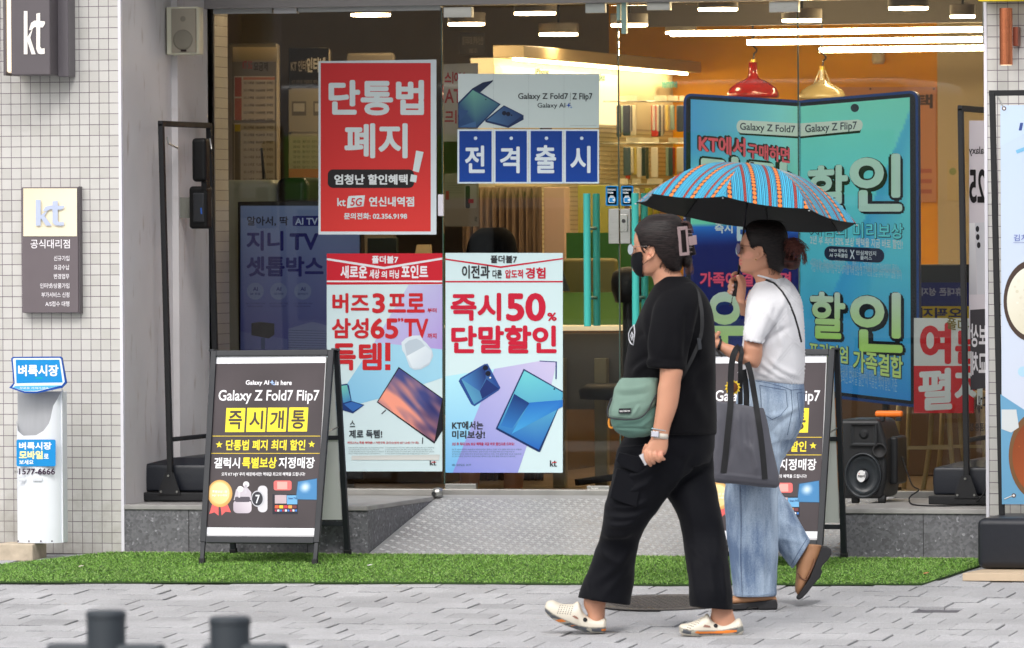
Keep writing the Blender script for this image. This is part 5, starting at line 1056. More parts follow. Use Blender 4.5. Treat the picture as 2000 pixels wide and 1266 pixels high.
# ---- across the street (seen only as reflections in the glass)
def opposite():
    t=thing('opposite_building',(-12,-46,-.5),'plain grey building row across the street, mirrored faintly in the glass','building')
    MB().box(-60,40,-56,-46,-.44,5.2).ob('wall',mat('opp_wall',(206,202,196),.8,var=.2,vs=.4),t)
    r=random.Random(9); ws=mat('opp_window',(50,56,62),.1); sg=[mat('opp_sign_%d'%i,c,.5) for i,c in enumerate(((60,120,60),(220,216,206),(150,60,50),(60,80,140)))]
    x=-40
    while x<20:
        w=r.uniform(2.5,5); MB().box(x,x+w-.4,-46.1,-45.9,0,2.4).ob('window',ws,t); MB().box(x,x+w-.3,-46.3,-46.05,2.5,4.6).ob('sign_panel',sg[r.randint(0,3)],t)
        for q in range(3): MB().box(x+.3+q*w*.3,x+.3+q*w*.3+r.uniform(.15,.5),-46.34,-46.31,2.8,4.2).ob('sign_panel',sg[1],t)
        x+=w
    b=thing('bus',(-9,-20,-.56),'green city bus passing on the far lane, mirrored faintly in the glass','bus')
    MB().box(-16,-1,-21.5,-19.2,-.2,2.6).ob('body',mat('bus_pale',(206,208,206),.3),b,bevel=.12); MB().box(-15.9,-1.1,-19.2,-19.18,1.70,2.2).ob('stripe',mat('bus_green',(130,226,70),.3),b)
    
    for k in range(9): MB().box(-15.5+k*1.6,-14.1+k*1.6,-19.21,-19.17,.75,1.62).ob('window',ws,b)
    for x in (-14,-7): MB().cyl((x,-21.4,-.1),(x,-19.15,-.1),.46).ob('wheel',mat('black_rubber'),b)
opposite()
# ================= people =================
nR=np.array(_R);nU=np.array(_U);nF=np.array(_F);nC=np.array(CAM)
def proj(V):
    d=V-nC; z=d@nF; return 1000+FPX*(d@nR)/z, 633-FPX*(d@nU)/z, z
def depth_of(p): return (p-CAM).dot(_F)
class Fig:
    def __init__(s,d0): s.d0=d0; s.v=(0,0,1)
    def view(s,ox,oy,k): s.v=(ox,oy,k); return s
    def Q(s,x,y,w=0.):
        ox,oy,k=s.v; x=ox+x*k;y=oy+y*k; r=_R*((x-1000)/FPX)+_U*(-(y-633)/FPX)+_F; return CAM+r*(s.d0+w)
    def px(s,n): return n*s.v[2]*s.d0/FPX   # length of n view units in metres
    def loft(s,secs,n=28,m=4,e=1.,cap=True,wig=0):
        """secs: (xl,yl,xr,yr,b,w) - ring through L and R with half depth b"""
        S=[(s.Q(a[0],a[1],0),s.Q(a[2],a[3],0),a[4],a[5] if len(a)>5 else 0.) for a in secs]
        A=np.array([[*l,*r,b,w] for l,r,b,w in S]); k=len(A)
        if m>1 and k>2:
            out=[]
            for i in range(k-1):
                p0,p1,p2,p3=A[max(i-1,0)],A[i],A[i+1],A[min(i+2,k-1)]
                for j in range(m):
                    u=j/m; out.append(.5*((2*p1)+(-p0+p2)*u+(2*p0-5*p1+4*p2-p3)*u*u+(-p0+3*p1-3*p2+p3)*u**3))
            out.append(A[-1]); A=np.array(out)
        t=np.arange(n)*2*math.pi/n; c=np.cos(t);q=np.sin(t); ce=np.sign(c)*np.abs(c)**e; se=np.sign(q)*np.abs(q)**e
        V=[];F=[]
        for r in A:
            l=r[:3];rr=r[3:6];ce0=(l+rr)/2+nF*r[7]; h=(rr-l)/2
            V.append(ce0+np.outer(ce,h)+np.outer(se,nF)*max(r[6],.0005))
        V=np.concatenate(V); K=len(A)
        F=[(i*n+j,i*n+(j+1)%n,(i+1)*n+(j+1)%n,(i+1)*n+j) for i in range(K-1) for j in range(n)]
        if cap: F+=[tuple(range(n))[::-1],tuple(range((K-1)*n,K*n))]
        return V,F
    def ell(s,x,y,rx,ry,b,w=0,n=24,rot=0):
        R=[]
        for i in range(1,12):
            a=math.pi*i/12; r=math.sin(a); R.append((-rx*r,-ry*math.cos(a),rx*r,-ry*math.cos(a),b*r,w))
        c,q=math.cos(rot),math.sin(rot)
        return s.loft([(x+a[0]*c-a[1]*q,y+a[0]*q+a[1]*c,x+a[2]*c-a[3]*q,y+a[2]*q+a[3]*c,a[4],a[5]) for a in R],n=n,m=1)
    def tube(s,P,r,n=12,sub=5):
        """P: (x,y,w[,r units]) smoothed"""
        A=np.array([[*s.Q(p[0],p[1],p[2]),s.px(p[3] if len(p)>3 else r)] for p in P]); out=[]; k=len(A)
        for i in range(k-1):
            p0,p1,p2,p3=A[max(i-1,0)],A[i],A[i+1],A[min(i+2,k-1)]
            for j in range(sub):
                u=j/sub; out.append(.5*((2*p1)+(-p0+p2)*u+(2*p0-5*p1+4*p2-p3)*u*u+(-p0+3*p1-3*p2+p3)*u**3))
        out.append(A[-1]); b=MB(); b.path([o[:3] for o in out],[float(o[3]) for o in out],n=n); 
        e0,e1=out[0],out[-1]
        return np.array([list(v) for v in b.V]),b.F
def merge(parts):
    V=[];F=[];k=0
    for v,f in parts: V.append(np.asarray(v,float)); F+=[tuple(i+k for i in q) for q in f]; k+=len(v)
    return np.concatenate(V),F
def fuse(parts,vox,smooth=3):
    V,F=merge(parts); o=np.array(V.mean(0)); V=V-o
    me=bpy.data.meshes.new('t'); me.from_pydata(V.tolist(),[],F); me.update()
    ob=bpy.data.objects.new('t',me); C.objects.link(ob)
    r=ob.modifiers.new('r','REMESH'); r.mode='VOXEL'; r.voxel_size=vox; r.adaptivity=0
    if smooth: q=ob.modifiers.new('s','SMOOTH'); q.factor=.5; q.iterations=smooth
    dg=bpy.context.evaluated_depsgraph_get(); m2=bpy.data.meshes.new_from_object(ob.evaluated_get(dg))
    n=len(m2.vertices); a=np.empty(n*3); m2.vertices.foreach_get('co',a); N=np.empty(n*3); m2.vertices.foreach_get('normal',N)
    F=[tuple(p.vertices) for p in m2.polygons]
    bpy.data.objects.remove(ob); bpy.data.meshes.remove(me); bpy.data.meshes.remove(m2)
    return a.reshape(-1,3)+o,F,N.reshape(-1,3)
def folds(V,N,strokes,base=.002,sc_=9.,rot=0.4,stretch=3.,seed=0.,strength2=0):
    x,y,z=proj(V); face=np.clip(-(N@nF)*1.6+.35,0,1)
    c,q=math.cos(rot),math.sin(rot); u=(V@nR)*c+(V@nU)*q; v=-(V@nR)*q+(V@nU)*c; w=V@nF
    d=np.array([noise.noise((a*sc_,b*sc_/stretch,e*sc_*.6+seed))+.5*noise.noise((a*sc_*2.3,b*sc_*2.3/stretch,e*sc_+seed+7)) for a,b,e in zip(u,v,w)])*base
    d+= np.array([noise.noise((a*2.2,b*2.2,e*2.2+seed)) for a,b,e in zip(u,v,w)])*base*1.2
    for s in strokes:
        x0,y0,x1,y1,wd,am=s[:6]; L=np.hypot(x1-x0,y1-y0); t=((x-x0)*(x1-x0)+(y-y0)*(y1-y0))/L**2; tc=np.clip(t,0,1)
        bow=(s[6] if len(s)>6 else 0)*4*tc*(1-tc)
        px_=x0+(x1-x0)*tc-(y1-y0)/L*bow; py_=y0+(y1-y0)*tc+(x1-x0)/L*bow
        dd=np.hypot(x-px_,y-py_); prof=np.exp(-(dd/wd)**2); tap=np.clip(np.minimum(tc,1-tc)*4+.15,0,1)
        d+=am*prof*tap*face
    return V+N*d[:,None]
def hollow_shell(V,F,keep,th,name,m,parent,cols=None):
    x,y,z=proj(V); k=keep(x,y,V); F2=[f for f in F if all(k[i] for i in f)]
    used=sorted({i for f in F2 for i in f}); mp={o:i for i,o in enumerate(used)}
    V2=V[used]; F2=[tuple(mp[i] for i in f) for f in F2]
    o=link(name,V2,F2,m,parent,smooth=True,cols=(cols[used] if cols is not None else None)); s=o.modifiers.new('solid','SOLIDIFY'); s.thickness=th; s.offset=0; return o
def inpoly(P):
    P=np.array(P,float)
    def f(x,y,V=None):
        c=np.zeros(len(x),bool); j=len(P)-1
        for i in range(len(P)):
            xi,yi=P[i];xj,yj=P[j]
            with np.errstate(divide='ignore',invalid='ignore'): cond=((yi>y)!=(yj>y))&(x<(xj-xi)*(y-yi)/(yj-yi+1e-12)+xi)
            c^=cond; j=i
        return c
    return f
def hp(P,ox,oy,k): return [(ox+x*k,oy+y*k) for x,y in P]
# ---- materials
def skin_mat():
    m=attr_mat('skin',.5,bump=.12,bs=500); b=m.node_tree.nodes['Principled BSDF']; b.inputs['Subsurface Weight'].default_value=.12; b.inputs['Subsurface Scale'].default_value=.01; b.inputs['Subsurface Radius'].default_value=(1,.4,.25); return m
SK=skin_mat()
def cloth(name,col,rough=.85,bump=.3,bs=900,var=.05,sheen=.3,vs=12):
    m=mat(name,col,rough,var=var,vs=vs,bump=bump,bs=bs); m.node_tree.nodes['Principled BSDF'].inputs['Sheen Weight'].default_value=sheen; m.node_tree.nodes['Principled BSDF'].inputs['Sheen Roughness'].default_value=.5; m.node_tree.nodes['Principled BSDF'].inputs['Specular IOR Level'].default_value=(.12 if 'black' in name else .25); return m
def hair_mat(name,col,col2):
    m=mat(name,col,.48,spec=.28); n=m.node_tree.nodes;L=m.node_tree.links;b=n['Principled BSDF']
    a=n.new('ShaderNodeAttribute'); a.attribute_name='UVMap'; 
    g=n.new('ShaderNodeNewGeometry'); mp=n.new('ShaderNodeMapping'); mp.inputs['Rotation'].default_value=(0,.75,0); mp.inputs['Scale'].default_value=(12,60,150); L.new(g.outputs['Position'],mp.inputs[0])
    t=n.new('ShaderNodeTexNoise'); t.inputs['Scale'].default_value=1.6; t.inputs['Detail'].default_value=5; L.new(mp.outputs[0],t.inputs['Vector'])
    r=n.new('ShaderNodeMapRange'); r.inputs['From Min'].default_value=.35; r.inputs['From Max'].default_value=.7; L.new(t.outputs['Fac'],r.inputs['Value'])
    mx=n.new('ShaderNodeMix'); mx.data_type='RGBA'; L.new(r.outputs[0],mx.inputs['Factor']); mx.inputs['A'].default_value=(*lin(col),1); mx.inputs['B'].default_value=(*lin(col2),1); L.new(mx.outputs['Result'],b.inputs['Base Color'])
    bp=n.new('ShaderNodeBump'); bp.inputs['Strength'].default_value=.7; bp.inputs['Distance'].default_value=.003; L.new(t.outputs['Fac'],bp.inputs['Height']); L.new(bp.outputs[0],b.inputs['Normal'])
    b.inputs['Anisotropic'].default_value=.5; return m
def skincols(V,spots=()):
    x,y,z=proj(V); c=np.tile(np.array(lin((196,142,114))),(len(V),1)); r=np.array([noise.noise((v[0]*25,v[1]*25,v[2]*25)) for v in V]); c*=1+.05*r[:,None]
    for (sx,sy,rx,ry,col,a) in spots:
        t=np.clip(1-np.hypot((x-sx)/rx,(y-sy)/ry),0,1); t=np.clip(t*2.5,0,1)*a; c=c*(1-t[:,None])+np.array(lin(col))*t[:,None]
    return c
HA=(1220,410,.12638); HB=(1430,420,.12638)
def overlay(f,shellV,shellF,starts,ends,n,m,parent,rad=.0009,seed=0,jit=10):
    """fine hair locks lying on the scalp surface, from the hairline to where the hair is gathered"""
    from mathutils.bvhtree import BVHTree
    T=BVHTree.FromPolygons([Vector(v) for v in shellV],shellF); r=random.Random(seed); mb=MB()
    def at(x,y,off,w_):
        p=f.Q(x,y,-.6 if w_<0 else .6); d=(f.Q(x,y,0)-p).normalized(); h=T.ray_cast(p,d); return (h[0]-d*off) if h[0] else None
    for i in range(n):
        t=r.random(); k=t*(len(starts)-1); j=min(int(k),len(starts)-2); u=k-j
        s_=[starts[j][q]*(1-u)+starts[j+1][q]*u for q in (0,1)]; k=t*(len(ends)-1); j=min(int(k),len(ends)-2); u=k-j
        e_=[ends[j][q]*(1-u)+ends[j+1][q]*u for q in (0,1)]; bow=-r.uniform(.02,.12)*math.hypot(e_[0]-s_[0],e_[1]-s_[1])
        a0=r.uniform(0,.35); a1=r.uniform(.65,1.0); P=[]; side=-1 if r.random()<.8 else 1; jx=r.uniform(-jit,jit);jy=r.uniform(-jit,jit); off=r.uniform(.0002,.0016)
        for q in range(9):
            u=a0+(a1-a0)*q/8; x=s_[0]+(e_[0]-s_[0])*u+jx; y=s_[1]+(e_[1]-s_[1])*u+bow*4*u*(1-u)+jy; p=at(x,y,off*math.sin(math.pi*q/8)+.0001,side)
            if p: P.append(p)
        if len(P)>3: mb.path(P,[rad*(.35+.65*math.sin(math.pi*(q+.5)/len(P))) for q in range(len(P))],n=4)
    return mb.ob('hair_locks',m,parent,smooth=True)
def baby(f,T,line,dx,dy,n,m,parent,seed=0,rad=.0006):
    r=random.Random(seed); mb=MB()
    for i in range(n):
        k=r.random()*(len(line)-1); j=min(int(k),len(line)-2); u=k-j; x=line[j][0]*(1-u)+line[j+1][0]*u; y=line[j][1]*(1-u)+line[j+1][1]*u
        a=r.uniform(4,20); L=r.uniform(30,60); P=[]
        for q in range(5):
            t=q/4; px_=x-a*dx+(L*dx)*t+r.uniform(-2,2); py_=y-a*dy+(L*dy)*t+6*math.sin(3*t); p=f.Q(px_,py_,-.6); d=(f.Q(px_,py_,0)-p).normalized(); h=T.ray_cast(p,d)
            if h[0] is not None: P.append(h[0]-d*(.0008+.004*t))
        if len(P)>3: mb.path(P,[rad*(.3+.7*q/len(P)) for q in range(len(P))],n=4)
    return mb.ob('baby_hair',m,parent,smooth=True)
def ear(f,dx,dy,w):
    P=[(364,612),(372,570),(402,553),(438,578),(460,640),(448,700),(405,738),(362,778),(340,758),(352,732)]
    return [f.tube([(x+dx,y+dy,w-.006*math.sin(i*.35)) for i,(x,y) in enumerate(P)],11),f.ell(410+dx,650+dy,42,88,.006,w+.004,rot=-.15),f.ell(362+dx,745+dy,22,28,.006,w),f.tube([(378+dx,668+dy,w-.004),(392+dx,690+dy,w-.004),(372+dx,725+dy,w-.002)],9)]
# ------------------------------------------------ woman in black
def woman_black():
    d0=depth_of(WG(1290,1238)); f=Fig(d0); wF=depth_of(WG(1172,1237))-d0; wR=depth_of(WG(1395,1241))-d0
    base=WG(1290,1238)
    f.view(*HA)
    hs_=[(400,118,680,118,.03),(330,140,760,140,.045),(250,200,850,200,.062),(185,300,920,300,.073),(155,380,945,380,.076),(141,480,950,480,.077),(152,560,945,560,.076),(150,640,925,640,.073),(152,700,890,700,.07),(160,800,800,800,.062),(185,900,690,900,.053),(225,980,540,980,.04),(290,1022,420,1022,.02)]
    P=[f.loft([(a,b,c,d,e,0) for a,b,c,d,e in hs_],e=.92)]
    P+= [f.loft([(130,560,190,560,.007),(118,640,200,640,.011),(105,720,210,720,.015),(125,760,210,760,.012)]),f.ell(160,905,45,60,.02)]
    P+= ear(f,0,0,-.071); P+=ear(f,0,0,.071)
    P+= [f.loft([(330,930,820,880,.05,0),(425,1050,900,1030,.052,0),(458,1180,960,1130,.056,0),(480,1300,1000,1260,.07,0),(480,1420,1060,1400,.09,0)])]
    f.view(0,0,1)
    P+= [f.loft([(1275,590,1360,590,.11),(1265,620,1368,620,.14),(1252,660,1372,660,.145),(1242,720,1374,720,.14),(1240,780,1374,780,.14),(1242,840,1372,840,.13),(1250,880,1366,880,.10),(1270,915,1340,915,.06)],m=3)]
    # legs
    P+= [f.loft([(1250,880,1330,880,.06,-.04),(1206,960,1284,975,.065,-.035),(1190,1020,1250,1030,.055,-.02),(1172,1080,1225,1090,.05,wF*.6),(1146,1150,1190,1160,.034,wF),(1140,1180,1183,1184,.03,wF),(1148,1200,1182,1204,.031,wF),(1150,1222,1178,1225,.03,wF)])]
    P+= [f.loft([(1290,890,1370,880,.06,.04),(1325,960,1390,955,.06,.03),(1345,1030,1405,1030,.055,0),(1362,1090,1415,1090,.05,wR*.6),(1385,1150,1428,1150,.034,wR),(1388,1188,1430,1190,.028,wR),(1386,1206,1434,1206,.03,wR),(1392,1225,1436,1226,.03,wR)])]
    # near arm
    wa=-.235
    P+= [f.loft([(1285,600,1350,596,.05,-.15),(1282,650,1338,650,.047,-.19),(1284,690,1330,694,.043,-.22),(1286,714,1328,716,.041,wa),(1286,726,1331,726,.04,wa),(1285,744,1327,744,.039,wa),(1282,757,1326,757,.038,wa),(1280,785,1322,785,.036,wa),(1278,800,1318,800,.034,wa),(1276,814,1313,814,.031,wa),(1274,828,1308,828,.027,wa),(1272,838,1305,840,.024,wa),(1270,850,1303,851,.022,wa),(1268,856,1302,857,.021,wa)],m=4)]
    f.view(1230,820,.079)
    P+= [f.loft([(500,430,915,440,.021,wa),(440,520,918,540,.02,wa),(385,620,912,640,.019,wa),(340,720,888,730,.018,wa),(335,790,860,800,.016,wa+.002),(350,850,840,850,.011,wa+.008)],m=4,e=.8)]
    fw=wa-.006
    P+= [f.tube([(400,760,fw,60),(395,880,fw-.004,56),(430,1010,fw,52),(490,1090,fw+.012,48),(525,1140,fw+.022,40)],50,sub=6),
         f.tube([(500,780,fw-.002,62),(515,900,fw-.01,58),(555,1020,fw-.004,54),(610,1075,fw+.012,48)],50,sub=6),
         f.tube([(620,780,fw-.002,60),(640,890,fw-.01,56),(700,1000,fw-.004,52),(735,1020,fw+.014,46)],50,sub=6),
         f.tube([(760,770,fw,58),(775,870,fw-.008,54),(805,960,fw-.002,50),(860,975,fw+.012,40)],50,sub=6),
         f.tube([(430,620,wa+.012,60),(370,740,wa+.024,56),(345,860,wa+.026,50),(370,950,wa+.024,42)],50,sub=6)]
    # far arm, hanging behind the body
    f.view(0,0,1)
    P+= [f.loft([(1290,600,1355,600,.05,.15),(1290,680,1335,680,.043,.22),(1292,745,1335,745,.038,.23),(1292,800,1328,800,.032,.22),(1292,848,1322,848,.022,.21),(1288,875,1322,875,.02,.21),(1292,895,1320,895,.014,.21)])]
    P+= [f.tube([(1295+i*7,892,.21),(1294+i*7,908,.212),(1297+i*6,918,.205)],3.8) for i in range(4)]+[f.tube([(1290,868,.2),(1284,884,.195),(1286,896,.19)],4)]
    V,F,N=fuse(P,.0032,3); cols=skincols(V,[(1266,497,5,5,(200,120,100),.35),(1247,520,20,14,(232,170,150),.4),(1290,885,14,8,(226,150,130),.35)])
    from mathutils.bvhtree import BVHTree
    BT=BVHTree.FromPolygons([Vector(v) for v in V],F)
    b=link('person',V,F,SK,smooth=True,cols=cols); tag(b,'masked woman in black T-shirt and black wide trousers striding left, green bag at her hip','person')
    # hair
    f.view(*HA); hm=hair_mat('hair_black',(14,9,9),(44,34,33))
    hh=[(500,72,700,72,.02),(400,92,790,92,.045),(320,130,850,130,.06),(235,200,905,200,.074),(172,290,945,290,.082),(150,370,970,370,.086),(160,460,985,460,.088),(190,560,985,560,.087),(260,640,970,640,.085),(330,720,940,720,.081),(420,800,900,800,.074),(520,880,880,880,.064),(640,950,850,950,.05)]
    V,F=f.loft([(a,b_,c,d,e,0) for a,b_,c,d,e in hh],n=140,m=10,e=.95)
    keep=inpoly(hp([(100,-50),(100,322),(165,335),(192,372),(215,450),(240,540),(262,600),(282,650),(345,610),(372,548),(440,556),(478,650),(500,690),(560,760),(610,840),(690,920),(760,950),(860,940),(940,870),(1060,850),(1100,-50)],*HA))
    hollow_shell(V,F,keep,.006,'hair',hm,b)
    overlay(f,V,F,[(240,215),(180,330),(215,430),(262,560),(330,590),(400,545),(470,600),(500,690),(600,800),(700,900)],[(820,190),(835,240),(840,320),(845,400),(845,480),(850,560),(855,640),(860,700),(870,740),(880,780)],420,hair_mat('hair_sheen',(14,9,9),(54,42,41)),b,seed=5)
    V,F,N=fuse([f.ell(925,520,105,300,.055,0),f.ell(965,800,85,110,.042,0,rot=.2),f.tube([(870,250,-.02),(900,205,-.03),(950,205,-.03),(990,260,-.02),(1010,400,-.01),(1040,560,0),(1070,700,0)],42)],.004,3)
    x,y,z=proj(V); hb=hair_mat('hair_brown_tip',(64,44,42),(120,88,82))
    link('hair_twist',V,F,hm,b,smooth=True)
    r=random.Random(2); mb=MB()
    for i in range(46):
        x0=940+r.uniform(-20,90); w0=r.uniform(-.03,.03); L=r.uniform(60,160)
        v_,f_=f.tube([(x0,780,w0),(x0+r.uniform(0,30),840,w0),(x0+r.uniform(-5,50),880+L*.3,w0*1.2),(x0+r.uniform(-20,50),860+L,w0*1.2)],3.2,n=5,sub=3); mb.add(v_,f_)
    for i in range(26):
        x0=840+r.uniform(-30,60); v_,f_=f.tube([(x0,240,-.035),(x0+60,185+r.uniform(-8,14),-.04),(x0+130,225,-.035),(x0+165,360,-.02)],4,n=5,sub=3); mb.add(v_,f_)
    mb.ob('hair_tips',hb,b,smooth=True)
    mb=MB()
    for i in range(24):
        x0=560+r.uniform(0,240);y0=800+(x0-560)*.55; v_,f_=f.tube([(x0,y0,-.062+.00012*(x0-560)),(x0-30,y0+30+r.uniform(0,30),-.06),(x0-r.uniform(10,60),y0+70+r.uniform(0,40),-.056)],1.6,n=4,sub=3); mb.add(v_,f_)
    for i in range(26):
        x0=300+r.uniform(0,480); yy=150-60*math.sin((x0-250)/600*3.14); v_,f_=f.tube([(x0,yy,-.02),(x0+50,yy-18,-.01),(x0+120,yy-8+r.uniform(-12,12),0)],1.4,n=4,sub=3); mb.add(v_,f_)
    mb.ob('stray_hair',hm,b,smooth=True)
    cm=mat('clip_taupe',(138,118,119),.4)
    for w,sg in ((-.075,-1),(.075,1)):
        mb=MB(); O=[(810,265),(970,250),(1005,700),(850,715)]; I=[(865,318),(940,308),(965,655),(890,662)]
        dv=Vector(nF)*.007
        for i in range(4):
            j=(i+1)%4; q=[f.Q(*O[i],w),f.Q(*O[j],w),f.Q(*I[j],w),f.Q(*I[i],w)]; mb.prism(q,dv)
        mb.prism([f.Q(*p,w) for p in ((985,415),(1040,405),(1050,552),(1000,552))],dv); mb.prism([f.Q(*p,w-.0005) for p in ((1038,400),(1108,390),(1120,535),(1050,545))],dv*1.4)
        mb.ob('claw_clip',cm,b,bevel=.0012)
    mb=MB()
    for k in range(6): v_,f_=f.tube([(975+k*3,300+k*70,-.074),(1035,300+k*70,-.03),(1035,300+k*70,.03),(975+k*3,300+k*70,.074)],7,n=6); mb.add(v_,f_)
    mb.ob('clip_teeth',cm,b,smooth=True)
    f.view(*HA); baby(f,BT,[(175,340),(192,372),(215,450),(240,540),(262,600),(285,650)],.8,.5,130,hm,b,1); baby(f,BT,[(500,690),(560,760),(610,840),(690,920),(760,950)],.5,-.8,120,hm,b,2)
    # mask
    mk=[(150,625,925,625,.0745),(142,660,905,660,.074),(118,700,890,700,.073),(103,760,840,760,.07),(103,840,770,840,.064),(128,920,680,920,.057),(165,980,570,980,.046),(215,1020,470,1020,.032),(280,1036,400,1036,.016)]
    V,F=f.loft([(a,b_,c,d,e,0) for a,b_,c,d,e in mk],n=120,m=8,e=.92)
    keep=inpoly(hp([(60,672),(135,680),(190,655),(240,642),(270,650),(288,690),(284,850),(276,980),(300,1045),(100,1060)],*HA))
    mm=cloth('mask_black',(18,19,23),.75,sheen=.03); o=hollow_shell(V,F,keep,.0025,'face_mask',mm,b)
    mb=MB()
    for w in (-1,1):
        v_,f_=f.tube([(282,850,.060*w),(340,800,.066*w),(400,745,.074*w)],5); mb.add(v_,f_)
        v_,f_=f.tube([(282,665,.066*w),(330,625,.072*w),(365,590,.077*w)],4); mb.add(v_,f_)
    mb.ob('mask_strap',mm,b,smooth=True)
    # glasses
    gmm=mat('glasses_frame',(120,110,106),.25,metal=.6); t=[]
    mb=MB(); lens=MB()
    for w0 in (-.034,.034):
        P_=[f.Q(95+42*math.cos(a)*(1 if w0<0 else 1),612+82*math.sin(a),w0+.02*math.sin(a*0)+.022*math.cos(a)*(1 if w0>0 else -1)) for a in np.arange(24)*math.pi/12]; mb.path(P_,.0016,n=8,closed=True); lens.add(P_,[tuple(range(24))])
        v_,f_=f.tube([(140,578,w0*1.9),(230,565,w0*2.15),(330,562,w0*2.2),(385,585,w0*2.2)],4,n=8); mb.add(v_,f_)
    v_,f_=f.tube([(70,590,-.014),(62,580,0),(70,590,.014)],4,n=8); mb.add(v_,f_)
    g=mb.ob('glasses',gmm,b,smooth=True)
    lm=bpy.data.materials.new('lens'); lm.use_nodes=True; pb=lm.node_tree.nodes['Principled BSDF']; pb.inputs['Base Color'].default_value=(.55,.66,.72,1); pb.inputs['Alpha'].default_value=.45; pb.inputs['Roughness'].default_value=.05
    lo=lens.ob('lens',lm,g); q=lo.modifiers.new('s','SOLIDIFY'); q.thickness=.0015
    mb=MB()
    for w in (-.034,.034): v_,f_=f.ell(158,602,16,14,.012,w); mb.add(v_,f_)
    mb.ob('eyes',mat('eye_dark',(60,46,42),.2),b,smooth=True)
    # T-shirt
    f.view(0,0,1)
    P=[f.loft([(1286,538,1338,540,.058),(1280,552,1350,548,.075),(1271,568,1364,560,.11),(1259,590,1380,580,.155),(1247,618,1391,610,.18),(1234,650,1395,645,.185),(1224,685,1397,685,.18),(1219,720,1398,720,.18),(1217,760,1399,760,.185),(1217,800,1400,800,.19),(1220,828,1400,830,.192),(1226,847,1399,850,.19)],n=64,m=5)]
    for sg in (-1,1):
        P+=[f.loft([(1300,556,1350,552,.02,sg*.06),(1290,572,1364,566,.045,sg*.088),(1280,590,1366,584,.058,sg*.118),(1273,610,1360,606,.064,sg*.147),(1268,640,1352,640,.066,sg*.175),(1265,680,1343,684,.062,sg*.205),(1264,706,1338,712,.06,sg*.22),(1264,717,1334,722,.06,sg*.226)],n=40,m=5)]
    V,F,N=fuse(P,.0055,9)
    V=folds(V,N,[(1262,600,1285,710,9,.008,6),(1345,590,1338,715,7,-.010),(1300,590,1290,700,12,.005,-8),(1320,600,1325,700,8,.004),(1236,735,1290,700,7,.010,-6),(1230,720,1270,690,6,-.006),(1345,640,1390,760,14,.007,-10),(1340,700,1380,830,12,.007,8),(1300,740,1330,840,12,.005),(1395,700,1340,770,9,-.005),(1240,660,1262,650,6,-.004),(1262,700,1340,705,5,-.003),(1264,713,1334,718,3,.0025),(1320,842,1399,846,3,.003),(1360,760,1330,845,8,.006)],base=.0035,sc_=8,seed=1)
    bm_=cloth('tshirt_black',(11,11,15),.85,bump=.15,sheen=.04)
    sh=link('t_shirt',V,F,bm_,b,smooth=True)
    f.view(*HA); mb=MB(); P_=[]
    for i in range(36):
        a=i*math.pi/18; cx,cy=730,1165; P_.append(f.Q(cx-270*math.cos(a)+0*math.sin(a),cy+65*math.cos(a)*1.0+ (0),.0625*math.sin(a)*-1.12))
    mb.path(P_,.0035,n=8,closed=True); mb.ob('collar',bm_,b,smooth=True)
    f.view(1050,400,.3555); mb=MB(); wl_=mat('print_white',(214,216,222),.6)
    for Pq in ([(500,706),(512,680),(530,660),(534,700),(526,772),(512,762),(502,740)],[(512,720),(518,700),(524,716),(520,744)]):
        mb.path([f.Q(x,y,-.088+.0030*(520-x)*.4) for x,y in Pq],.0022,n=6,closed=True)
    mb.ob('chest_print',wl_,sh,smooth=True)
    # trousers
    f.view(0,0,1)
    P=[f.loft([(1228,838,1396,838,.172,0),(1212,866,1396,866,.17,0),(1204,890,1394,885,.16,0),(1222,915,1385,905,.13,0)],n=48,m=3)]
    P+=[f.loft([(1208,870,1360,860,.11,-.06),(1200,900,1350,915,.105,-.06),(1190,945,1316,950,.1,-.055),(1180,990,1287,995,.095,-.045),(1173,1035,1258,1032,.09,-.035),(1168,1060,1248,1060,.088,wF*.5-.01),(1157,1093,1242,1096,.088,wF*.7),(1143,1130,1239,1135,.09,wF),(1129,1168,1232,1184,.09,wF)],n=48,m=4)]
    P+=[f.loft([(1235,880,1394,870,.11,.06),(1268,925,1396,925,.105,.05),(1300,966,1403,965,.1,.035),(1321,1005,1410,1005,.092,.015),(1331,1050,1417,1050,.085,0),(1339,1100,1424,1100,.083,wR*.6),(1343,1150,1430,1150,.083,wR),(1344,1184,1433,1191,.084,wR)],n=48,m=4)]
    V,F,N=fuse(P,.0058,3)
    V=folds(V,N,[(1205,930,1290,905,7,.009,8),(1200,965,1280,930,6,.010,8),(1185,985,1270,975,6,.011,10),(1182,1005,1262,1000,5,.010,8),(1180,1022,1245,1015,5,.009,8),(1176,1045,1235,1040,6,.008,6),(1170,1070,1215,1100,6,.006,6),(1240,1060,1160,1140,9,.008,-8),(1235,1100,1175,1170,8,.006),(1150,1130,1160,1178,6,.005),(1300,960,1385,890,8,.010,-6),(1310,950,1395,905,6,-.006),(1345,880,1305,965,7,.008),(1340,960,1360,1100,10,.006,-6),(1400,990,1395,1110,8,.005,-5),(1350,1090,1362,1180,7,.006),(1385,1060,1400,1180,9,.006,5),(1410,1090,1420,1185,5,.005),(1335,1060,1400,1110,6,.005),(1220,880,1270,880,5,.004)],base=.005,sc_=10,rot=.9,stretch=2.4,seed=4)
    tm=cloth('trousers_black',(11,12,18),.7,bump=.1,sheen=.04); tr=link('trousers',V,F,tm,b,smooth=True)
    # cargo pocket with flap
    f.view(1050,820,.3524)
    def patch_on(pts,w0,th,name,m,parent,curve=0.):
        mb=MB(); n=len(pts); Vf=[f.Q(x,y,w0+curve*((x-500)/150.)**2) for x,y in pts]; mb.prism(Vf,Vector(nF)*th); return mb.ob(name,m,parent,bevel=.004,seg=3)
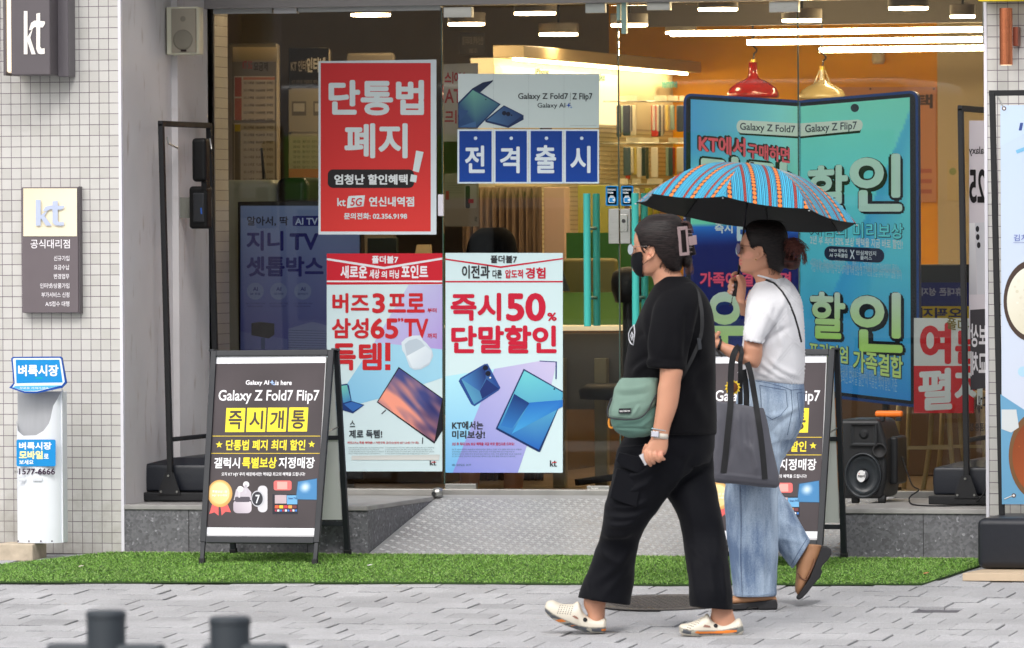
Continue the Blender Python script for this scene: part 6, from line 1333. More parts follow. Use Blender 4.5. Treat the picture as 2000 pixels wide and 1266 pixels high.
    patch_on([(440,270),(590,300),(560,420),(548,485),(470,460),(398,430)],-.158,.03,'cargo_pocket',tm,tr,.012)
    patch_on([(450,180),(600,215),(615,270),(585,300),(540,290),(470,262),(435,225)],-.170,.03,'pocket_flap',tm,tr,.012)
    # clogs
    f.view(1050,1150,.205)
    def clog(secs,line,w,name,rim,holes,win,riv):
        V,F,N=fuse([f.loft([(*s[0],*s[1],s[2],w) for s in secs],n=36,m=5,e=.85)],.0026,2)
        x,y,z=proj(V); ux=(x-1050)/.205;uy=(y-1150)/.205; L=np.interp(ux,[p[0] for p in line],[p[1] for p in line]); Bt=np.interp(ux,[p[0] for p in rim],[p[1] for p in rim])
        cr=np.array(lin((216,208,192))); c=np.tile(cr,(len(V),1))
        nz=np.array([noise.noise((a*22,b_*40,0)) for a,b_ in zip(V@nR,V@nU)]); camo=np.where(nz[:,None]>.15,np.array(lin((120,124,120))),np.where(nz[:,None]<-.2,np.array(lin((176,172,158))),np.array(lin((84,88,94)))))
        n2=np.array([noise.noise((a*15+3,b_*55,4)) for a,b_ in zip(V@nR,V@nU)]); camo=np.where((n2>.28)[:,None],np.array(lin((236,132,46))),camo)
        s_=(uy>L)&(uy<Bt-10); c[s_]=camo[s_]
        g=(np.abs(uy-L)<5); c[g]=np.array(lin((150,144,132)))
        o=link(name,V,F,attr_mat('clog_foam',.45),b,smooth=True,cols=c)
        mb=MB(); 
        for hx,hy in holes: q=f.Q(hx,hy,0); 
        tree=None
        from mathutils.bvhtree import BVHTree
        tree=BVHTree.FromPolygons([Vector(v) for v in V],F)
        def surf(hx,hy):
            p=f.Q(hx,hy,w-.2); d=(f.Q(hx,hy,w)-p).normalized(); h=tree.ray_cast(p,d); return h
        for hx,hy in holes:
            h=surf(hx,hy)
            if h[0]: q=h[0]; mb.lathe(q-h[1]*.001,[(.0022,0),(.0022,.0013)],n=8,axis=h[1])
        if mb.V: mb.ob('vent_hole',mat('hole_dark',(70,64,60),.8),o)
        h=surf(*riv); q=h[0]
        if q: MB().lathe(q,[(.0085,-.004),(.0085,.003),(.006,.0045)],n=20,axis=h[1]).ob('rivet',mat('black_rubber'),o,smooth=True)
        pts=[surf(*p)[0] for p in win]
        if all(p for p in pts): MB().prism([p-Vector(nF)*.0012 for p in pts],Vector(nF)*.002).ob('side_opening',mat('opening_skin',(150,112,98),.8),o)
        return o
    clog([((72,165),(68,200),.015),((92,128),(82,245),.036),((150,116),(140,295),.048),((230,148),(220,338),.051),((300,152),(295,368),.049),((345,150),(350,388),.047),((392,130),(400,402),.044),((440,235),(440,415),.042),((500,280),(500,426),.04),((570,290),(560,430),.038),((640,284),(625,428),.036),((658,300),(654,400),.02)],[(60,175),(150,245),(260,300),(380,350),(500,372),(660,368)],wF,'clog',[(60,215),(140,300),(300,370),(440,420),(560,434),(660,420)],
        [(215+i*24-(j*6),160+j*18+i*2) for j in range(5) for i in range(6) if 150+j*18<250],[(328,262),(350,255),(378,268),(392,292),(360,284)],(452,296))
    clog([((1340,350),(1345,398),.015),((1362,328),(1362,425),.036),((1430,316),(1435,441),.047),((1500,292),(1500,447),.051),((1570,255),(1570,450),.049),((1612,226),(1625,451),.046),((1655,290),(1690,451),.043),((1740,325),(1760,450),.04),((1840,305),(1850,446),.038),((1912,270),(1925,435),.035),((1948,330),(1957,400),.018)],[(1340,368),(1450,398),(1580,404),(1760,398),(1950,360)],wR,'clog',[(1340,410),(1400,438),(1500,450),(1800,450),(1900,442),(1958,410)],
        [(1440+i*26-(j*12),348+j*20-i*16) for j in range(4) for i in range(6) if 348+j*20-i*16<395],[(1575,366),(1592,342),(1640,352),(1650,370)],(1696,354))
    # watch and bracelet
    f.view(1230,820,.079)
    V,F=f.loft([(548,290,925,330,.0262,wa),(520,420,915,460,.0255,wa)],n=36,m=3,cap=False); o=link('wristwatch',V,F,mat('strap_beige',(206,198,186),.7,bump=.4,bs=900),b,smooth=True); s=o.modifiers.new('s','SOLIDIFY'); s.thickness=.002; s.offset=1
    mb=MB(); mb.prism([f.Q(x,y,wa-.031) for x,y in ((522,272),(738,285),(728,440),(512,425))],Vector(nF)*.010); ca=mb.ob('watch_case',mat('watch_metal',(150,150,150),.25,metal=.8),o,bevel=.0025,seg=3)
    MB().prism([f.Q(x,y,wa-.0318) for x,y in ((540,288),(715,298),(708,420),(530,408))],Vector(nF)*.002).ob('watch_screen',mat('screen_grey',(196,196,206),.08),o)
    mb=MB(); n=30
    for i in range(n):
        a=i*2*math.pi/n; q=f.Q(745+195*math.cos(a),250+35*math.cos(a)*1.0,wa+.027*math.sin(a)); v_=[(q.x,q.y,q.z)]; mb.lathe(q-Vector((0,0,.0022)),[(.0008,0),(.0022,.001),(.0022,.0034),(.0008,.0044)],n=8)
    mb.ob('bracelet',mat('bead_blue',(150,190,206),.3),b,smooth=True)
    # card
    o=MB().prism([f.Q(*p) for p in ((228,880,wa+.010),(345,822,wa+.006),(470,1085,wa+.010),(375,1130,wa+.014))],Vector(nF)*.001).ob('transit_card',mat('card_white',(206,206,210),.35)); tag(o,'pale plastic card pinched in the hand of the woman in black','card')
    # crossbody bag
    f.view(1180,700,.1422); wb=-.185
    t=thing('crossbody_bag',f.Q(380,1080,wb),'sage green crossbody bag with dark piping on the hip of the woman in black','bag')
    gm_=cloth('bag_green',(116,142,130),.75,bump=.35,bs=700,sheen=.1,vs=6,var=.08); gd=cloth('bag_green_dark',(84,116,106),.75,bump=.35,bs=700,sheen=.1,vs=6,var=.08)
    V,F,N=fuse([f.loft([(120,640,700,640,.03,wb),(75,720,700,720,.044,wb),(75,840,690,840,.05,wb),(100,930,680,920,.05,wb),(160,1000,660,985,.045,wb),(230,1050,630,1030,.036,wb),(320,1082,560,1065,.02,wb)],n=48,m=4,e=.75)],.004,2)
    V=folds(V,N,[(1250,835,1275,815,4,.004),(1205,845,1240,850,4,-.003),(1195,836,1270,838,2,-.004)],base=.003,sc_=18,seed=9); link('bag_body',V,F,gd,t,smooth=True)
    V,F,N=fuse([f.loft([(225,262,722,258,.018,wb-.006),(190,300,735,290,.03,wb-.008),(130,400,722,400,.042,wb-.010),(105,500,718,500,.047,wb-.010),(78,600,705,600,.05,wb-.010),(50,690,690,640,.052,wb-.010),(50,770,640,700,.052,wb-.010),(80,808,590,770,.05,wb-.010),(240,832,480,826,.046,wb-.010)],n=48,m=4,e=.75)],.004,2)
    V=folds(V,N,[(1200,760,1270,752,5,.004,4),(1205,772,1268,766,4,-.003,3),(1210,790,1262,780,5,.003),(1236,812,1250,790,3,.004),(1225,814,1240,796,3,-.003)],base=.003,sc_=16,seed=12); fl=link('flap',V,F,gm_,t,smooth=True)
    v_,f_=f.tube([(105,540,wb-.035),(52,680,wb-.045),(48,770,wb-.05),(85,818,wb-.058),(250,842,wb-.062),(430,835,wb-.063),(530,795,wb-.062),(610,700,wb-.058),(660,600,wb-.052),(712,500,wb-.042)],10); link('piping',v_,f_,mat('piping_dark',(34,38,44),.6),t,smooth=True)
    S=Sheet(f.Q(285,725,wb-.066),-Vector(nF),th=.003).view(1180,700,.1422); S.base([(203,690),(372,684),(366,754),(198,758)],(38,38,42)); S.text('new balance',212,706,352,736,(226,226,226),.03,2,slope=-.03); S.ob('label',t)
    sm=mat('webbing_black',(18,19,23),.7,bump=.3,bs=800)
    f.view(0,0,1)
    def ribbon(P,wd,name,m,parent,th=.0022):
        A=[np.array(list(f.Q(*p))) for p in P]; out=[]
        for i in range(len(A)-1):
            p0,p1,p2,p3=A[max(i-1,0)],A[i],A[i+1],A[min(i+2,len(A)-1)]
            for j in range(6): u=j/6; out.append(.5*((2*p1)+(-p0+p2)*u+(2*p0-5*p1+4*p2-p3)*u*u+(-p0+3*p1-3*p2+p3)*u**3))
        out.append(A[-1]); V=[];F=[]; h=f.px(wd)/2
        for i,p in enumerate(out):
            t_=out[min(i+1,len(out)-1)]-out[max(i-1,0)]; s_=np.cross(t_,nF); s_/=np.linalg.norm(s_); nn=np.cross(s_,t_); nn/=np.linalg.norm(nn)
            V+=[p-s_*h-nn*th/2,p+s_*h-nn*th/2,p+s_*h+nn*th/2,p-s_*h+nn*th/2]
        for i in range(len(out)-1):
            a=i*4; F+=[(a+j,a+(j+1)%4,a+4+(j+1)%4,a+4+j) for j in range(4)]
        F+=[(3,2,1,0),tuple(range(len(V)-4,len(V)))]
        return link(name,V,F,m,parent,smooth=False)
    ribbon([(1330,546,.02),(1350,556,-.06),(1364,575,-.13),(1371,613,-.168),(1369,655,-.172),(1352,700,-.180),(1326,745,-.188),(1300,768,-.20),(1285,780,-.20)],7,'strap',sm,t)
    mb=MB(); mb.prism([f.Q(*p) for p in ((1361,660,-.186),(1369,662,-.186),(1371,682,-.186),(1364,684,-.186))],Vector(nF)*.012); mb.ob('buckle',mat('piping_dark'),t,bevel=.002)
    v_,f_=f.tube([(1190,818,wb+.0),(1189,826,wb),(1191,834,wb),(1197,836,wb)],2); link('pull_tab',v_,f_,mat('tab_orange',(232,150,50),.5),t,smooth=True)
    return f,b
FA,PA=woman_black()

# ------------------------------------------------ woman in white with the umbrella
def woman_white():
    base=WG(1478,1189); d0=depth_of(base); f=Fig(d0); sk=[]
    f.view(*HB)
    hs_=[(430,112,610,112,.03),(340,140,700,140,.048),(262,200,790,200,.064),(200,270,822,270,.071),(160,340,836,340,.075),(132,410,842,410,.077),(126,470,842,470,.077),(134,530,830,530,.075),(130,590,805,590,.073),(128,640,780,640,.07),(126,700,745,700,.067),(130,760,690,760,.062),(136,820,600,820,.055),(152,870,480,870,.045),(215,908,390,905,.026)]
    P=[f.loft([(a,b,c,d,e,0) for a,b,c,d,e in hs_],e=.92)]
    P+=[f.loft([(128,430,190,430,.007),(108,480,180,480,.009),(100,530,180,530,.011),(90,575,180,575,.013),(78,605,180,605,.016),(82,628,185,628,.017),(108,645,190,645,.014)],n=20),
        f.loft([(118,660,180,660,.012),(106,685,180,685,.018),(100,702,180,702,.021),(112,722,180,722,.018)],n=20),f.loft([(112,728,180,728,.016),(104,750,180,750,.02),(112,775,180,775,.017),(126,795,190,795,.013)],n=20),f.ell(168,845,42,46,.022),f.ell(158,440,40,26,.045)]
    P+=ear(f,22,-78,-.071); P+=ear(f,22,-78,.071)
    P+=[f.loft([(190,860,720,780,.044,0),(330,960,740,900,.047,0),(365,1050,780,960,.052,0),(380,1150,800,1080,.06,0),(380,1280,860,1220,.08,0)])]
    f.view(0,0,1)
    P+=[f.loft([(1476,570,1530,568,.1),(1468,600,1545,600,.125),(1464,650,1550,650,.125),(1460,700,1548,700,.12),(1460,760,1548,755,.12),(1462,820,1540,815,.11),(1468,860,1525,855,.07)],m=3)]
    P+=[f.loft([(1445,830,1520,830,.06,-.05),(1435,930,1500,930,.065,-.05),(1440,1030,1495,1030,.05,-.04),(1455,1120,1490,1120,.036,-.03),(1458,1165,1488,1165,.03,-.03)])]
    P+=[f.loft([(1495,840,1535,835,.05,.05),(1494,905,1518,900,.04,.05),(1498,980,1522,962,.04,.05),(1535,1065,1562,1030,.036,.05),(1560,1088,1578,1066,.03,.05)])]
    wa=-.19
    P+=[f.loft([(1478,605,1512,605,.033,-.10),(1464,630,1498,634,.034,-.14),(1453,655,1487,660,.037,-.165),(1449,675,1486,678,.04,wa),(1447,690,1485,698,.039,wa),(1443,688,1476,718,.038,wa),(1438,679,1456,714,.036,wa),(1428,674,1431,704,.033,wa+.005),(1415,670,1412,692,.027,wa+.012),(1407,665,1401,683,.021,wa+.016),(1400,657,1388,674,.018,wa+.02),(1393,645,1378,660,.014,wa+.024)],m=4)]
    P+=[f.tube([(1396,662,wa+.01),(1403,652,wa+.0),(1404,647,wa)],4.2),f.tube([(1386,652,wa+.01),(1377,645,wa+.008),(1372,652,wa+.01)],4),f.tube([(1386,657,wa+.02),(1374,651,wa+.02),(1370,658,wa+.02)],4),f.tube([(1388,662,wa+.03),(1377,659,wa+.03),(1374,665,wa+.03)],3.8),f.tube([(1390,665,wa+.036),(1381,665,wa+.04),(1379,670,wa+.04)],3.4)]
    # far arm raised, hand round the handle
    f.view(1380,510,.1659); wh=.03
    P+=[f.loft([(520,330,760,420,.045,.13),(470,470,640,620,.043,.16),(430,640,600,700,.042,.15),(400,590,560,640,.04,.12)],m=3)]
    P+=[f.loft([(410,640,560,660,.038,.12),(395,560,500,560,.03,.07),(375,500,462,500,.024,wh),(350,455,455,450,.022,wh),(336,400,462,400,.022,wh),(338,330,468,330,.02,wh),(352,260,470,260,.018,wh),(372,200,455,200,.014,wh),(385,165,430,165,.01,wh)],m=4,e=.85)]
    P+=[f.tube([(420,205,wh+.004),(385,165,wh+.012),(340,142,wh+.006),(300,172,wh-.006)],22,sub=6),
        f.tube([(400,250,wh+.012),(345,205,wh+.016),(288,228,wh+.004),(290,265,wh-.016),(318,285,wh-.026)],24,sub=6),
        f.tube([(400,310,wh+.012),(340,270,wh+.016),(272,292,wh+.004),(285,322,wh-.016),(316,336,wh-.026)],24,sub=6),
        f.tube([(395,365,wh+.012),(335,330,wh+.014),(266,352,wh+.002),(278,372,wh-.014),(300,378,wh-.022)],22,sub=6),
        f.tube([(425,360,wh-.012),(412,280,wh-.024),(385,220,wh-.028),(368,165,wh-.026)],27,sub=6)]
    V,F,N=fuse(P,.0032,3)
    hx=lambda x,y:(1430+x*.12638,420+y*.12638)
    x,y,z=proj(V); cols=skincols(V,[(*hx(112,705),7,2.6,(196,92,88),.75),(*hx(116,755),6,3.2,(204,100,96),.75),(*hx(240,620),14,9,(232,160,138),.4),(*hx(92,615),4,4,(220,140,120),.4)])
    ux=(x-1380)/.1659;uy=(y-510)/.1659
    for nx,ny in ((318,288),(318,338),(296,372),(368,160)):
        t=(np.hypot((ux-nx)/17,(uy-ny)/14)<1)&(z<d0+wh); cols[t]=np.array(lin((236,196,186)))
    from mathutils.bvhtree import BVHTree
    BT=BVHTree.FromPolygons([Vector(v) for v in V],F)
    b=link('person',V,F,SK,smooth=True,cols=cols); tag(b,'woman in white short-sleeved knit top and wide blue jeans walking left under a patterned umbrella','person')
    f.view(*HB); hm=hair_mat('hair_dark',(9,6,6),(36,27,26))
    hh=[(430,84,600,84,.02),(330,104,700,104,.045),(262,145,770,145,.062),(212,200,812,200,.074),(175,270,840,270,.08),(150,340,852,340,.084),(140,420,858,420,.086),(200,520,850,520,.085),(260,620,838,620,.082),(340,710,820,710,.077),(440,790,800,790,.07),(530,850,770,850,.06),(640,890,740,890,.045)]
    V,F=f.loft([(a,b_,c,d,e,0) for a,b_,c,d,e in hh],n=140,m=10,e=.95)
    keep=inpoly(hp([(60,-60),(150,195),(208,235),(232,330),(268,420),(285,495),(325,518),(378,490),(398,468),(455,480),(482,560),(520,600),(535,680),(548,760),(575,812),(660,850),(740,905),(830,850),(900,700),(960,-60)],*HB))
    hollow_shell(V,F,keep,.006,'hair',hm,b)
    overlay(f,V,F,[(260,170),(225,260),(250,370),(285,470),(380,480),(470,490),(515,590),(545,700),(580,810)],[(760,230),(790,330),(810,420),(820,500),(810,560),(800,620),(790,680),(790,740),(780,780)],380,hair_mat('hair_sheen2',(10,7,8),(52,40,40)),b,seed=8)
    hb=hair_mat('hair_reddish',(50,26,22),(128,74,64))
    V,F,N=fuse([f.ell(925,745,130,108,.05,0),f.ell(800,700,90,130,.045,0),f.ell(880,520,110,110,.05,0),f.ell(1000,520,70,80,.03,0)],.004,3); link('hair_bun',V,F,hair_mat('hair_bun',(30,17,16),(86,48,42)),b,smooth=True)
    r=random.Random(4); mb=MB()
    for i in range(150):
        x0=r.uniform(740,900);y0=r.uniform(430,640);w0=r.uniform(-.05,.04); x1=r.uniform(900,1110); y1=r.uniform(380,520)
        L=r.uniform(60,260); v_,f_=f.tube([(x0,y0,w0),((x0+x1)/2,y1-r.uniform(0,30),w0*1.3-.01),(x1,y1+40,w0*1.4-.01),(x1+r.uniform(-60,70),y1+L,w0*1.2)],r.uniform(2.5,5),n=5,sub=4); mb.add(v_,f_)
    for i in range(22):
        x0=r.uniform(1000,1080);y0=r.uniform(440,500); v_,f_=f.tube([(x0,y0,-.02),(x0+70,y0+10+r.uniform(-15,20),-.02),(x0+r.uniform(90,150),y0+r.uniform(20,110),-.02)],1.8,n=5,sub=4); mb.add(v_,f_)
    for i in range(36):
        x0=r.uniform(880,940); v_,f_=f.tube([(x0-40,480,r.uniform(-.03,.02)),(x0-10,380+r.uniform(-20,20),-.01),(x0+40,350+r.uniform(0,40),-.01),(x0+60,460,-.02)],3.5,n=5,sub=4); mb.add(v_,f_)
    for i in range(24):
        x0=r.uniform(1080,1110); v_,f_=f.tube([(x0-20,480,-.02),(x0,560,-.02),(x0+40,660,-.02),(x0+r.uniform(-10,60),r.uniform(700,790),-.02)],2.6,n=5,sub=4); mb.add(v_,f_)
    mb.ob('hair_strands',hb,b,smooth=True)
    mb=MB()
    for i in range(18):
        x0=215+r.uniform(-8,10); v_,f_=f.tube([(x0,200,-.055),(x0+10,290+r.uniform(-10,10),-.068),(x0+50+r.uniform(-8,8),400,-.076)],1.6,n=4,sub=3); mb.add(v_,f_)
    v_,f_=f.tube([(478,555,-.073),(492,590,-.072),(500,622,-.070)],8,n=6); mb.add(v_,f_)
    for i in range(40):
        x0=r.uniform(260,760); yy=150-58*math.sin((x0-230)/600*3.14); v_,f_=f.tube([(x0,yy,r.uniform(-.03,.02)),(x0+50,yy-14,0),(x0+110,yy-4+r.uniform(-16,14),.01)],1.3,n=4,sub=3); mb.add(v_,f_)
    for i in range(14):
        x0=r.uniform(560,740); v_,f_=f.tube([(x0,840,-.05),(x0+10,880+r.uniform(0,20),-.048),(x0-r.uniform(-20,30),930,-.046)],1.3,n=4,sub=3); mb.add(v_,f_)
    mb.ob('stray_hair',hm,b,smooth=True)
    f.view(*HB); baby(f,BT,[(208,235),(232,330),(268,420),(285,495),(325,518)],.8,.5,140,hm,b,3); baby(f,BT,[(482,560),(520,600),(535,680),(548,760),(575,812),(660,850)],.9,-.3,110,hm,b,4)
    # brows, eyes, sunglasses, earring
    mb=MB(); lens=MB()
    for w0 in (-.034,.034):
        P_=[f.Q(95+30*math.cos(a),520+85*math.sin(a),w0+.024*math.cos(a)*(1 if w0>0 else -1)) for a in np.arange(24)*math.pi/12]; mb.path(P_,.0013,n=8,closed=True); lens.add(P_,[tuple(range(24))])
        v_,f_=f.tube([(118,478,w0*1.9),(230,480,w0*2.15),(340,482,w0*2.25),(392,500,w0*2.25)],3.5,n=8); mb.add(v_,f_)
    v_,f_=f.tube([(84,480,-.014),(78,470,0),(84,480,.014)],3.5,n=8); mb.add(v_,f_)
    g=mb.ob('sunglasses',mat('sunglass_frame',(50,44,48),.25,metal=.7),b,smooth=True)
    lm=bpy.data.materials.new('tinted_lens'); lm.use_nodes=True; pb=lm.node_tree.nodes['Principled BSDF']; pb.inputs['Base Color'].default_value=(.16,.11,.20,1); pb.inputs['Alpha'].default_value=.8; pb.inputs['Roughness'].default_value=.05
    lo=lens.ob('lens',lm,g); q=lo.modifiers.new('s','SOLIDIFY'); q.thickness=.0015
    mb=MB()
    for w0 in (-.034,.034): v_,f_=f.ell(146,510,15,13,.011,w0); mb.add(v_,f_)
    mb.ob('eyes',mat('eye_dark',(60,46,42),.2),b,smooth=True)
    q=f.Q(366,690,-.078); MB().lathe(q,[(.001,0),(.003,.001),(.003,.003),(.001,.004)],n=12,axis=-_F).ob('earring',mat('gold',(220,180,110),.2,metal=1),b,smooth=True)
    # knit top
    f.view(0,0,1)
    P=[f.loft([(1478,549,1534,541,.052),(1470,560,1548,552,.08),(1461,576,1560,570,.125),(1456,598,1569,594,.152),(1453,640,1572,640,.155),(1449,680,1573,680,.15),(1446,705,1573,710,.15),(1443,728,1572,735,.15),(1444,740,1570,753,.145)],n=64,m=5)]
    for sg in (-1,1):
        P+=[f.loft([(1486,556,1535,552,.02,sg*.05),(1474,566,1545,562,.04,sg*.072),(1464,582,1544,580,.054,sg*.10),(1457,602,1530,604,.06,sg*.128),(1452,630,1508,636,.06,sg*.155),(1449,650,1493,658,.057,sg*.185),(1449,664,1489,672,.056,sg*.192)],n=40,m=5)] if sg<0 else [f.loft([(1486,556,1535,552,.02,.05),(1470,576,1548,574,.048,.088),(1462,590,1530,600,.06,.12),(1458,605,1512,622,.055,.14)],n=40,m=5)]
    V,F,N=fuse(P,.005,8); x,y,z=proj(V)
    V=folds(V,N,[(1490,668,1540,640,6,-.010),(1500,700,1560,735,6,.010,5),(1480,700,1545,745,5,.010,5),(1470,722,1520,742,5,.008),(1530,560,1545,640,6,.006,4),(1500,600,1530,690,7,.006,-4),(1465,600,1480,655,7,.005),(1520,590,1490,670,7,-.007),(1545,650,1560,740,8,.005),(1530,680,1500,730,6,.005),(1450,662,1489,670,3,.003),(1444,736,1570,750,3,.003),(1560,600,1568,680,7,.004)],base=.003,sc_=9,seed=21)
    # knitted diagonal ribs
    x,y,z=proj(V); rib=np.sin((x*.75+y*.62)*1.35)*np.exp(-((np.mod(x*.75+y*.62,46)-14)/7.)**2)+np.sin((x*.7-y*.72)*1.35)*np.exp(-((np.mod(x*.7-y*.72+10,60)-14)/6.)**2); V=V+N*(rib*.0024)[:,None]
    wm=cloth('white_knit',(222,222,226),.9,bump=.6,bs=420,sheen=.1,var=.02); sh=link('knit_top',V,F,wm,b,smooth=True)
    mb=MB(); f.view(*HB)
    mb.path([f.Q(580-215*math.cos(a),985-62*-math.cos(a)*-1,-.060*math.sin(a)) for a in np.arange(36)*math.pi/18],.0042,n=8,closed=True); mb.ob('collar',wm,sh,smooth=True)
    # jeans
    f.view(0,0,1)
    P=[f.loft([(1446,728,1566,740,.138,0),(1441,760,1570,765,.15,0),(1437,800,1570,795,.155,0),(1434,835,1564,835,.15,0),(1440,860,1552,858,.12,0)],n=48,m=3)]
    P+=[f.loft([(1434,820,1530,820,.1,-.055),(1426,870,1524,870,.1,-.055),(1418,930,1520,935,.095,-.05),(1414,980,1519,985,.092,-.045),(1416,1020,1520,1025,.09,-.04),(1421,1070,1520,1075,.088,-.035),(1427,1120,1518,1120,.086,-.03),(1433,1166,1516,1163,.085,-.03)],n=48,m=4)]
    P+=[f.loft([(1470,820,1566,810,.09,.055),(1478,870,1555,860,.085,.055),(1484,920,1530,900,.078,.055),(1482,975,1524,955,.072,.055),(1500,1040,1545,985,.074,.055),(1524,1078,1563,1020,.074,.055),(1549,1112,1584,1056,.072,.055)],n=48,m=4)]
    V,F,N=fuse(P,.0055,3)
    V=folds(V,N,[(1500,815,1560,790,6,.007,6),(1500,850,1555,800,6,-.006),(1480,880,1530,850,6,.006),(1518,880,1545,900,5,.007),(1445,980,1450,1150,9,.007,5),(1480,960,1490,1150,8,.008,-6),(1505,950,1510,1150,7,.006,4),(1465,1000,1462,1160,6,-.006),(1497,1000,1500,1160,5,-.005),(1515,1050,1570,1060,5,.005),(1530,1020,1570,1040,6,.006),(1520,1000,1550,1080,7,.005),(1425,1000,1432,1150,6,.004)],base=.004,sc_=10,rot=1.3,stretch=3,seed=33)
    dm=mat('denim',(112,140,176),.85,bump=.5,bs=700); n=dm.node_tree.nodes;L=dm.node_tree.links;pb=n['Principled BSDF']
    g_=n.new('ShaderNodeNewGeometry'); mp=n.new('ShaderNodeMapping'); mp.inputs['Scale'].default_value=(14,14,2.6); L.new(g_.outputs['Position'],mp.inputs[0]); t1=n.new('ShaderNodeTexNoise'); t1.inputs['Scale'].default_value=1.3; t1.inputs['Detail'].default_value=6; t1.inputs['Roughness'].default_value=.65; L.new(mp.outputs[0],t1.inputs['Vector'])
    t2=n.new('ShaderNodeTexNoise'); t2.inputs['Scale'].default_value=3.; L.new(g_.outputs['Position'],t2.inputs['Vector']); t3=n.new('ShaderNodeTexNoise'); t3.inputs['Scale'].default_value=350; L.new(g_.outputs['Position'],t3.inputs['Vector'])
    a1=n.new('ShaderNodeMath'); a1.operation='ADD'; L.new(t1.outputs['Fac'],a1.inputs[0]); L.new(t2.outputs['Fac'],a1.inputs[1]); a2=n.new('ShaderNodeMath'); a2.operation='MULTIPLY_ADD'; L.new(t3.outputs['Fac'],a2.inputs[0]); a2.inputs[1].default_value=.5; L.new(a1.outputs[0],a2.inputs[2])
    cr=n.new('ShaderNodeValToRGB'); cr.color_ramp.elements[0].position=.35; cr.color_ramp.elements[0].color=(*lin((96,118,150)),1); cr.color_ramp.elements[1].position=.8; cr.color_ramp.elements[1].color=(*lin((196,214,232)),1)
    mr=n.new('ShaderNodeMapRange'); mr.inputs['From Min'].default_value=.7; mr.inputs['From Max'].default_value=1.8; L.new(a2.outputs[0],mr.inputs['Value']); L.new(mr.outputs[0],cr.inputs[0]); L.new(cr.outputs[0],pb.inputs['Base Color'])
    je=link('jeans',V,F,dm,b,smooth=True)
    from mathutils.bvhtree import BVHTree
    tree=BVHTree.FromPolygons([Vector(v) for v in V],F)
    def on(x_,y_,off=.001):
        p=f.Q(x_,y_,-.6); d=(f.Q(x_,y_,0)-p).normalized(); h=tree.ray_cast(p,d)
        return h[0]-d*off if h[0] else None
    def seam(P_,r_,name,m,closed=False):
        out=[]
        for (a,b_),(c,d) in zip(P_,P_[1:]):
            k=max(2,int(math.hypot(c-a,d-b_)/5))
            for i in range(k): out.append(on(a+(c-a)*i/k,b_+(d-b_)*i/k))
        out.append(on(*P_[-1])); out=[o for o in out if o]
        if len(out)>2: MB().path(out,r_,n=5).ob(name,m,je,smooth=True)
    sd=mat('seam_light',(150,170,196),.8); sk_=mat('seam_dark',(66,84,116),.85)
    seam([(1443,950),(1445,1020),(1444,1090),(1447,1166)],.0016,'side_seam',sd); seam([(1446,950),(1448,1020),(1447,1090),(1450,1166)],.001,'side_seam',sk_)
    seam([(1434,1158),(1455,1162),(1485,1163),(1516,1157)],.0012,'hem_stitch',sd); seam([(1577,1050),(1560,1078),(1545,1104)],.0012,'hem_stitch',sk_)
    seam([(1484,753),(1535,762),(1538,795),(1524,812),(1508,820),(1488,806),(1484,753)],.0011,'pocket_stitch',sk_); seam([(1486,757),(1533,766)],.0009,'pocket_stitch',sd); seam([(1556,768),(1567,766)],.001,'pocket_stitch',sk_); seam([(1557,768),(1563,826),(1566,824)],.001,'pocket_stitch',sk_)
    seam([(1476,744),(1500,748),(1530,756),(1545,762),(1568,760)],.001,'waist_seam',sk_); seam([(1545,762),(1548,800),(1538,850)],.0012,'yoke_seam',sk_)
    # shoes
    tan=mat('tan_leather',(176,128,92),.5,var=.08,vs=12,bump=.15,bs=200); sole=mat('sole_black',(34,33,36),.55)
    f.view(1350,800,.3396)
    V,F,N=fuse([f.loft([(655,775,752,782,.036,.055),(640,810,748,835,.038,.055),(618,850,725,885,.042,.055),(608,905,706,935,.044,.055),(606,965,680,980,.044,.055),(600,1015,650,1035,.038,.055),(602,1050,622,1075,.022,.055)],n=32,m=4)],.003,2)
    o=link('shoe',V,F,tan,b,smooth=True)
    def solepart(P_,w0,hw): mb=MB(); mb.prism([f.Q(x_,y_,w0-hw) for x_,y_ in P_],Vector(nF)*2*hw); return mb.ob('sole',sole,o,bevel=.006,seg=3)
    solepart([(752,785),(782,788),(808,806),(806,836),(785,868),(755,898),(748,915),(754,934),(742,965),(716,995),(700,1012),(668,1055),(640,1085),(615,1097),(606,1084),(640,1030),(682,968),(704,910),(728,850)],.055,.042)
    f.view(1350,800,.3396); mb=MB(); 
    v_,f_=f.tube([(612,940,.012),(640,975,.012),(668,978,.014)],5,n=8); mb.add(v_,f_); v_,f_=f.tube([(664,975,.013),(700,900,.015),(712,860,.02)],6,n=8); mb.add(v_,f_); mb.ob('strap_edge',mat('tan_dark',(120,80,56),.5),o,smooth=True)
    fw=-.03
    V,F,N=fuse([f.loft([(486,1075,494,1108,.02,fw),(450,1050,452,1112,.036,fw),(380,1050,378,1118,.038,fw),(300,1060,295,1122,.04,fw),(220,1075,212,1126,.042,fw),(165,1095,160,1128,.036,fw),(140,1110,138,1126,.02,fw)],n=32,m=4)],.003,2)
    o=link('shoe',V,F,tan,b,smooth=True); solepart([(135,1122),(250,1118),(330,1110),(420,1100),(490,1092),(498,1120),(496,1148),(386,1153),(384,1138),(326,1140),(318,1152),(150,1152),(134,1140)],fw,.043)
    # watch
    f.view(0,0,1); V,F=f.loft([(1408,663,1402,685,.025,wa+.014),(1404,661,1397,682,.0245,wa+.016)],n=30,m=3,cap=False); o=link('wristwatch',V,F,mat('strap_black',(26,26,28),.4,metal=.3),b,smooth=True); s=o.modifiers.new('s','SOLIDIFY'); s.thickness=.003; s.offset=1
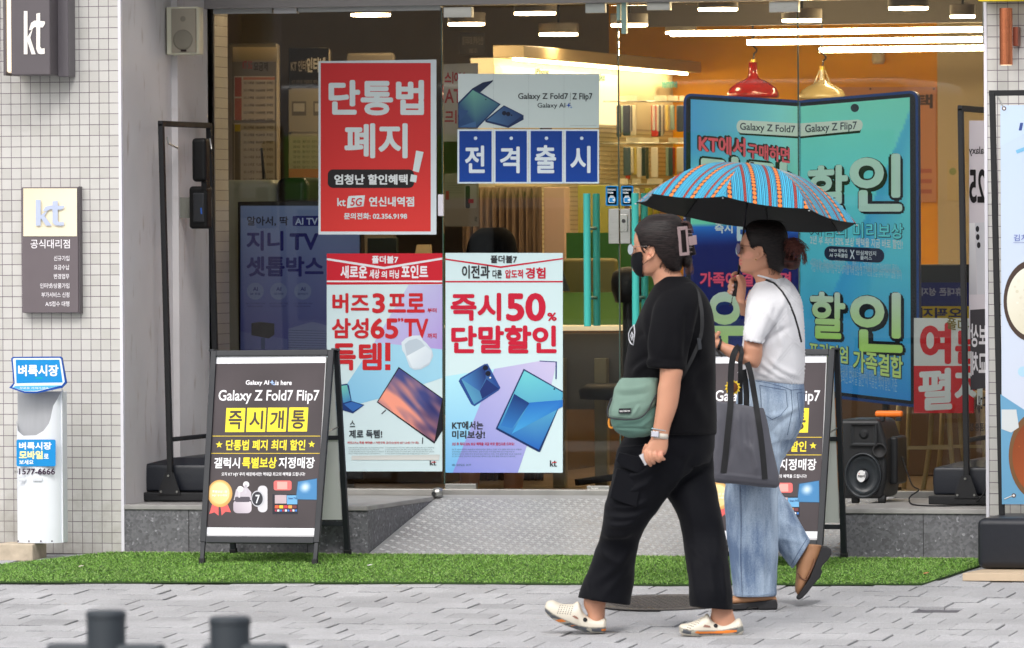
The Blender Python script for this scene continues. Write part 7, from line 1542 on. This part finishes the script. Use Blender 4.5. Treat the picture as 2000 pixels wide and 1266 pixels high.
    mb=MB(); mb.prism([f.Q(*p) for p in ((1396,682,wa-.014),(1400,680,wa-.012),(1413,695,wa-.012),(1409,698,wa-.014))],Vector(nF)*.03); mb.ob('watch_case',mat('watch_dark',(60,56,54),.2,metal=.8),o,bevel=.003)
    # thin crossbody strap on the back, small bag hidden on her far hip
    t=thing('shoulder_bag',f.Q(1500,800,.19),'thin black shoulder-bag strap crossing the back of the white knit top','bag')
    sm=mat('webbing_black'); t2_=BVHTree.FromPolygons([Vector(v) for v in [tuple(x_) for x_ in np.array([list(q.co) for q in sh.data.vertices])]],[tuple(p.vertices) for p in sh.data.polygons])
    def onS(x_,y_,off):
        p=f.Q(x_,y_,-.6); d=(f.Q(x_,y_,0)-p).normalized(); h=t2_.ray_cast(p,d); return h[0]-d*off if h[0] else f.Q(x_,y_,-.05)
    pts=[]; K=[(1496,547),(1512,553),(1528,570),(1542,593),(1552,618),(1560,645),(1565,668)]
    for (a,b_),(c,d) in zip(K,K[1:]):
        for i in range(4): pts.append(onS(a+(c-a)*i/4,b_+(d-b_)*i/4,.002))
    pts.append(onS(*K[-1],.002)); MB().path(pts,.0042,n=8).ob('strap',sm,t,smooth=True)
    V,F,N=fuse([f.loft([(1475,760,1530,760,.02,.19),(1470,790,1535,790,.03,.19),(1475,835,1530,835,.02,.19)])],.006,2); link('bag_body',V,F,sm,t,smooth=True)
    # tote
    t=thing('tote_bag',f.Q(1450,945,-.24),'large charcoal tote bag with black webbing handles on the forearm of the woman in white','bag')
    gm_=cloth('tote_grey',(88,88,96),.45,bump=.2,bs=300,sheen=.05,var=.05); wt2=-.225
    V,F,N=fuse([f.loft([(1394,782,1489,795,.018,wt2),(1391,815,1495,820,.03,wt2),(1389,860,1502,862,.04,wt2),(1388,900,1511,905,.046,wt2),(1389,925,1517,938,.046,wt2),(1391,934,1515,946,.04,wt2),(1396,940,1510,950,.02,wt2)],n=56,m=4,e=.6)],.005,2)
    V=folds(V,N,[(1442,800,1452,900,6,.007,4),(1460,810,1468,915,5,-.006),(1455,860,1480,930,7,.008,-5),(1480,800,1500,900,6,.006,4),(1405,800,1400,900,7,.006),(1430,860,1410,930,7,-.005),(1392,925,1515,938,3,.003)],base=.004,sc_=9,seed=44)
    tb=link('tote_body',V,F,gm_,t,smooth=True); tt=BVHTree.FromPolygons([Vector(v) for v in V],F)
    def onT(x_,y_,off):
        p=f.Q(x_,y_,-.6); d=(f.Q(x_,y_,0)-p).normalized(); h=tt.ray_cast(p,d); return h[0]-d*off if h[0] else f.Q(x_,y_,wt2-.02)
    def ribbon(P3,wd,name):
        V=[];F=[]; h=f.px(wd)/2
        for i,p in enumerate(P3):
            t_=P3[min(i+1,len(P3)-1)]-P3[max(i-1,0)]; s_=t_.cross(_F).normalized(); nn=s_.cross(t_).normalized()*.0012
            V+=[p-s_*h-nn,p+s_*h-nn,p+s_*h+nn,p-s_*h+nn]
        for i in range(len(P3)-1):
            a=i*4; F+=[(a+j,a+(j+1)%4,a+4+(j+1)%4,a+4+j) for j in range(4)]
        F+=[(3,2,1,0),tuple(range(len(V)-4,len(V)))]; return link(name,V,F,sm,t)
    def handle(L_,A_,w_a,side):
        """L_: points on the bag, A_: free points up to the forearm (x,y,w)"""
        out=[onT(x_,y_,.003) for x_,y_ in L_]; out+= [f.Q(*p) for p in A_]
        out2=[]; 
        for i in range(len(out)-1):
            p0,p1,p2,p3=out[max(i-1,0)],out[i],out[i+1],out[min(i+2,len(out)-1)]
            for j in range(5): u=j/5; out2.append(.5*((2*p1)+(-p0+p2)*u+(2*p0-5*p1+4*p2-p3)*u*u+(-p0+3*p1-3*p2+p3)*u**3))
        out2.append(out[-1]); return out2
    a=handle([(1413,924),(1417,890),(1421,850),(1425,810),(1427,788)],[(1427,760,-.235),(1428,725,-.238),(1431,700,-.242),(1437,684,-.236),(1444,677,-.215)],0,0); ribbon(a,12,'handle')
    a=handle([(1494,936),(1491,900),(1487,860),(1482,825),(1478,800)],[(1474,775,-.235),(1469,745,-.236),(1464,722,-.235),(1459,708,-.232)],0,0); ribbon(a,11,'handle')
    ribbon([f.Q(*p) for p in ((1458,795,-.20),(1458,770,-.20),(1456,745,-.205),(1452,722,-.215))],11,'handle'); ribbon([f.Q(*p) for p in ((1446,677,-.212),(1449,690,-.232),(1446,705,-.235),(1446,730,-.225),(1446,760,-.20),(1446,790,-.20))],9,'handle')
    # sunflower charm
    q=f.Q(1431,757,-.226); t=thing('sunflower_charm',q,'crocheted yellow sunflower charm hanging on the charcoal tote bag','charm'); mb=MB(); ax=-_F
    for i in range(13):
        a=i*2*math.pi/13; e=_R*math.cos(a)+_U*math.sin(a); g_=_R*-math.sin(a)+_U*math.cos(a); mb.add([q+e*.016-g_*.004,q+e*.024-g_*.007,q+e*.033,q+e*.024+g_*.007,q+e*.016+g_*.004,q+e*.022-_F*.004],[(0,1,5),(1,2,5),(2,3,5),(3,4,5),(4,3,2,1,0)])
    mb.ob('petals',mat('petal_yellow',(236,200,50),.8),t); MB().lathe(q,[(.021,-.004),(.022,.002),(.016,.007),(.005,.009)],n=24,axis=ax).ob('flower_centre',mat('centre_brown',(110,64,34),.95,bump=1,bs=250),t,smooth=True)
    MB().cyl(q+_U*.03,q+_U*.055+_F*.01,.0015,n=8).ob('ring',steel,t)
    # umbrella
    cx,cy,R_=1457,415,220; al=.127; be=.099
    c0=f.Q(cx,cy,0); S_=FPX/f.d0; R=R_/S_
    e1=(_R-_U*al).normalized(); e2=(-_F+_U*be); e2=(e2-e1*e2.dot(e1)).normalized(); up=e1.cross(e2)*-1
    if up.dot(_U)<0: up=-up
    H=93/S_/abs(up.dot(_U)); t=thing('umbrella',c0,'open blue umbrella with orange dotted stripes and black lining, held by the woman in white','umbrella')
    ph=[math.radians(14.2+45*k) for k in range(8)]
    def prof(r): return H*(1-r**2.5)*(1-.03*r)
    V=[];F=[];UV=[]; nr=16; ns=10
    for k in range(8):
        a0,a1=ph[k],ph[(k+1)%8]+(2*math.pi if k==7 else 0); k0=len(V)
        for i in range(nr+1):
            r=.02+.98*i/nr
            for j in range(ns+1):
                u=j/ns; p0=Vector((math.cos(a0),math.sin(a0),0))*r; p1=Vector((math.cos(a1),math.sin(a1),0))*r; p=p0*(1-u)+p1*u
                rr=p.length; sag=math.sin(math.pi*u)*(.02*r*r); rim=-.018*math.sin(math.pi*u)*r**6
                h=prof(rr if r<1 else 1-(0))*(1) if r<.999 else 0
                h=prof(r)-sag*.55-rim*0; f2=1+rim*1.2
                V.append(c0+e1*(p.x*R*f2)+e2*(p.y*R*f2)+up*(h+ (.0)))
                am=(a0+a1)/2; across=(p.x*-math.sin(am)+p.y*math.cos(am))*R; along=(p.x*math.cos(am)+p.y*math.sin(am))*R
                UV.append((across+.2*k*.3,math.sqrt(max(along,0)**2)*1.15))
        F+=[(k0+i*(ns+1)+j,k0+i*(ns+1)+j+1,k0+(i+1)*(ns+1)+j+1,k0+(i+1)*(ns+1)+j) for i in range(nr) for j in range(ns)]
    um=mat('umbrella_print',(70,170,210),.5); n=um.node_tree.nodes;L=um.node_tree.links;pb=n['Principled BSDF']
    def M(op,a,b=None,c=None):
        q=n.new('ShaderNodeMath'); q.operation=op
        for i,v in enumerate((a,b,c)):
            if v is None: continue
            if isinstance(v,(int,float)): q.inputs[i].default_value=v
            else: L.new(v,q.inputs[i])
        return q.outputs[0]
    tc=n.new('ShaderNodeTexCoord'); sp=n.new('ShaderNodeSeparateXYZ'); L.new(tc.outputs['UV'],sp.inputs[0]); U=M('ADD',sp.outputs[0],10); Vv=M('ADD',sp.outputs[1],10)
    def mixc(fac,a,b):
        q=n.new('ShaderNodeMix'); q.data_type='RGBA'; L.new(fac,q.inputs['Factor'])
        for nm,v in (('A',a),('B',b)):
            if isinstance(v,tuple): q.inputs[nm].default_value=(*lin(v),1)
            else: L.new(v,q.inputs[nm])
        return q.outputs['Result']
    P_=.105; fu=M('FRACT',M('DIVIDE',U,P_)) 
    base=(62,172,208)
    def line(c,w): return M('LESS_THAN',M('ABSOLUTE',M('SUBTRACT',fu,c)),w)
    col=mixc(line(.02,.012),base,(30,50,90))
    for c_,w in ((.09,.011),(.36,.014),(.42,.009),(.49,.015),(.73,.010),(.79,.014),(.87,.010),(.93,.013)): col=mixc(line(c_,w),col,(16,34,66))
    bandA=line(.225,.10); col=mixc(bandA,col,(34,20,34))
    pd=.0215; fv=M('SUBTRACT',M('FRACT',M('DIVIDE',Vv,pd)),.5); du=M('MULTIPLY',M('SUBTRACT',fu,.225),P_/.0085); dv=M('MULTIPLY',fv,pd/.0094); dd=M('ADD',M('MULTIPLY',du,du),M('MULTIPLY',dv,dv)); col=mixc(M('LESS_THAN',dd,1),col,(226,124,54))
    bandB=line(.61,.07); col=mixc(bandB,col,(50,18,34))
    pd=.0125; fv=M('SUBTRACT',M('FRACT',M('DIVIDE',Vv,pd)),.5); du=M('MULTIPLY',M('SUBTRACT',fu,.61),P_/.0056); dv=M('MULTIPLY',fv,pd/.0060); dd=M('ADD',M('MULTIPLY',du,du),M('MULTIPLY',dv,dv)); ring=M('LESS_THAN',M('ABSOLUTE',M('SUBTRACT',dd,.62)),.33); col=mixc(ring,col,(190,72,56))
    L.new(col,pb.inputs['Base Color'])
    # outer fabric and black lining as two layers
    V=[Vector(v) for v in V]; link('canopy',V,F,um,t,smooth=True,uv=UV)
    lin_=[v-up*.0025-(v-c0).normalized()*.0015 for v in V]; link('lining',lin_,[q[::-1] for q in F],mat('lining_black',(20,20,24),.6),t,smooth=True)
    ribm=mat('rib_black',(24,24,28),.35,metal=.5); tip=mat('tip_metal',(190,190,190),.3,metal=.8)
    runner=c0+up*(H*.30)
    for k in range(8):
        d_=e1*math.cos(ph[k])+e2*math.sin(ph[k]); pts=[c0+d_*(R*r)+up*(prof(r)-.006) for r in (.03,.2,.4,.6,.8,.92,1.0)]
        rb=MB().path(pts,.0022,n=6).ob('rib',ribm,t,smooth=True); MB().path([pts[-1]-up*.002,pts[-1]+d_*.008-up*.003],.0028,n=8).ob('rib_tip',tip,rb,smooth=True)
        mid=c0+d_*(R*.48)+up*(prof(.48)-.008); MB().path([runner+d_*.01,mid],.002,n=6).ob('strut',ribm,rb)
    hp_=f.view(0,0,1).Q(1438,570,.03); topp=c0+up*(H+.012)
    MB().path([topp,runner,hp_],.0048,n=10).ob('shaft',mat('shaft_dark',(46,46,52),.25,metal=.8),t,smooth=True)
    MB().cyl(runner-up*.015,runner+up*.02,.011,n=16).ob('runner',ribm,t); MB().cyl(c0+up*(H-.004),c0+up*(H+.012),.012,.007,n=16).ob('ferrule',ribm,t)
    f.view(1380,510,.1659); hd=MB(); hd.path([f.Q(345,235,.0+.018),f.Q(342,300,.02),f.Q(335,370,.022),f.Q(330,412,.024)],[.0085,.0105,.0115,.013],n=16); hd.ob('handle',mat('handle_black',(20,20,22),.3),t,smooth=True)
    v_,f_=f.tube([(318,405,.022),(302,440,.02),(296,480,.018),(270,520,.018),(280,528,.018),(297,500,.018),(298,470,.018)],4,n=6); link('wrist_loop',v_,f_,ribm,t,smooth=True)
woman_white()

# ------------------------------------------------ customer seated inside, only the dark head shows above the poster
def seated():
    Y=G+.75; dd=depth_of(W(962,490,Y)); f=Fig(dd)
    P=[f.loft([(935,470,990,470,.06,0),(928,500,996,500,.075,0),(934,535,990,535,.07,0),(948,560,980,560,.05,0),(945,580,984,582,.05,0),(900,610,1030,612,.08,0),(885,660,1042,660,.11,0),(895,760,1035,760,.12,0),(890,810,1040,810,.15,0)],m=3)]
    P+=[f.loft([(895,810,950,810,.08,-.05),(890,830,950,835,.08,-.2),(895,850,945,860,.06,-.3),(900,960,935,960,.045,-.3)],m=3),f.loft([(975,810,1035,810,.08,-.05),(975,830,1035,835,.08,-.2),(980,850,1030,860,.06,-.3),(985,960,1020,960,.045,-.3)],m=3)]
    V,F,N=fuse(P,.008,3); b=link('person',V,F,SK,smooth=True,cols=skincols(V)); tag(b,'person seated inside the shop, only the dark-haired back of the head above the right-hand poster','person')
    V,F,N=fuse([f.loft([(940,445,985,444,.04,.0),(922,458,1002,458,.08,.0),(912,480,1010,482,.1,.0),(910,510,1010,512,.1,.0),(918,545,1002,545,.09,.01)],m=4)],.006,3); link('hair',V,F,mat('hair_inside',(6,5,6),.9,spec=.1),b,smooth=True)
    V,F,N=fuse([f.loft([(895,604,1035,606,.09,0),(878,650,1048,650,.125,0),(885,770,1043,770,.135,0),(885,820,1045,820,.16,0)],m=4)],.008,3); link('jacket',V,F,cloth('jacket_dark',(30,30,34),.9),b,smooth=True)
seated()
# ---- litter on the mat
for x,y,c,nm,lb in ((158,1114,(240,225,215),'cigarette_end','small pale cigarette end on the grass mat, bottom left'),(1808,1128,(226,150,110),'dry_leaf','small orange dry leaf near the front edge of the grass mat, right'),(722,1112,(232,230,226),'paper_scrap','tiny white paper scrap on the grass mat below the ramp corner')):
    g=WG(x,y); s=MB(); s.prism([g+Vector((-.009,-.004,.016)),g+Vector((.006,-.006,.018)),g+Vector((.012,.003,.020)),g+Vector((-.002,.007,.018))],(0,0,.003)); tag(s.ob(nm,mat('litter_'+nm,c,.8)),lb,'litter')
# ---------------- give every mesh a local origin; parents hold only a translation
bpy.context.view_layer.update()
def wl(o):
    v=Vector((0,0,0))
    while o: v+=o.location; o=o.parent
    return v
for o in [q for q in sc.objects if q.type=='MESH' and q.get('_p')]:
    me=o.data; n=len(me.vertices)
    if not n: print('EMPTY',o.name); continue
    a=np.empty(n*3,'f'); me.vertices.foreach_get('co',a); a=a.reshape(-1,3); lo=a.min(0);hi=a.max(0)
    c=np.array([(lo[0]+hi[0])/2,(lo[1]+hi[1])/2,lo[2] if not o.parent else (lo[2]+hi[2])/2],'f')
    me.vertices.foreach_set('co',(a-c).ravel()); me.update(); o['_c']=[float(v) for v in c]
for o in [q for q in sc.objects if q.type=='MESH' and q.get('_p')]:
    if '_c' not in o: continue
    c=Vector(o['_c']); p=o.parent
    if p is None: o.location=c
    else: o.location=c-(Vector(p['_c']) if '_c' in p else p.location)
for o in list(sc.objects):
    for k in ('_c','_p'):
        if k in o: del o[k]
for f in POST: f()
